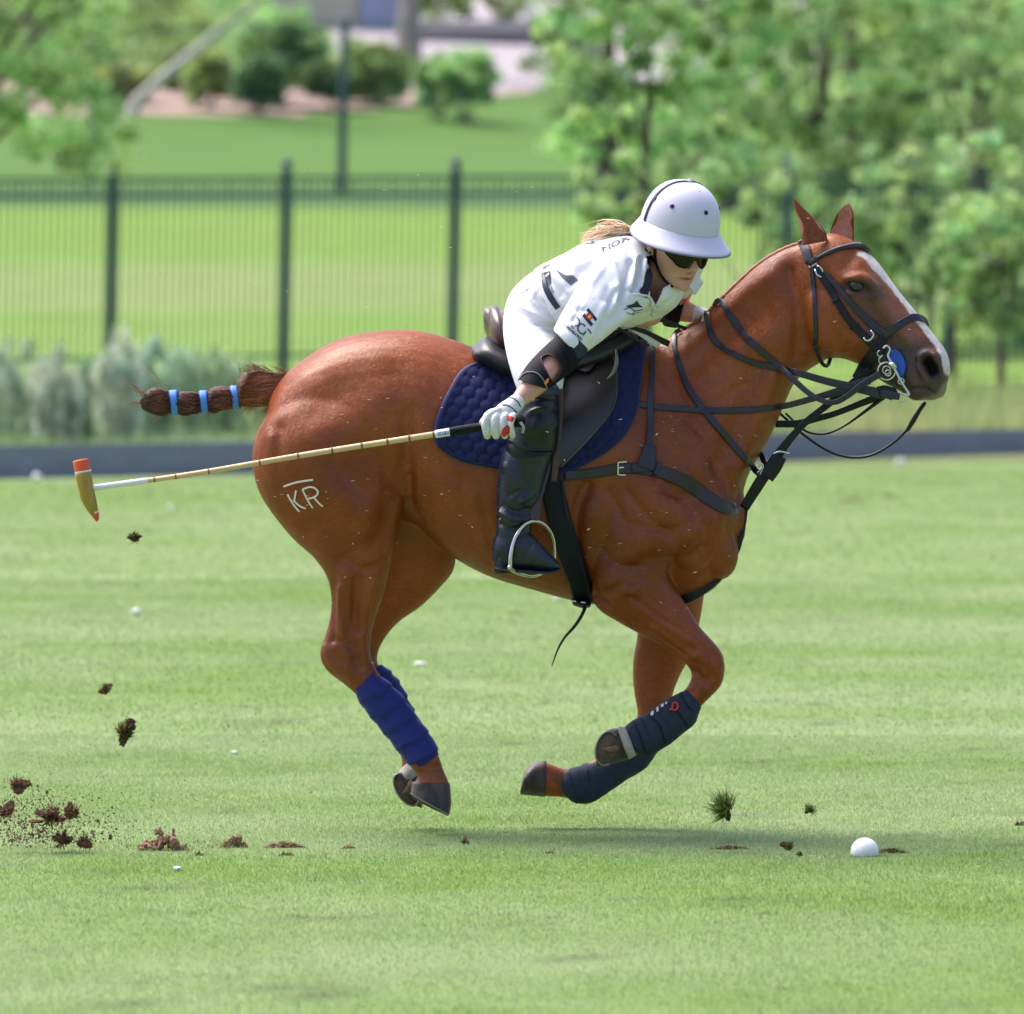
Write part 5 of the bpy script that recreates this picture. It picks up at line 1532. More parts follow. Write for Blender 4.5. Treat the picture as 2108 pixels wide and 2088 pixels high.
bs_('noseband_strap', [(1688,556),(1706,572),(1726,592),(1750,622),(1780,654),(1804,676),(1826,690)], [10,12,13,14,15,18,18], off=.005, thick=.004)
bs_('throatlatch', [(1670,548),(1675,580),(1678,630),(1680,680),(1680,720)], [9,9,9,9,9], off=.004, thick=.004)
strap('throatlatch', [(1680,716,-.10),(1687,738,-.095),(1696,752,-.09),(1704,752,-.05),(1710,736,-.02)], 8, M_blk, brd, off=0, thick=.004)
bs_('noseband', [(1816,690),(1830,684),(1846,672),(1862,662),(1878,655),(1892,656),(1902,662),(1907,671,-.08)], [16,18,17,16,16,16,15,12], off=.004, thick=.005, mir=False)
bs_('lower_noseband', [(1822,690),(1808,715),(1796,735),(1780,758),(1766,782)], [18,24,28,30,28], off=.004, thick=.005, m=M_blk)
bs_('cheek_buckle', [(1684,548),(1692,552),(1696,562)], 3.5, off=.013, thick=.003, m=M_steel, mir=False)
bs_('cheek_buckle', [(1680,556),(1684,568),(1692,572)], 3.5, off=.013, thick=.003, m=M_steel, mir=False)
bs_('cheek_buckle', [(1791,682),(1797,689),(1792,699),(1784,701),(1779,695)], 3.5, off=.014, thick=.003, m=M_steel, mir=False)
for q in ((1722,620),(1760,672)): bs_('keeper', [(q[0]-8,q[1]+5),(q[0]+8,q[1]-5)], 5, off=.012, thick=.003, m=M_blk, mir=False)
# bit
by = hit(1838, 752)[0][1] - .022
bit = link('bit', mesh_from(*chain([P(1818,717,by), P(1826,712,by), P(1832,720,by), P(1828,732,by), P(1834,745,by-.004), P(1840,755,by-.006)], [.0035,.0035,.0035,.0045,.0055,.006], n=10)), M_steel, brd)
def bt(name, pts, r, m=M_steel, dy=0): 
    V, F = chain([P(x, y, by + dy) for x, y in pts], r if hasattr(r, '__len__') else [r] * len(pts), n=10, sub=4); return link(name, mesh_from(V, F), m, bit)
bt('shank', [(1838,752),(1846,768),(1858,790),(1871,810),(1866,813),(1858,812)], [.006,.0048,.0045,.0045,.005,.005])
bt('joint', [(1832,750),(1838,752),(1844,755)], [.007,.011,.006], dy=-.004)
def ring(cx, cy, r, rad, a0=0, a1=360, name='ring', m=M_steel, dy=0):
    return bt(name, [(cx + r * math.cos(math.radians(a)), cy + r * math.sin(math.radians(a))) for a in np.linspace(a0, a1, 14)], rad, m, dy)
ring(1825, 764, 18, .0028); ring(1825, 762, 8, .002, dy=-.003); ring(1828, 768, 6, .002, dy=-.005); ring(1859, 820, 9, .0014); ring(1855, 785, 6, .002); ring(1816, 742, 7, .002, 40, 260); ring(1812, 728, 6, .002, 40, 260)
V = []; F = []
gq = [(1832,722),(1842,719),(1853,724),(1862,738),(1866,755),(1863,770),(1858,780),(1848,775),(1838,760),(1832,742)]
gd = decal('bit_guard', gq, mat('blue_rubber', (.01, .075, .42), .35), bit, HB, off=.008)
gd.modifiers.new('s', 'SOLIDIFY').thickness = .006
# reins
rn = empty('reins', P(1450, 640, -.1), 'long black leather reins looping from the bit to the rider', 'reins')
def rein(pts, w, m=M_strap, off=.005, thick=.0035): return strap('rein', pts, w, m, rn, HB, off=off, thick=thick)
b_ = by - .004
rein([(1470,630),(1478,619),(1490,626),(1503,650),(1541,699),(1588,741),(1626,775,-.135),(1663,808,-.16),(1695,826,-.18),(1720,828,-.19),(1745,815,-.19),(1776,791,-.19),(1812,770,b_)], [10,12,14,14,15,14,13,12,11,11,12,13,14])
rein([(1456,642),(1459,672),(1475,706),(1516,732),(1550,747),(1590,756),(1635,766,-.13),(1698,784,-.15),(1754,797,-.16),(1808,809,-.17),(1852,817,b_)], [14,14,12,12,13,14,15,16,18,20,14])
rein([(1262,821),(1300,829),(1350,838),(1400,842),(1452,845),(1503,846),(1557,843),(1619,835,-.13),(1682,818,-.14),(1745,800,-.15),(1790,782,-.16)], [12,13,13,13,13,13,13,13,14,18,18])
rein([(1596,873,.02),(1640,872,.02),(1680,862,.01),(1720,851,0),(1776,829,-.02),(1820,812,-.05),(1845,802,-.09)], [15,15,14,13,14,16,14], M_blk)
rein([(1808,809,-.172),(1822,806,-.172),(1840,813,-.172)], 26, M_blk)
def cord(pts, r, m=M_blk): return tube('rein', pts, r, m, rn)
cord([(1604,850,.04),(1622,866,.04),(1650,892,.03),(1698,925,.02),(1745,941,0),(1792,938,-.02),(1839,912,-.04),(1870,882,-.06),(1880,868,-.06)], .0042)
cord([(1868,886,-.06),(1880,866,-.06),(1892,846,-.06),(1903,830,-.06)], [.006,.0085,.007,.007])
cord([(1618,852,.03),(1640,872,.03),(1664,890,.02),(1700,893,.01),(1740,876,0),(1790,840,-.03),(1820,818,-.06)], [.0035,.0035,.0035,.0035,.0035,.006,.007])
rein([(1290,660,-.14),(1314,659,-.12),(1339,656,-.10),(1373,663,-.06),(1412,677,-.03)], 8, M_blk)
rein([(1262,672,-.16),(1290,670,-.15),(1319,681,-.13),(1357,699,-.10),(1377,708,-.085)], [9,11,13,14,13], M_blk)
rein([(1255,666,-.20),(1280,680,-.20),(1310,700,-.19),(1336,712,-.18)], 6, M_blk)
strap('buckle_end', [(1300,680,-.16),(1330,695,-.14),(1356,712,-.12)], [3,10,13], mat('white_webbing', (.6, .58, .62), .6), rn, off=0, thick=.003)
# ================================================================== the rider
M_skin = mat('skin', (0.52, 0.30, 0.23), 0.5, attr='tone', sss=.12, bump=[(300, .0003)])
M_shirt = mat('white_jersey', (0.76, 0.75, 0.86), 0.8, sheen=.1, bump=[(500, .0004), (14, .0025), (40, .001)])
M_breech = mat('white_breeches', (0.74, 0.72, 0.82), 0.75, sheen=.15, bump=[(600, .0003), (16, .004)], var=(40, .05))
M_navy = mat('navy_trim', (0.010, 0.010, 0.055), 0.7)
M_black = mat('black_elastic', (0.004, 0.004, 0.009), 0.75, spec=.25, bump=[(500, .0012)], var=(60, .3))
M_boot = mat('boot_leather', (0.006, 0.012, 0.028), 0.34, spec=.45, coat=.12, bump=[(160, .0012), (12, .010, (1, 1, .7)), (28, .004)], var=(14, .45))
M_sole_ = mat('boot_sole', (0.012, 0.015, 0.028), 0.7)
M_guard = mat('knee_guard_leather', (0.003, 0.006, 0.010), 0.32, spec=.4, coat=.1, bump=[(150, .0008)], var=(14, .4))
rider = empty('person', P(1100, 1180, -.2), 'rider in white jersey and helmet leaning down from the saddle with one arm low', 'person')

# head frame
up = Vector((.20, -.24, .95)).normalized()
fw = Vector((math.sin(math.radians(36)), -math.cos(math.radians(36)), 0)); fw = (fw - up * fw.dot(up)).normalized()
rt = fw.cross(up).normalized()           # rider's right... x axis of the head frame
HC = P(1401, 466, -.30)
HF = Matrix(((rt.x, fw.x, up.x, HC.x), (rt.y, fw.y, up.y, HC.y), (rt.z, fw.z, up.z, HC.z), (0, 0, 0, 1)))
def hl(x, y, z): return HF @ Vector((x, y, z))

hl0 = hl
def hl(x, y, z): return hl0(x, y, z if z > -.1 else -.1 + (z + .1) * .86)
def head_loft():
    rows = [(.085,.02,-.03,.03),(.06,.060,-.075,.058),(.02,.084,-.095,.072),(-.02,.092,-.098,.076),(-.045,.094,-.096,.076),(-.065,.087,-.092,.075),(-.09,.088,-.084,.0715),
            (-.115,.087,-.07,.066),(-.135,.084,-.055,.0605),(-.155,.081,-.035,.054),(-.172,.079,-.012,.045),(-.186,.073,.006,.034),(-.194,.058,.015,.020)]
    rows = catmull(rows, 3); n = 32; V = []; F = []
    for (z, yf, yb, hw) in rows:
        for j in range(n):
            a = 2 * math.pi * j / n
            x = math.sin(a); y = math.cos(a)
            e = 2.25 if y > 0 else 2.0
            sx_ = math.copysign(abs(x) ** (2 / e), x); sy_ = math.copysign(abs(y) ** (2 / e), y)
            V.append(np.array(hl(sx_ * hw, (yf + yb) / 2 + sy_ * (yf - yb) / 2, z)))
    m = len(rows)
    for i in range(m - 1):
        for j in range(n):
            k = (j + 1) % n; F.append((i * n + k, i * n + j, (i + 1) * n + j, (i + 1) * n + k))
    F.append(tuple(range(n))); F.append(tuple((m - 1) * n + j for j in range(n))[::-1])
    return V, F
def hchain(pts, r, **k): return chain([hl(*p) for p in pts], r, **k)
body_parts = [head_loft(),
  hchain([(0,.084,-.05),(0,.098,-.08),(0,.109,-.100),(0,.106,-.112)], [.007,.009,.0115,.007]),
  hchain([(-.011,.094,-.110),(0,.101,-.111),(.011,.094,-.110)], [.0065,.008,.0065]),
  hchain([(-.022,.081,-.1345),(-.008,.090,-.1315),(0,.0895,-.1325),(.008,.090,-.1315),(.022,.081,-.1345)], [.003,.0055,.005,.0055,.003]),
  hchain([(-.019,.081,-.1440),(0,.0885,-.1445),(.019,.081,-.1440)], [.0035,.0062,.0035]),
  hchain([(-.012,.072,-.176),(0,.076,-.178),(.012,.072,-.176)], [.013,.016,.013]),
  
  # neck down into the chest
  chain([hl(0,-.02,-.06), hl(0,-.025,-.13), P(1352,596,-.20), P(1320,630,-.17)], [.055,.056,.060,.075], n=24),
]
for s_ in (-1, 1):   # ears
    body_parts.append(hchain([(s_*.076,-.012,-.055),(s_*.082,-.018,-.065),(s_*.083,-.016,-.080),(s_*.077,-.010,-.095)], [.007,.011,.010,.006]))
body_parts += [
  loft([(1108,578,1152,672,-.03,.13), (1160,545,1220,665,-.08,.15), (1212,525,1280,650,-.13,.13), (1265,520,1340,630,-.17,.12), (1312,528,1368,615,-.19,.09)], n=28),
  loft([(1085,600,1142,680,0,.12), (1070,640,1140,705,0,.12)], n=24),
  chain([P(1300,560,-.31), P(1232,622,-.39), P(1160,716,-.47), P(1146,742,-.485), P(1110,782,-.53), P(1080,812,-.56), P(1061,831,-.585), P(1042,848,-.605)], [.040,.040,.039,.042,.0375,.029,.0215,.024], n=24),
  chain([P(1300,560,-.31), P(1345,580,-.20), P(1408,560,-.02)], [.04,.05,.035], n=20),
  chain([P(1420,562,0), P(1396,612,.08), P(1380,640,.10), P(1402,640,.08), P(1424,645,.06), P(1440,651,.05), P(1456,655,.04)], [.035,.036,.036,.034,.030,.023,.026], n=20),
  chain([P(1094,695,-.15), P(1100,730,-.22), P(1106,780,-.29), P(1105,860,-.35), P(1085,960,-.36), P(1060,1060,-.36), P(1058,1130,-.37), P(1110,1155,-.385)], [.03,.050,.054,.048,.046,.030,.032,.024], n=24),
  chain([P(1080,650,.10), P(1095,700,.20), P(1105,780,.30), P(1105,860,.35), P(1085,960,.36), P(1060,1060,.36), P(1058,1130,.37), P(1110,1155,.385)], [.05,.060,.054,.048,.046,.030,.032,.024], n=24),
]
body_me = fuse(body_parts, .0032, 4)
sculpt(body_me, [([(1387,574),(1399,577),(1412,576)], 1.6, -.0028), ([(1392,560),(1384,570)], 4, -.0015)], ymax=-.2, both=False)
co = coords(body_me); uv = PX(co)
tone = np.tile(np.array([0.60, 0.305, 0.255]), (len(co), 1)) * (1 + noise3(co, 30, 1, 3)[:, None] * .12)
loc_ = np.array([HF.inverted() @ Vector(c) for c in co]) if len(co) < 400000 else co
lip = np.clip(1.3 - np.hypot(loc_[:, 0] / .022, (loc_[:, 2] + .1385) / .0085), 0, 1) * (loc_[:, 1] > .075)
tone = tone * (1 - lip[:, None] * .8) + np.array([.45, .07, .08]) * lip[:, None] * .8
gap = np.clip(1.5 - np.hypot(loc_[:, 0] / .020, (loc_[:, 2] + .1382) / .0018), 0, 1) * (loc_[:, 1] > .075)  # lip and nose shading painted into the tone: mouth line, then nostrils
tone = tone * (1 - gap[:, None]) + np.array([.08, .015, .015]) * gap[:, None]
nost = np.clip(1.4 - np.hypot((np.abs(loc_[:, 0]) - .007) / .0035, (loc_[:, 2] + .117) / .0035), 0, 1) * (loc_[:, 1] > .09)
tone = tone * (1 - nost[:, None]) + np.array([.1, .02, .02]) * nost[:, None]
chk = np.clip(1 - np.hypot((np.abs(loc_[:, 0]) - .045) / .03, (loc_[:, 2] + .105) / .03), 0, 1) * (loc_[:, 1] > .03)
tone = tone * (1 - chk[:, None] * .3) + np.array([.55, .20, .17]) * chk[:, None] * .3
add_color(body_me, 'tone', np.clip(tone, 0, 1))
body = link('body', body_me, M_skin, rider)
BODY = bvh_of(body)

# jersey
jp = [
  loft([(1097,556,1150,690,-.03,.165), (1122,541,1190,692,-.06,.182), (1160,522,1240,682,-.10,.19), (1202,500,1292,676,-.14,.195), (1250,486,1345,660,-.17,.19), (1298,484,1388,632,-.19,.165), (1328,498,1404,606,-.20,.12)], n=44, sub=5, cap=.2),
  loft([(1290,486,1372,598,-.24,.09), (1252,508,1345,622,-.29,.098), (1218,546,1314,648,-.35,.096), (1184,594,1280,668,-.40,.088), (1156,640,1236,702,-.44,.082), (1137,679,1194,735,-.465,.072)], n=36, sub=5, cap=.02),
  loft([(1376,520,1432,612,-.12,.07), (1396,516,1450,580,-.05,.085), (1384,545,1430,596,.0,.075), (1368,575,1408,618,.03,.062)], n=32, sub=5, cap=.15),
  ellipsoid(1310,560,-.28,60,48,.09,40), ellipsoid(1418,546,-.09,32,34,.09,30), ellipsoid(1350,598,-.20,58,50,.14,-20)]
jer_me = fuse(jp, .0042, 5)
fold = [
 ([(1160,600),(1200,560),(1250,530)], 9, -.004), ([(1190,640),(1215,590),(1235,560)], 7, .005), ([(1180,660),(1200,620),(1212,592)], 5, -.005),
 ([(1215,690),(1240,640),(1262,590)], 8, .005), ([(1228,690),(1250,640),(1268,600)], 5, -.006), ([(1246,560),(1260,585),(1250,620)], 10, -.007), ([(1262,545),(1272,580),(1266,625)], 7, .006),
 ([(1298,540),(1288,580),(1276,625)], 6, -.010), ([(1310,530),(1300,575),(1288,620)], 5, .007), ([(1322,530),(1314,570),(1300,600)], 4, -.008), ([(1330,535),(1326,560),(1318,590)], 3.5, .006),
 ([(1290,600),(1278,640),(1250,660)], 7, -.009), ([(1300,610),(1340,620),(1375,610)], 6, .004), ([(1310,650),(1350,640),(1390,610)], 5, -.004),
 ([(1115,560),(1135,585),(1150,610)], 7, -.005), ([(1128,552),(1148,575),(1165,600)], 6, .004), ([(1150,540),(1190,545),(1230,530)], 8, .004), ([(1165,530),(1210,520),(1260,505)], 6, -.004),
 ([(1145,665),(1170,680),(1195,700)], 5, -.003), ([(1142,655),(1165,640),(1200,640)], 6, -.004), ([(1340,600),(1352,632)], 4, .004), ([(1400,600),(1425,575),(1445,548)], 5, -.006), ([(1392,606),(1415,590),(1432,566)], 4, .005)]
sculpt(jer_me, fold, both=False)
co = coords(jer_me); no_ = normals(jer_me)
co += no_ * (noise3(co * np.array([1, 1.4, .8]), 9, 21, 2) * .006)[:, None]; set_coords(jer_me, co)
drop_faces(jer_me, lambda uv, c, n: in_poly(uv, [(1330,528),(1337,560),(1335,590),(1340,614),(1350,630),(1358,612),(1366,594),(1380,585),(1370,540),(1350,520)]) & (c[:, 1] < -.2) & (n[:, 1] < .3))
jersey = link('jersey', jer_me, M_shirt, rider)
jersey.modifiers.new('s', 'SOLIDIFY').thickness = .0025
JB = bvh_of(jersey)
strap('collar', [(1330,518),(1335,545),(1332,575),(1322,608)], [10,18,22,24], M_navy, jersey, JB, off=.004, thick=.003, flat=.1)
strap('collar_edge', [(1302,607),(1316,609),(1333,612),(1346,628),(1349,640)], 4, M_shirt, jersey, JB, off=.006, thick=.003, step=3)
strap('collar_edge', [(1376,588),(1364,598),(1357,614),(1353,632)], 5, M_shirt, jersey, JB, off=.006, thick=.003, step=3)
strap('collar_edge', [(1352,632),(1347,640),(1344,650)], 8, M_shirt, jersey, JB, off=.003, thick=.002, step=3)
for q in ((1345,640),(1342,648)):
    loc, nor = hit(q[0], q[1], JB)
    if loc: link('button', mesh_from(*ellipsoid(q[0], q[1], loc[1] - .004, 2.4, 2.4, .002, n=6)), M_piping_gloss, jersey)
M_print = mat('dark_print', (0.045, 0.05, 0.10), .7); M_printg = mat('grey_print', (0.10, 0.11, 0.17), .7, var=(300, .2)); M_printt = mat('green_print', (0.01, .035, .045), .7)
M_prred = mat('flag_red', (.55, .02, .02), .7); M_gold = mat('flag_gold', (.85, .50, .12), .7)
decal('back_number', [(1141,554),(1153,560),(1165,567),(1180,567),(1191,577),(1175,588),(1166,580),(1158,573)], M_printg, jersey, JB)
decal('hem_print', [(1115,562),(1133,558),(1135,584),(1130,590),(1120,584)], M_print, jersey, JB)
decal('hem_print', [(1121,590),(1135,588),(1142,602),(1128,606)], mat('grey_green_print', (.25, .32, .36), .7), jersey, JB)
decal('hem_print', [(1122,569),(1130,561),(1132,564),(1123,573)], M_white, jersey, JB, off=.003)
for (x, y, a, b) in ((1124,548,8,4),(1131,538,7,3),(1121,552,5,2),(1137,533,5,2),(1129,546,5,3)):
    decal('back_print', [(x - a, y + b), (x + a * .3, y - b), (x + a, y - b * .6), (x, y + b)], M_printg, jersey, JB, grid=3)
decal('back_print', [(1202,500),(1213,494),(1226,497),(1222,503),(1204,504)], M_printg, jersey, JB)
text_on('back_lettering', 'NOM', (1240,520), (24, -11.5), (-3, -14), M_print, jersey, JB)
# flag patch on the sleeve
def patch(a, b, c_, d_, m, off=.0016): return decal('sleeve_flag', [a, b, c_, d_], m, jersey, JB, off=off, grid=4)
A_, B_, C_, D_ = np.array((1199.0,651.0)), np.array((1211.0,634.0)), np.array((1229.5,657.0)), np.array((1217.0,672.5))   # short side A-B, long side B-C
def q_(u, v): p = A_ * (1-u) * (1-v) + B_ * u * (1-v) + D_ * (1-u) * v + C_ * u * v; return (p[0], p[1])
for (u0, u1, m_) in ((0, .34, M_navy), (.34, .67, M_white), (.67, 1, M_navy)):
    patch(q_(u0, 0), q_(u1, 0), q_(u1, 1), q_(u0, 1), m_)
cx_, cy_ = q_(.5, .42)
decal('sleeve_flag', [(cx_ + 7.2 * math.cos(a), cy_ + 7.2 * math.sin(a)) for a in np.linspace(0, 2 * math.pi, 13)[:-1]], M_prred, jersey, JB, off=.003, grid=3)
decal('sleeve_flag', [(cx_ + 3.6 * math.cos(a) + .5, cy_ + 3.6 * math.sin(a) + .5) for a in np.linspace(0, 2 * math.pi, 13)[:-1]], M_gold, jersey, JB, off=.004, grid=3)
def js(name, pts, w, m=M_print): return strap(name, pts, w, m, jersey, JB, off=.0015, thick=.0008, step=2, flat=0)
js('sleeve_lettering', [(1188,653),(1193,662),(1190,671),(1184,671)], 2.6)
js('sleeve_lettering', [(1205,672),(1198,667),(1191,671),(1190,680),(1196,687),(1200,686)], 2.8)
js('sleeve_lettering', [(1206,682),(1200,691)], 2.8); js('sleeve_lettering', [(1210,677),(1217,687)], 2.8)
text_on('sleeve_lettering', 'FOUNDATION', (1166,675), (4.6, 4.0), (4.4, -5.4), M_print, jersey, JB)
text_on('sleeve_lettering', 'KC', (1174,673), (5, 3.8), (4, -6), M_printg, jersey, JB)
decal('chest_emblem', [(1288,630),(1300,627),(1306,624),(1311,619),(1316,627),(1324,633),(1310,633),(1296,634)], M_printt, jersey, JB, grid=3)
js('chest_emblem', [(1284,638),(1296,634),(1308,640),(1322,637)], 1.8, M_printt); js('chest_emblem', [(1290,644),(1300,647),(1306,641)], 1.6, M_printt); js('chest_emblem', [(1302,649),(1312,643),(1320,644)], 1.4, M_printt)

# breeches
bp_ = [loft([(1112,552,1156,680,-.03,.150), (1090,564,1152,696,-.02,.165), (1066,584,1155,712,0,.178), (1048,608,1160,728,0,.185), (1038,638,1165,742,0,.18), (1036,668,1160,752,0,.165)], n=36, cap=.3),
       loft([(1036,645,1160,700,-.10,.10), (1035,676,1164,724,-.17,.108), (1038,706,1164,745,-.22,.102), (1046,745,1160,790,-.28,.09), (1058,785,1154,820,-.32,.074), (1068,815,1150,845,-.335,.066), (1072,860,1145,870,-.345,.058)], n=36, cap=.3),
       loft([(1036,645,1160,700,.10,.10), (1035,676,1164,724,.17,.108), (1038,706,1164,745,.22,.102), (1046,745,1160,790,.28,.09), (1058,785,1154,820,.32,.074), (1068,815,1150,845,.335,.066), (1072,860,1145,870,.345,.058)], n=36, cap=.3)]
br_me = fuse(bp_, .0045, 5)
sculpt(br_me, [([(1070,600),(1095,630),(1140,650)], 6, -.004), ([(1060,622),(1095,645),(1140,665)], 5, .004), ([(1085,600),(1115,630),(1150,650)], 4, -.004), ([(1100,595),(1125,625),(1150,640)], 4, .004),
   ([(1050,640),(1100,655),(1145,668)], 5, -.003), ([(1105,668),(1140,672),(1160,668)], 3, -.004), ([(1100,676),(1140,680)], 3, .003), ([(1052,700),(1080,720)], 4, -.002), ([(1095,612),(1112,590)], 4, .003)], both=False)
breeches = link('breeches', br_me, M_breech, rider); BRB = bvh_of(breeches)
bb = bvh_many([breeches, jersey])
strap('belt', [(1119,566),(1124,590),(1135,612),(1150,634)], [8,12,14,13], mat('navy_belt', (.012,.016,.05), .5), breeches, bb, off=.004, thick=.004)
strap('pocket_seam', [(1060,612),(1085,596),(1104,580)], 1.5, mat('seam_shadow', (.35,.35,.40), .9), breeches, BRB, off=.0005, thick=.0006, step=3)

# elbow pad with the open patch over the elbow
V, F = loft([(1158,684,1208,726,-.468,.056), (1136,700,1196,742,-.476,.055), (1112,722,1176,766,-.492,.055), (1088,748,1150,786,-.515,.052), (1074,768,1136,797,-.53,.050), (1066,781,1129,802,-.54,.048)], n=48, sub=10, cap=.02)
pm = mesh_from(V, F)
hole = catmull([(1115,735),(1128,730),(1142,736),(1155,757),(1149,773),(1137,785),(1124,764),(1115,745),(1115,735)], 4)
drop_faces(pm, lambda uv, c, n: (in_poly(uv, hole) & (n[:, 1] < 0)))
us = loft([(1168,676,1212,720,-.465,.060), (1156,690,1204,732,-.468,.061), (1142,702,1194,744,-.474,.059)], n=36, cap=.02)
link('undersleeve', mesh_from(*us), mat('navy_sleeve', (.012,.02,.06), .7, bump=[(30,.003)]), rider)
padm = link('elbow_pad', pm, M_black, rider)
PB = bvh_of(padm)
full = bvh_of(mesh_from(V, F))
strap('pad_piping', [tuple(x) for x in hole[::4]] + [tuple(hole[0])], 3, mat('red_brown_piping', (.05,.012,.016), .7), padm, full, off=.001, thick=.002, step=3)
strap('pad_edge', [(1066,784),(1082,768),(1104,768),(1118,782),(1126,800)], 2.5, mat('grey_edge', (.2,.2,.22), .7), padm, full, off=.001, thick=.002, step=3)
decal('pad_tag', [(1119,790),(1125,780),(1130,779),(1128,786),(1123,793)], mat('orange_tag', (.9,.22,.05), .6), padm, full, off=.004, grid=3)
strap('pad_strap', [(1150,690),(1168,716),(1178,742),(1172,764)], 20, M_black, padm, full, off=.002, thick=.003)
V, F = loft([(1440,580,1380,600,.03,.06), (1424,594,1366,632,.07,.058), (1414,606,1364,668,.10,.055), (1412,610,1392,676,.09,.052)], n=32, cap=.1)
link('elbow_pad', mesh_from(V, F), M_black, rider)
ellp = ellipsoid(1411, 618, .02, 4, 5, .01, n=8); link('pad_tag', mesh_from(*ellp), mat('red_tag', (.7,.08,.04), .6), rider)

# gloves
M_glove = mat('white_glove', (0.62, 0.61, 0.64), 0.6, bump=[(200, .001), (50, .003)], var=(50, .18))
M_glred = mat('red_glove_panel', (0.55, 0.025, 0.02), 0.55, bump=[(120, .001)])
gy = -.625
gp = [chain([P(1058,834,-.588), P(1048,842,-.600), P(1036,852,-.612), P(1026,860,-.618)], [.026,.029,.030,.024], n=20),
      chain([P(1052,848,-.60), P(1044,862,-.608)], [.024,.020], n=16)]
for i, x in enumerate((1000, 1018, 1036, 1052)):
    r = (.0120, .0125, .0118, .0098)[i]
    gp.append(chain([P(x + 14 - i * 3, 850 + i * 2, gy + .012), P(x + 3, 858, gy - .018), P(x - 1, 874, gy - .029), P(x + 1, 887, gy - .026), P(x + 3, 896, gy - .012), P(x + 3, 898, gy + .010)], [r * 1.15, r * 1.1, r, r, r * .95, r * .85], n=12))
gp.append(chain([P(1042,846,-.605), P(1024,846,-.632), P(1006,856,-.642), P(994,868,-.640), P(991,873,-.634)], [.016,.0125,.011,.010,.007], n=12))
gl_me = fuse(gp, .0016, 2)
glove = link('glove', gl_me, M_glove, rider); GB = bvh_of(glove)
V, F = chain([P(1066,826,-.580), P(1060,832,-.588), P(1054,838,-.594)], [.0245,.027,.0275], n=28); link('glove_cuff', mesh_from(V, F), M_glove, glove)
GB = bvh_many([glove, bpy.data.objects['glove_cuff']])
strap('cuff_edge', [(1048,820),(1056,820),(1066,828),(1071,838)], 2.0, M_black, glove, GB, off=.001, thick=.001, step=3)
strap('cuff_edge', [(1034,834),(1046,835),(1058,844),(1064,850)], 2.0, M_black, glove, GB, off=.001, thick=.001, step=3)
decal('red_panel', [(1044,856),(1052,856),(1061,862),(1054,869),(1045,866)], M_glred, glove, GB, off=.001, grid=3)
decal('red_panel', [(1034,884),(1044,874),(1050,880),(1049,892),(1038,900),(1030,900)], M_glred, glove, GB, off=.001, grid=3)
fg = [chain([P(1434,648,.055), P(1448,655,.045), P(1460,664,.04)], [.027,.031,.027], n=16)]
for i in range(4): fg.append(chain([P(1448 + i * 7, 652 + i * 5, .02), P(1452 + i * 7, 650 + i * 5, -.005), P(1448 + i * 7, 664 + i * 5, -.02)], [.011, .010, .008], n=10))
fg.append(chain([P(1440,652,.03), P(1452,646,.01), P(1462,648,-.008)], [.013,.011,.008], n=10))
link('glove', fuse(fg, .002, 2), M_glove, rider)
V, F = chain([P(1432,645,.057), P(1437,649,.053)], [.0275,.027], n=20); link('wrist_strap', mesh_from(V, F), M_glove, rider)

# boots and knee guards
def boot(s):
    Y = -.365 * s * -1 if s < 0 else .365
    y = lambda v: v * (1 if s < 0 else -1)
    leg = loft([(1040,918,1142,915,y(-.355),.062), (1030,945,1134,945,y(-.36),.063), (1025,975,1124,980,y(-.36),.061), (1022,1010,1112,1025,y(-.36),.056), (1022,1050,1098,1055,y(-.362),.048), (1021,1090,1094,1090,y(-.365),.043), (1020,1130,1090,1130,y(-.368),.042)], n=36, cap=.05)
    foot = loft([(1022,1100,1022,1168,y(-.366),.034), (1040,1092,1040,1172,y(-.37),.040), (1066,1088,1066,1174,y(-.375),.043), (1092,1098,1090,1175,y(-.38),.045), (1116,1122,1114,1177,y(-.387),.046), (1138,1144,1136,1177,y(-.393),.040), (1150,1158,1149,1174,y(-.396),.024)], n=30, cap=.3)
    me = fuse([leg, foot], .0040, 3)
    sculpt(me, [([(1035,1040),(1060,1055),(1085,1050)], 6, -.006), ([(1030,1055),(1058,1070),(1090,1066)], 5, .006), ([(1030,1078),(1050,1090),(1075,1085)], 5, -.006), ([(1040,960),(1060,990),(1075,1030)], 8, .004), ([(1085,960),(1080,1000),(1066,1035)], 9, -.004), ([(1095,1120),(1080,1150)], 5, -.002), ([(1050,1120),(1048,1160)], 4, -.002), ([(1048,1020),(1070,1010)], 5, -.004), ([(1070,1035),(1095,1020)], 5, .004)], both=True)
    o = link('boot', me, M_boot, rider)
    V, F = loft([(1018,1164,1018,1177,y(-.366),.034), (1050,1170,1050,1179,y(-.37),.043), (1090,1173,1090,1181,y(-.38),.048), (1130,1175,1130,1182,y(-.392),.043), (1155,1168,1154,1177,y(-.397),.022)], n=24, cap=.15)
    link('sole', mesh_from(V, F), M_sole_, o)
    V, F = loft([(1019,1146,1045,1148,y(-.366),.037), (1019,1180,1046,1180,y(-.366),.037)], n=24, cap=.02)
    link('heel', mesh_from(V, F), M_sole_, o)
    return o
boot_n = boot(-1); boot_f = boot(1)
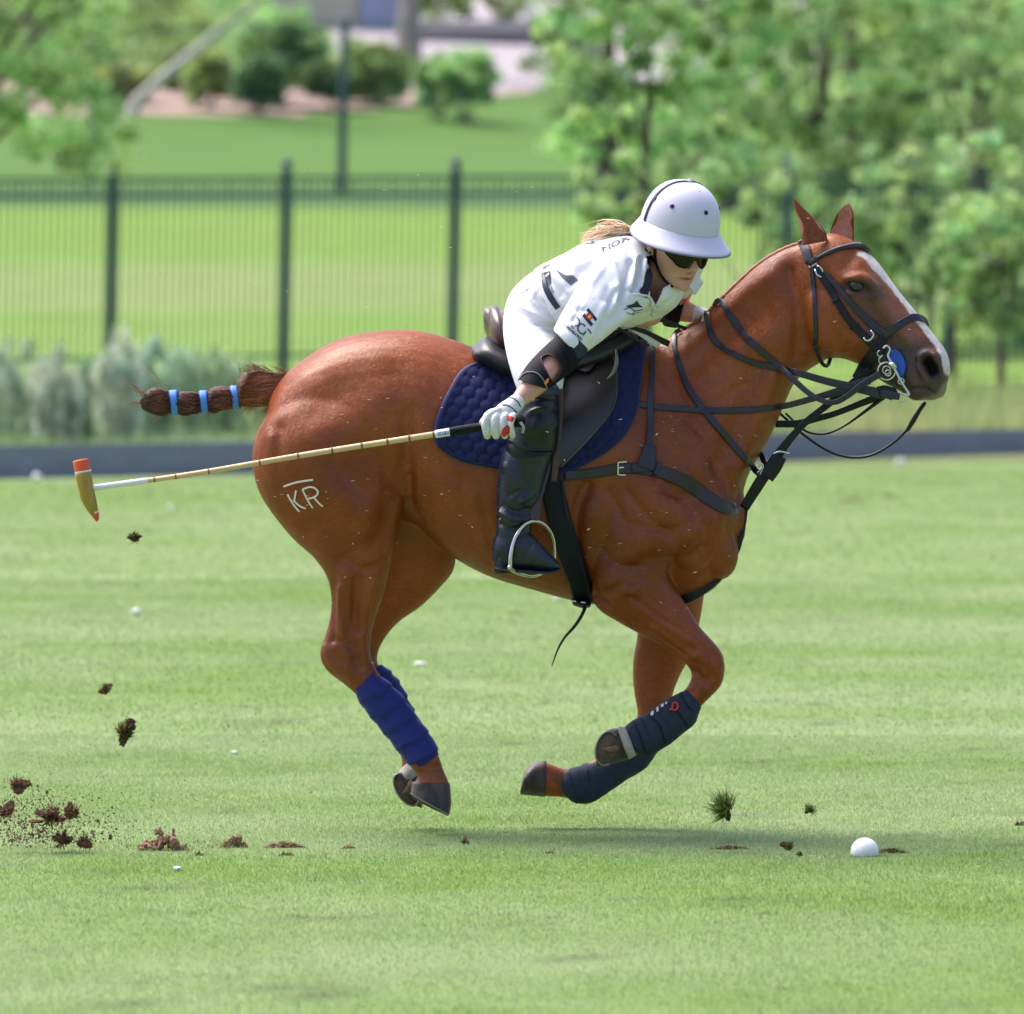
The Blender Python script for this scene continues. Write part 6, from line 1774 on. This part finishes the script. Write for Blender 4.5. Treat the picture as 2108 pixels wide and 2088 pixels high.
def knee(s):
    y = lambda v: v * (1 if s < 0 else -1)
    V, F = loft([(1078,796,1146,790,y(-.345),.058), (1070,812,1150,808,y(-.352),.066), (1062,838,1152,838,y(-.358),.070), (1054,868,1152,868,y(-.362),.071), (1046,898,1150,896,y(-.364),.070), (1040,922,1147,918,y(-.366),.069), (1042,942,1142,936,y(-.367),.067)], n=48, sub=10, cap=.05)
    me = mesh_from(V, F)
    circ = [(1112 + 30 * math.cos(a), 872 + 30 * math.sin(a)) for a in np.linspace(math.radians(-200), math.radians(20), 12)]
    sculpt(me, [(circ, 3.5, .005, .1), ([(1112,880)], 26, .012), ([(1075,822),(1110,818),(1146,822)], 3, -.005), ([(1046,905),(1080,925),(1146,925)], 3, .004), ([(1052,912),(1085,932),(1146,934)], 3, -.004)], both=True)
    o = link('knee_guard', me, M_guard, rider)
    return o
kg = knee(-1); knee(1)
strap('guard_strap', [(1072,800),(1100,806),(1148,804)], 18, mat('blue_elastic', (.02,.04,.09), .6, bump=[(600,.001)]), kg, bvh_of(kg), off=.002, thick=.003)
strap('guard_edge', [(1040,918),(1044,938),(1036,960),(1042,970)], 2.2, M_piping_gloss, boot_n, bvh_many([kg, boot_n]), off=.002, thick=.002) if False else None

# helmet
M_helm = mat('helmet_shell', (0.60, 0.575, 0.75), 0.5, coat=.1, bump=[(400, .0003)])
helmet = None
def dome_pt(a, r, z): return (r * math.cos(a) * .118, r * math.sin(a) * .128 - .004, z)
prof = [(math.cos(t) ** .86 if t < math.pi / 2 - 1e-6 else 0.0, .142 * math.sin(t) ** .92 - .002) for t in np.linspace(0, math.pi / 2, 22)]
helmet = revolve(prof[:-1] + [(0.002, .140)], 72, HF, 'helmet', M_helm, rider, dome_pt)
def brim_r(a, k):
    """k 0 at the crown, 1 at the outer edge"""
    s = math.sin(a); f = (1 + s) / 2
    ext = .022 + .033 * f ** 1.6
    drop = .040 + .008 * f
    rx, ry = .116 + ext * k, .126 + ext * k
    return (rx * math.cos(a), ry * math.sin(a) - .004, .004 - drop * k ** .85 - .004 * math.cos(2 * a) * k)
rows = []
n = 96
V = []; F = []
ks = [(0, 0), (.03, .0045), (.15, .0045), (.35, .004), (.6, .0035), (.85, .003), (.97, .003), (1, 0), (1, -.005), (.97, -.007), (.6, -.006), (.3, -.006), (0, -.006)]
for (k, dz) in ks:
    for j in range(n):
        x, y, z = brim_r(2 * math.pi * j / n, k); V.append(hl(x, y, z + dz))
for i in range(len(ks) - 1):
    for j in range(n):
        k2 = (j + 1) % n; F.append((i * n + k2, i * n + j, (i + 1) * n + j, (i + 1) * n + k2))
link('brim', mesh_from(V, F), M_helm, helmet)
# trim on the brim's edge
pts = [hl(*(np.array(brim_r(2 * math.pi * j / 60, 1.0)) + np.array([0, 0, -.003]))) for j in range(61)]
V, F = chain(pts, [.0032] * 61, n=6, sub=1); link('brim_trim', mesh_from(V, F), mat('grey_trim', (.16,.16,.24), .6), helmet)
# band from ear to ear over the crown, vent eyelets
def dome_at(az, el, off=0.0):
    ce = math.cos(el) ** .86; x, y, z = dome_pt(az, ce, .142 * math.sin(el) ** .92 - .002)
    v = Vector((x, y, z)); nrm = Vector((x / .118 ** 2, (y + .004) / .128 ** 2, z / .142 ** 2)).normalized()
    return v + nrm * off, nrm
bandpts = []; bandn = []
for t in np.linspace(.03, math.pi - .03, 40):
    el = t if t <= math.pi / 2 else math.pi - t; az = math.radians(-168) if t <= math.pi / 2 else math.radians(12)
    az = math.radians(192) if t <= math.pi / 2 else math.radians(-12)
    p_, n_ = dome_at(az, max(el, .02), .0015)
    p_ = Vector((p_.x, p_.y - .0, p_.z)); bandpts.append(np.array(HF @ p_)); bandn.append(np.array((HF.to_3x3() @ n_)))
V, F = ribbon(np.array(bandpts), np.array(bandn), .0115, .0015); link('crown_band', mesh_from(V, F), M_navy, helmet)
M_eyelet = mat('navy_eyelet', (.01, .012, .07), .4)
for az in (233, 267, 311, 350, 30, 90, 150, 190):
    p_, n_ = dome_at(math.radians(az), .56, .0); 
    c_ = HF @ p_; nn = (HF.to_3x3() @ n_).normalized()
    u_ = nn.cross(Vector((0, 0, 1))).normalized(); v_ = nn.cross(u_)
    ring_ = [c_ + (u_ * math.cos(a) + v_ * math.sin(a)) * .0052 + nn * .001 for a in np.linspace(0, 2 * math.pi, 17)]
    V1 = chain(ring_, [.0022] * 17, n=6, sub=1)
    V2 = chain([c_ - nn * .001, c_ + nn * .0012], [.0032, .0032], n=10, sub=1)
    V, F = join([V1, V2]); link('vent_eyelet', mesh_from(V, F), M_eyelet, helmet)
p_, n_ = dome_at(math.radians(0), math.pi / 2 - .02, .003)
link('crown_button', mesh_from(*chain([HF @ Vector((0, -.004, .136)), HF @ Vector((0, -.004, .144))], [.009, .006], n=16)), M_helm, helmet)

# chin strap, glasses
strap('chin_strap', [(1349,512),(1350,530),(1355,550),(1362,566),(1374,581),(1386,590)], [7,5,5,5,5,5], M_blk, helmet, BODY, off=.002, thick=.003, step=3)
strap('chin_strap', [(1338,518),(1342,530),(1350,540)], [4,4,5], M_blk, helmet, BODY, off=.002, thick=.003, step=3)
M_lens = mat('dark_lens', (0.004, 0.006, 0.005), 0.12, spec=.3)
rws = []
for i in range(41):
    th = math.radians(-74 + 148 * i / 40); x = math.sin(th) * .083; y = .030 + math.cos(th) * .077
    a_ = abs(th) / math.radians(74)
    low = -.092 - .010 * math.sin(min(1, a_ * 1.6) * math.pi) ** 1 + (.021 * math.exp(-(th / .20) ** 2)) + .026 * max(0, a_ - .55) / .45
    row = [np.array(hl(x * (1 + .02 * v), y + .004 * math.sin(v * math.pi), -.034 + (low + .034) * v)) for v in np.linspace(0, 1, 9)]
    rws.append(row)
rws = np.array(rws)
sheet(rws, -.0022, M_lens, 'sunglasses', rider)
sg = bpy.data.objects['sunglasses']
for s_ in (-1, 1):
    V, F = chain([hl(s_*.079, .050, -.056), hl(s_*.082, .02, -.055), hl(s_*.082, -.012, -.056)], [.0035,.003,.003], n=8); link('temple', mesh_from(V, F), mat('clear_frame', (.25,.26,.30), .3), sg)
edge = [rws[i, -1] for i in range(0, 41)]
V, F = chain(edge, [.0016] * 41, n=6, sub=1); link('frame_rim', mesh_from(V, F), M_blk, sg)

# hair
hs = []; 
root = np.array(hl(0.0, -.125, -.055)); root = np.array(P(1308, 479, -.20))
for i in range(340):
    t = RNG.uniform(0, 1); sp = RNG.normal(0, 1)
    ex = RNG.uniform(1192, 1262); ey = np.interp(ex, [1196, 1250], [496, 506]) + sp * 7 + RNG.uniform(-12, 6)
    Y0 = -.20 + RNG.normal(0, .012); Y1 = -.17 + RNG.normal(0, .03)
    A = P(1312 + RNG.normal(0, 3), 479 + RNG.normal(0, 4), Y0); B = P(1275 + RNG.normal(0, 5), 474 + sp * 6, Y0 - .01); C1 = P(1240 + RNG.normal(0, 6), 480 + sp * 8 + RNG.normal(0, 2), Y1); D = P(ex, ey, Y1)
    r = RNG.uniform(.0007, .0016)
    hs.append(chain([A, B, C1, D], [r, r * 1.1, r, r * .2], n=4, sub=4))
V, F = join(hs); hm = mesh_from(V, F)
hc = np.repeat(RNG.random(len(hs)), len(hs[0][0])); c0, c1 = np.array([.95, .76, .52]), np.array([.42, .22, .12])
add_color(hm, 'hair', c0 * hc[:, None] + c1 * (1 - hc[:, None]))
hair = link('ponytail', hm, mat('blond_hair', (.5, .3, .2), .4, attr='hair'), rider)
hs = []
for i in range(50):
    a = RNG.uniform(-2.9, -.2) ; z0 = -.05 + RNG.uniform(-.01, .01)
    A = hl(math.cos(a) * .085, math.sin(a) * .10, -.02); B = hl(math.cos(a) * .075, math.sin(a) * .10 - .01, -.07); D = Vector(P(1312, 482, -.2))
    hs.append(chain([A, B, D], [.006, .007, .003], n=5, sub=4))
V, F = join(hs); link('hair', mesh_from(V, F), mat('dark_blond_hair', (.20, .11, .07), .5, var=(200, .5)), rider)
hs = [chain([P(1322,472,-.2), P(1312,455,-.2), P(1303,449,-.2), P(1297,448,-.2)], [.0008,.0008,.0006,.0002], n=4), chain([P(1318,476,-.2), P(1306,466,-.2), P(1300,474,-.2)], [.0006,.0006,.0002], n=4), chain([P(1330,498,-.25), P(1316,492,-.25), P(1304,498,-.25)], [.0008,.0006,.0002], n=4)]
V, F = join(hs); link('stray_hair', mesh_from(V, F), M_wisp, hair)
tube('hair_tie', [(1309,472,-.20),(1306,480,-.205),(1310,488,-.20)], .006, M_blk, hair)

# ================================================================== mallet
mal = empty('polo_mallet', P(1035, 873, -.62), 'cane polo mallet with an orange tipped cigar head held low behind the rider', 'polo mallet')
M_cane = mat('cane', (0.62, 0.42, 0.24), 0.5, var=(30, .18, (.3, 1, 1)), bump=[(120, .0006)])
M_node = mat('cane_node', (0.20, 0.10, 0.04), 0.7)
M_tape = mat('white_tape', (0.72, 0.72, 0.80), 0.6, bump=[(80, .001)])
M_grip = mat('rubber_grip', (0.004, 0.006, 0.006), 0.75, spec=.25, bump=[(160, .0025, (.4, 1, 1))])
M_headw = mat('mallet_wood', (0.36, 0.24, 0.035), 0.45, var=(25, .35, (1, 1, .25)), coat=.2, bump=[(90, .0006, (1, 1, .2))])
M_orange = mat('orange_end', (0.72, 0.10, 0.035), 0.6, var=(40, .2), bump=[(150, .0008)])
my = -.625
sh = catmull([(194,1004.5),(400,975.5),(640,934.5),(897,894),(940,887)], 30)
pts = [P(x, y, my) for x, y in sh]
rr = np.interp(np.linspace(0, 1, len(pts)), [0, .3, 1], [S(5.0, my), S(5.6, my), S(6.6, my)])
sh_o = link('shaft', mesh_from(*chain(pts, list(rr), n=14, sub=1)), M_cane, mal)
for x, sk in ((318,0),(362,0),(430,0),(535,0),(614,0),(684,0),(745,0),(798,0),(843,0),(893,0)):
    y = np.interp(x, sh[:, 0], sh[:, 1]); r = S(np.interp(x, [194, 940], [5.3, 7.0]), my)
    a = P(x - .8, y + .15, my); b = P(x + .9, y - .15, my)
    link('cane_joint', mesh_from(*chain([a, b], [r * 1.04, r * 1.02], n=14, sub=1)), M_node, sh_o)
def along(x0, x1, r, m_, nm, n=10, rs=None):
    xs = np.linspace(x0, x1, n); ps = [P(x, np.interp(x, np.append(sh[:, 0], [1090]), np.append(sh[:, 1], [864])), my) for x in xs]
    return link(nm, mesh_from(*chain(ps, rs if rs else [S(r, my)] * n, n=20, sub=2)), m_, mal)
along(193, 303, 6.3, M_tape, 'tape')
along(899, 928, 8.2, M_tape, 'label_band')
along(926, 1072, 9.5, M_grip, 'grip', 12, [S(k, my) for k in (8.5,9.5,9.2,9.6,9.3,9.8,9.6,9.8,10,10,11,13)])
LB = bvh_of(bpy.data.objects['label_band'])
text_on('label_lettering', 'CASA', (901,897), (9.5,-1.5), (1.0,9.5*-1), mat('blue_print', (.05,.06,.35), .7), bpy.data.objects['label_band'], LB, off=.0006)
strap('wrist_thong', [(1070,868,-.64),(1078,880,-.65),(1075,892,-.645)], 6, M_piping_gloss, mal, off=0, thick=.002)
V, F = loft([(150,950,182,944,my,S(15.6,my)), (152,962,183,957,my,S(15.6,my)), (155,976,187,970,my,S(15.6,my))], n=32, cap=.05); 
hd = link('mallet_head', mesh_from(*loft([(154,974,187,968,my,S(16,my)), (160,1004,192,997,my,S(16,my)), (166,1028,197,1022,my,S(15.5,my)), (177,1048,201,1042,my,S(12.5,my)), (187,1061,203,1056,my,S(8.5,my))], n=32, cap=.05)), M_headw, mal)
link('painted_end', mesh_from(V, F), M_orange, hd)
V, F = loft([(187,1059,203.5,1054,my,S(8.6,my)), (193,1068,204,1063,my,S(5.5,my)), (198,1074,203,1071,my,S(2.4,my))], n=24, cap=.3); link('painted_end', mesh_from(V, F), M_orange, hd)
for st in ([(153.5,972.5,187.5,966.5,my,S(16.6,my)), (155,976,188,970,my,S(16.6,my))], [(185,1057,203.8,1051.5,my,S(9.4,my)), (187,1060,204.2,1054,my,S(9.0,my))]):
    V, F = loft(st, n=32, cap=.02); link('white_ring', mesh_from(V, F), M_tape, hd)
# ================================================================== ball, turf clods and crumbs
M_ball = mat('white_ball', (.80, .80, .84), .45, coat=.2, var=(30, .05), bump=[(60, .0008)])
def ico(c, r, seed=0, rough=.0, squash=(1, 1, 1), sub=4, freq=3.0):
    import bmesh
    bm = bmesh.new(); bmesh.ops.create_icosphere(bm, subdivisions=sub, radius=1.0)
    me = bpy.data.meshes.new("m"); bm.to_mesh(me); bm.free()
    co = coords(me)
    if rough: co *= (1 + noise3(co + seed * 3.7, freq, seed, 4) * rough)[:, None]
    co = co * np.array(squash) * r + np.array(c); set_coords(me, co)
    me.polygons.foreach_set('use_smooth', [True] * len(me.polygons))
    return me
YB = ground_depth(1762.0)
bp0 = P(1780, 1768, YB)
ball = link('ball', ico((bp0.x, YB, .012), .0415, 1, .006, sub=5), M_ball)
tag(ball, 'white polo ball half sunk in the grass in front of the pony', 'ball')
loc = None
M_soil = mat('red_brown_soil', (.17, .080, .050), .95, var=(60, .5), bump=[(200, .004)])
M_soild = mat('dark_soil', (.075, .050, .026), .95, var=(60, .6), bump=[(200, .004)])
M_soilp = mat('dry_soil', (.30, .17, .11), .95, var=(90, .4), bump=[(200, .004)])
def tuft(c, rad, n, length, cols, seed, dirn=(0, 0, 1), spread=1.0, width=.0022):
    r = np.random.default_rng(seed)
    u = r.normal(0, 1, (n, 3)); u /= np.linalg.norm(u, axis=1)[:, None]
    b = np.array(c) + u * rad * r.uniform(.2, 1, (n, 1))
    d = u * spread + np.array(dirn) ; d /= np.linalg.norm(d, axis=1)[:, None] + 1e-9
    L = length * r.uniform(.4, 1.2, n)[:, None]
    s = np.cross(d, r.normal(0, 1, (n, 3))); s /= np.linalg.norm(s, axis=1)[:, None]; s *= width * r.uniform(.5, 1.3, (n, 1))
    m_ = b + d * L * .55 + r.normal(0, 1, (n, 3)) * L * .12
    t = b + d * L + r.normal(0, 1, (n, 3)) * L * .3
    V = np.stack([b - s, b + s, m_ + s * .7, m_ - s * .7, m_ - s * .7, m_ + s * .7, t, t], 1)
    V = V.reshape(-1, 3); k = 8
    F = []
    for i in range(n): F += [(i * k, i * k + 1, i * k + 2, i * k + 3), (i * k + 4, i * k + 5, i * k + 6, i * k + 7)]
    c = np.array(cols)[r.integers(0, len(cols), n)] * r.uniform(.6, 1.3, (n, 1))
    return V, np.array(F), np.repeat(c, k, axis=0)
GRC = [(.07,.17,.015), (.12,.24,.03), (.03,.09,.01), (.30,.26,.10)]
BRC = [(.12,.06,.03), (.06,.035,.015), (.20,.13,.07)]
def clod(label, px, py, w, h, Y=None, soil=M_soild, green=.5, seed=1, blades_=90, length=None, cat='clod', group='clods of turf thrown up by the hooves', dirn=(0, 0, .4), name='turf_clod', lumps=5):
    blades_ = int(blades_ * 1.8)
    """w, h in pixels"""
    if Y is None: Y = -.8
    c = np.array(P(px, py, Y)); W, H_ = S(w, Y), S(h, Y)
    root = empty(name, tuple(c - np.array([0, 0, H_ / 2])), label, cat, group)
    r = np.random.default_rng(seed)
    pts = []
    for i in range(lumps):
        q = c + np.array([r.normal(0, .22) * W, r.normal(0, .15) * W, r.normal(0, .22) * H_])
        me = ico(q, 1, seed + i, .9, (W * r.uniform(.14, .28), W * .2, H_ * r.uniform(.14, .28)), sub=4, freq=3.4); pts.append((coords(me), [tuple(p.vertices) for p in me.polygons])); bpy.data.meshes.remove(me)
    me = mesh_from(*join(pts), smooth=False)
    link('soil', me, soil, root)
    blades_ = int(blades_ * 2.2)
    if blades_:
        cols = GRC if green >= 1 else (GRC + BRC if green > 0 else BRC)
        V, F, C = tuft(c, max(W, H_) * .26, blades_, length or max(W, H_) * .32, cols, seed, dirn)
        me = mesh_from(V, F, False); add_color(me, 'leaf', C); link('blades', me, M_leaf, root)
    return root
gY = ground_depth
clod('small dark clod flying just right of the mallet head', 276, 1107, 30, 18, -.7, M_soild, .5, 11, 50)
clod('small brown clod with trailing roots high above the dirt spray', 217, 1416, 26, 22, -.8, M_soil, .3, 12, 40, dirn=(0, 0, -.8))
clod('upright brown and green clod in mid air left of the hind hooves', 257, 1506, 38, 46, -.8, M_soild, .7, 13, 150, dirn=(.3, 0, .6))
clod('round reddish clod at the left edge', 34, 1616, 36, 32, -.9, M_soil, 0, 14, 40)
clod('dark reddish clod cut by the left edge', 12, 1672, 34, 36, -.9, M_soil, 0, 15, 40)
clod('dark tall clod in the middle of the dirt spray', 148, 1672, 30, 42, -.9, M_soil, 0, 16, 60)
clod('wide loose clod left in the dirt spray', 104, 1682, 60, 22, -.9, M_soil, 0, 17, 60, lumps=8)
clod('low crumbling clod under the dirt spray', 130, 1728, 50, 20, -.9, M_soil, 0, 18, 40, lumps=7)
clod('low red clod right of the dirt spray', 176, 1734, 36, 24, -.9, M_soil, 0, 19, 40, lumps=6)
clod('small black clod beside the dirt spray', 228, 1724, 13, 10, -.9, M_soild, 0, 20, 8, lumps=2)
clod('green grass tuft torn up in front of the forelegs', 1496, 1664, 36, 40, -.9, M_soild, 1, 21, 120, .046, dirn=(-.9, 0, .5), name='grass_tuft', lumps=2)
clod('small green sprig flying left of the ball', 1665, 1668, 16, 14, -.9, M_soild, 1, 22, 26, .02, dirn=(.3, 0, .8), name='grass_tuft', lumps=1)
clod('speckled dark clod just left of the ball', 1624, 1742, 26, 22, -1.1, M_soild, .3, 23, 40, lumps=6)
clod('small dark crumb clod right of the speckled clod', 1646, 1758, 12, 9, -1.1, M_soild, .3, 24, 10, lumps=2)
def on_ground(px, py): 
    Y = gY(py); return P(px, py, Y), Y
def mound(label, px, py, w, h, soil, seed, blades_=0, green=0.5, name='dirt_mound', cat='dirt', group='patches of loose dirt on the turf'):
    c, Y = on_ground(px, py)
    W, H_ = S(w, Y), S(h, Y)
    root = empty(name, tuple(c), label, cat, group); r = np.random.default_rng(seed); pts = []
    for i in range(70):
        u = r.uniform(-.5, .5); t = max(0, 1 - abs(u) * 2)
        q = np.array(c) + np.array([u * W, r.normal(0, .10) * W, H_ * r.uniform(.0, .8) * min(1, t * 1.5) * r.uniform(.5, 1)])
        me = ico(q, 1, seed + i, .6, (W * r.uniform(.025, .085), W * .05, H_ * r.uniform(.06, .17)), sub=2, freq=2.6); pts.append((coords(me), [tuple(p.vertices) for p in me.polygons])); bpy.data.meshes.remove(me)
    link('soil', mesh_from(*join(pts), smooth=False), soil, root)
    if blades_:
        V, F, C = tuft(np.array(c) + np.array([0, 0, H_ * .3]), 1.0, blades_, .03, GRC if green > .5 else GRC + BRC, seed, (0, 0, 1))
        V = V.reshape(-1, 8, 3); off = (V.mean(1) - np.array(c)); V = V - off[:, None] + (off * np.array([W * .5, W * .25, H_ * .35]))[:, None]; V = V.reshape(-1, 3)
        me = mesh_from(V, F, False); add_color(me, 'leaf', C); link('blades', me, M_leaf, root)
    return root
mound('heap of dry reddish dirt on the grass below the tail', 338, 1751, 104, 54, M_soilp, 31, 60, 0)
mound('square chunk of upturned turf right of the dirt heap', 482, 1745, 54, 40, M_soilp, 32, 220, 1, 'turf_chunk', 'turf')
mound('flat green and brown divot below the hind hooves', 585, 1745, 84, 18, M_soil, 33, 90, 1, 'divot', 'turf')
mound('thin brown scrape under the flat divot', 590, 1762, 34, 10, M_soil, 34, 20, 0, 'divot', 'turf')
mound('little brown lump of turf straight under the belly', 958, 1738, 16, 22, M_soil, 35, 24, 0, 'divot', 'turf')
mound('small scuffed divot under the fore hooves', 1130, 1757, 26, 10, M_soilp, 36, 12, 0, 'divot', 'turf')
mound('green and brown tuft between the dirt heap and the chunk', 409, 1762, 22, 12, M_soil, 37, 30, 1, 'divot', 'turf')
mound('dark divot under the torn grass tuft', 1500, 1748, 80, 12, M_soil, 38, 90, 1, 'divot', 'turf')
mound('green ridge of grass at the right of the ball', 1838, 1756, 60, 14, M_soild, 39, 260, 1, 'divot', 'turf')
mound('far reddish bare patch right of the chest', 1755, 1033, 58, 10, M_soil, 40, 0, 0, 'bare_patch', 'dirt')
mound('smaller faint bare patch right of the reddish one', 1832, 1024, 30, 7, M_soil, 41, 0, 0, 'bare_patch', 'dirt')
mound('tiny reddish patch under the girth', 1062, 1264, 30, 6, M_soil, 42, 0, 0, 'bare_patch', 'dirt')
mound('small brown lump left of the tuft', 718, 1747, 30, 10, M_soil, 43, 10, 0, 'divot', 'turf')
mound('dark small clod at the right edge of the turf', 2100, 1700, 22, 14, M_soild, 44, 10, 0, 'divot', 'turf')
M_petal = mat('white_petal', (.72, .72, .76), .7)
for i, (px, py, w, h, lab) in enumerate([(280,1266,20,12,'white scrap lying left of the hind legs'), (76,990,17,14,'white scrap just below the board at the left'), (1854,960,17,16,'white scrap below the board on the right'),
      (365,1793,18,9,'white scrap on the grass under the dirt heap'), (483,1553,12,7,'tiny white scrap between the clods and the hooves'), (1148,1235,15,9,'white scrap seen under the girth'),
      (865,1370,26,7,'thin white scrap between hind and fore legs'), (350,1050,12,9,'faint white scrap below the mallet')]):
    c, Y = on_ground(px, py); me = ico((c.x, Y, S(h, Y) * .55), 1, i, .5, (S(w, Y) / 2, S(w, Y) / 2, S(h, Y) / 2), sub=3)
    tag(link('white_scrap', me, M_petal), lab, 'scrap', 'white scraps on the grass')
# crumbs in the air and on the grass
r = np.random.default_rng(606); V = []; F = []; o = 0
tet = np.array([(1, 1, 1), (-1, -1, 1), (-1, 1, -1), (1, -1, -1)], float)
cr = []
for i in range(1700):   # spray on the left
    x = abs(r.normal(0, 120)) + r.normal(0, 30); y = 1735 - abs(r.normal(0, 55)) + (10 if r.random() < .3 else 0)
    cr.append((x, y, r.uniform(-1.1, -.6), r.uniform(.7, 2.8) * (1 if r.random() < .93 else 2)))
for i in range(260):
    cr.append((r.uniform(0, 700), r.uniform(1380, 1760), r.uniform(-1.2, -.5), r.uniform(.7, 2.0)))
for i in range(170):
    cr.append((r.uniform(0, 2108), r.uniform(1180, 1800), r.uniform(-1.2, -.4), r.uniform(.6, 1.9)))
for i in range(150):
    cr.append((r.uniform(250, 480), 1751 - abs(r.normal(0, 12)), gY(1752) + r.normal(0, .05), r.uniform(.7, 2.2)))
for (x, y, Y, s) in cr:
    q = np.linalg.qr(r.normal(0, 1, (3, 3)))[0]; sc = S(s, Y) * r.uniform(.6, 1.5, 3) * .55
    v = (tet * sc) @ q + np.array(P(x, y, Y)); v[:, 2] = np.maximum(v[:, 2], .004)
    V.append(v); F += [(o, o + 1, o + 2), (o, o + 3, o + 1), (o, o + 2, o + 3), (o + 1, o + 3, o + 2)]; o += 4
me = mesh_from(np.vstack(V), F, False)
tag(link('dirt_crumbs', me, mat('crumb_soil', (.12, .065, .04), .95, var=(4, .6))), 'spray of small dirt crumbs thrown up behind the pony', 'dirt', kind='stuff')
# bright flecks of grass in the air
V = []; F = []; o = 0
for (x, y) in [(1195,322),(985,285),(820,530),(1315,500),(1210,322),(1095,385),(1440,395),(1570,395),(1580,420),(860,360),(655,300),(1740,1420),(960,580),(590,600),(130,700)] + [(r.uniform(150, 1900), r.uniform(300, 1700)) for _ in range(70)]:
    Y = r.uniform(-1.2, -.3); a = r.normal(0, .5); L = S(r.uniform(2, 5), Y); w = S(1.0, Y); c = np.array(P(x, y, Y))
    d = np.array([math.cos(a), 0, math.sin(a)]); e = np.array([-math.sin(a), .3, math.cos(a)])
    V += [c - d * L, c + e * w, c + d * L, c - e * w]; F.append((o, o + 1, o + 2, o + 3)); o += 4
tag(link('grass_flecks', mesh_from(V, F, False), mat('pale_fleck', (.55, .52, .38), .8)), 'pale grass clippings floating around the pony', 'clippings', kind='stuff')
# every empty root keeps its world-space children where they were modelled
def _settle():
    roots = [o for o in scene.objects if o.parent is None and o.type == 'EMPTY']
    for r in roots:
        for c in r.children:
            c.matrix_parent_inverse = Matrix.Translation(-r.location)
_settle()
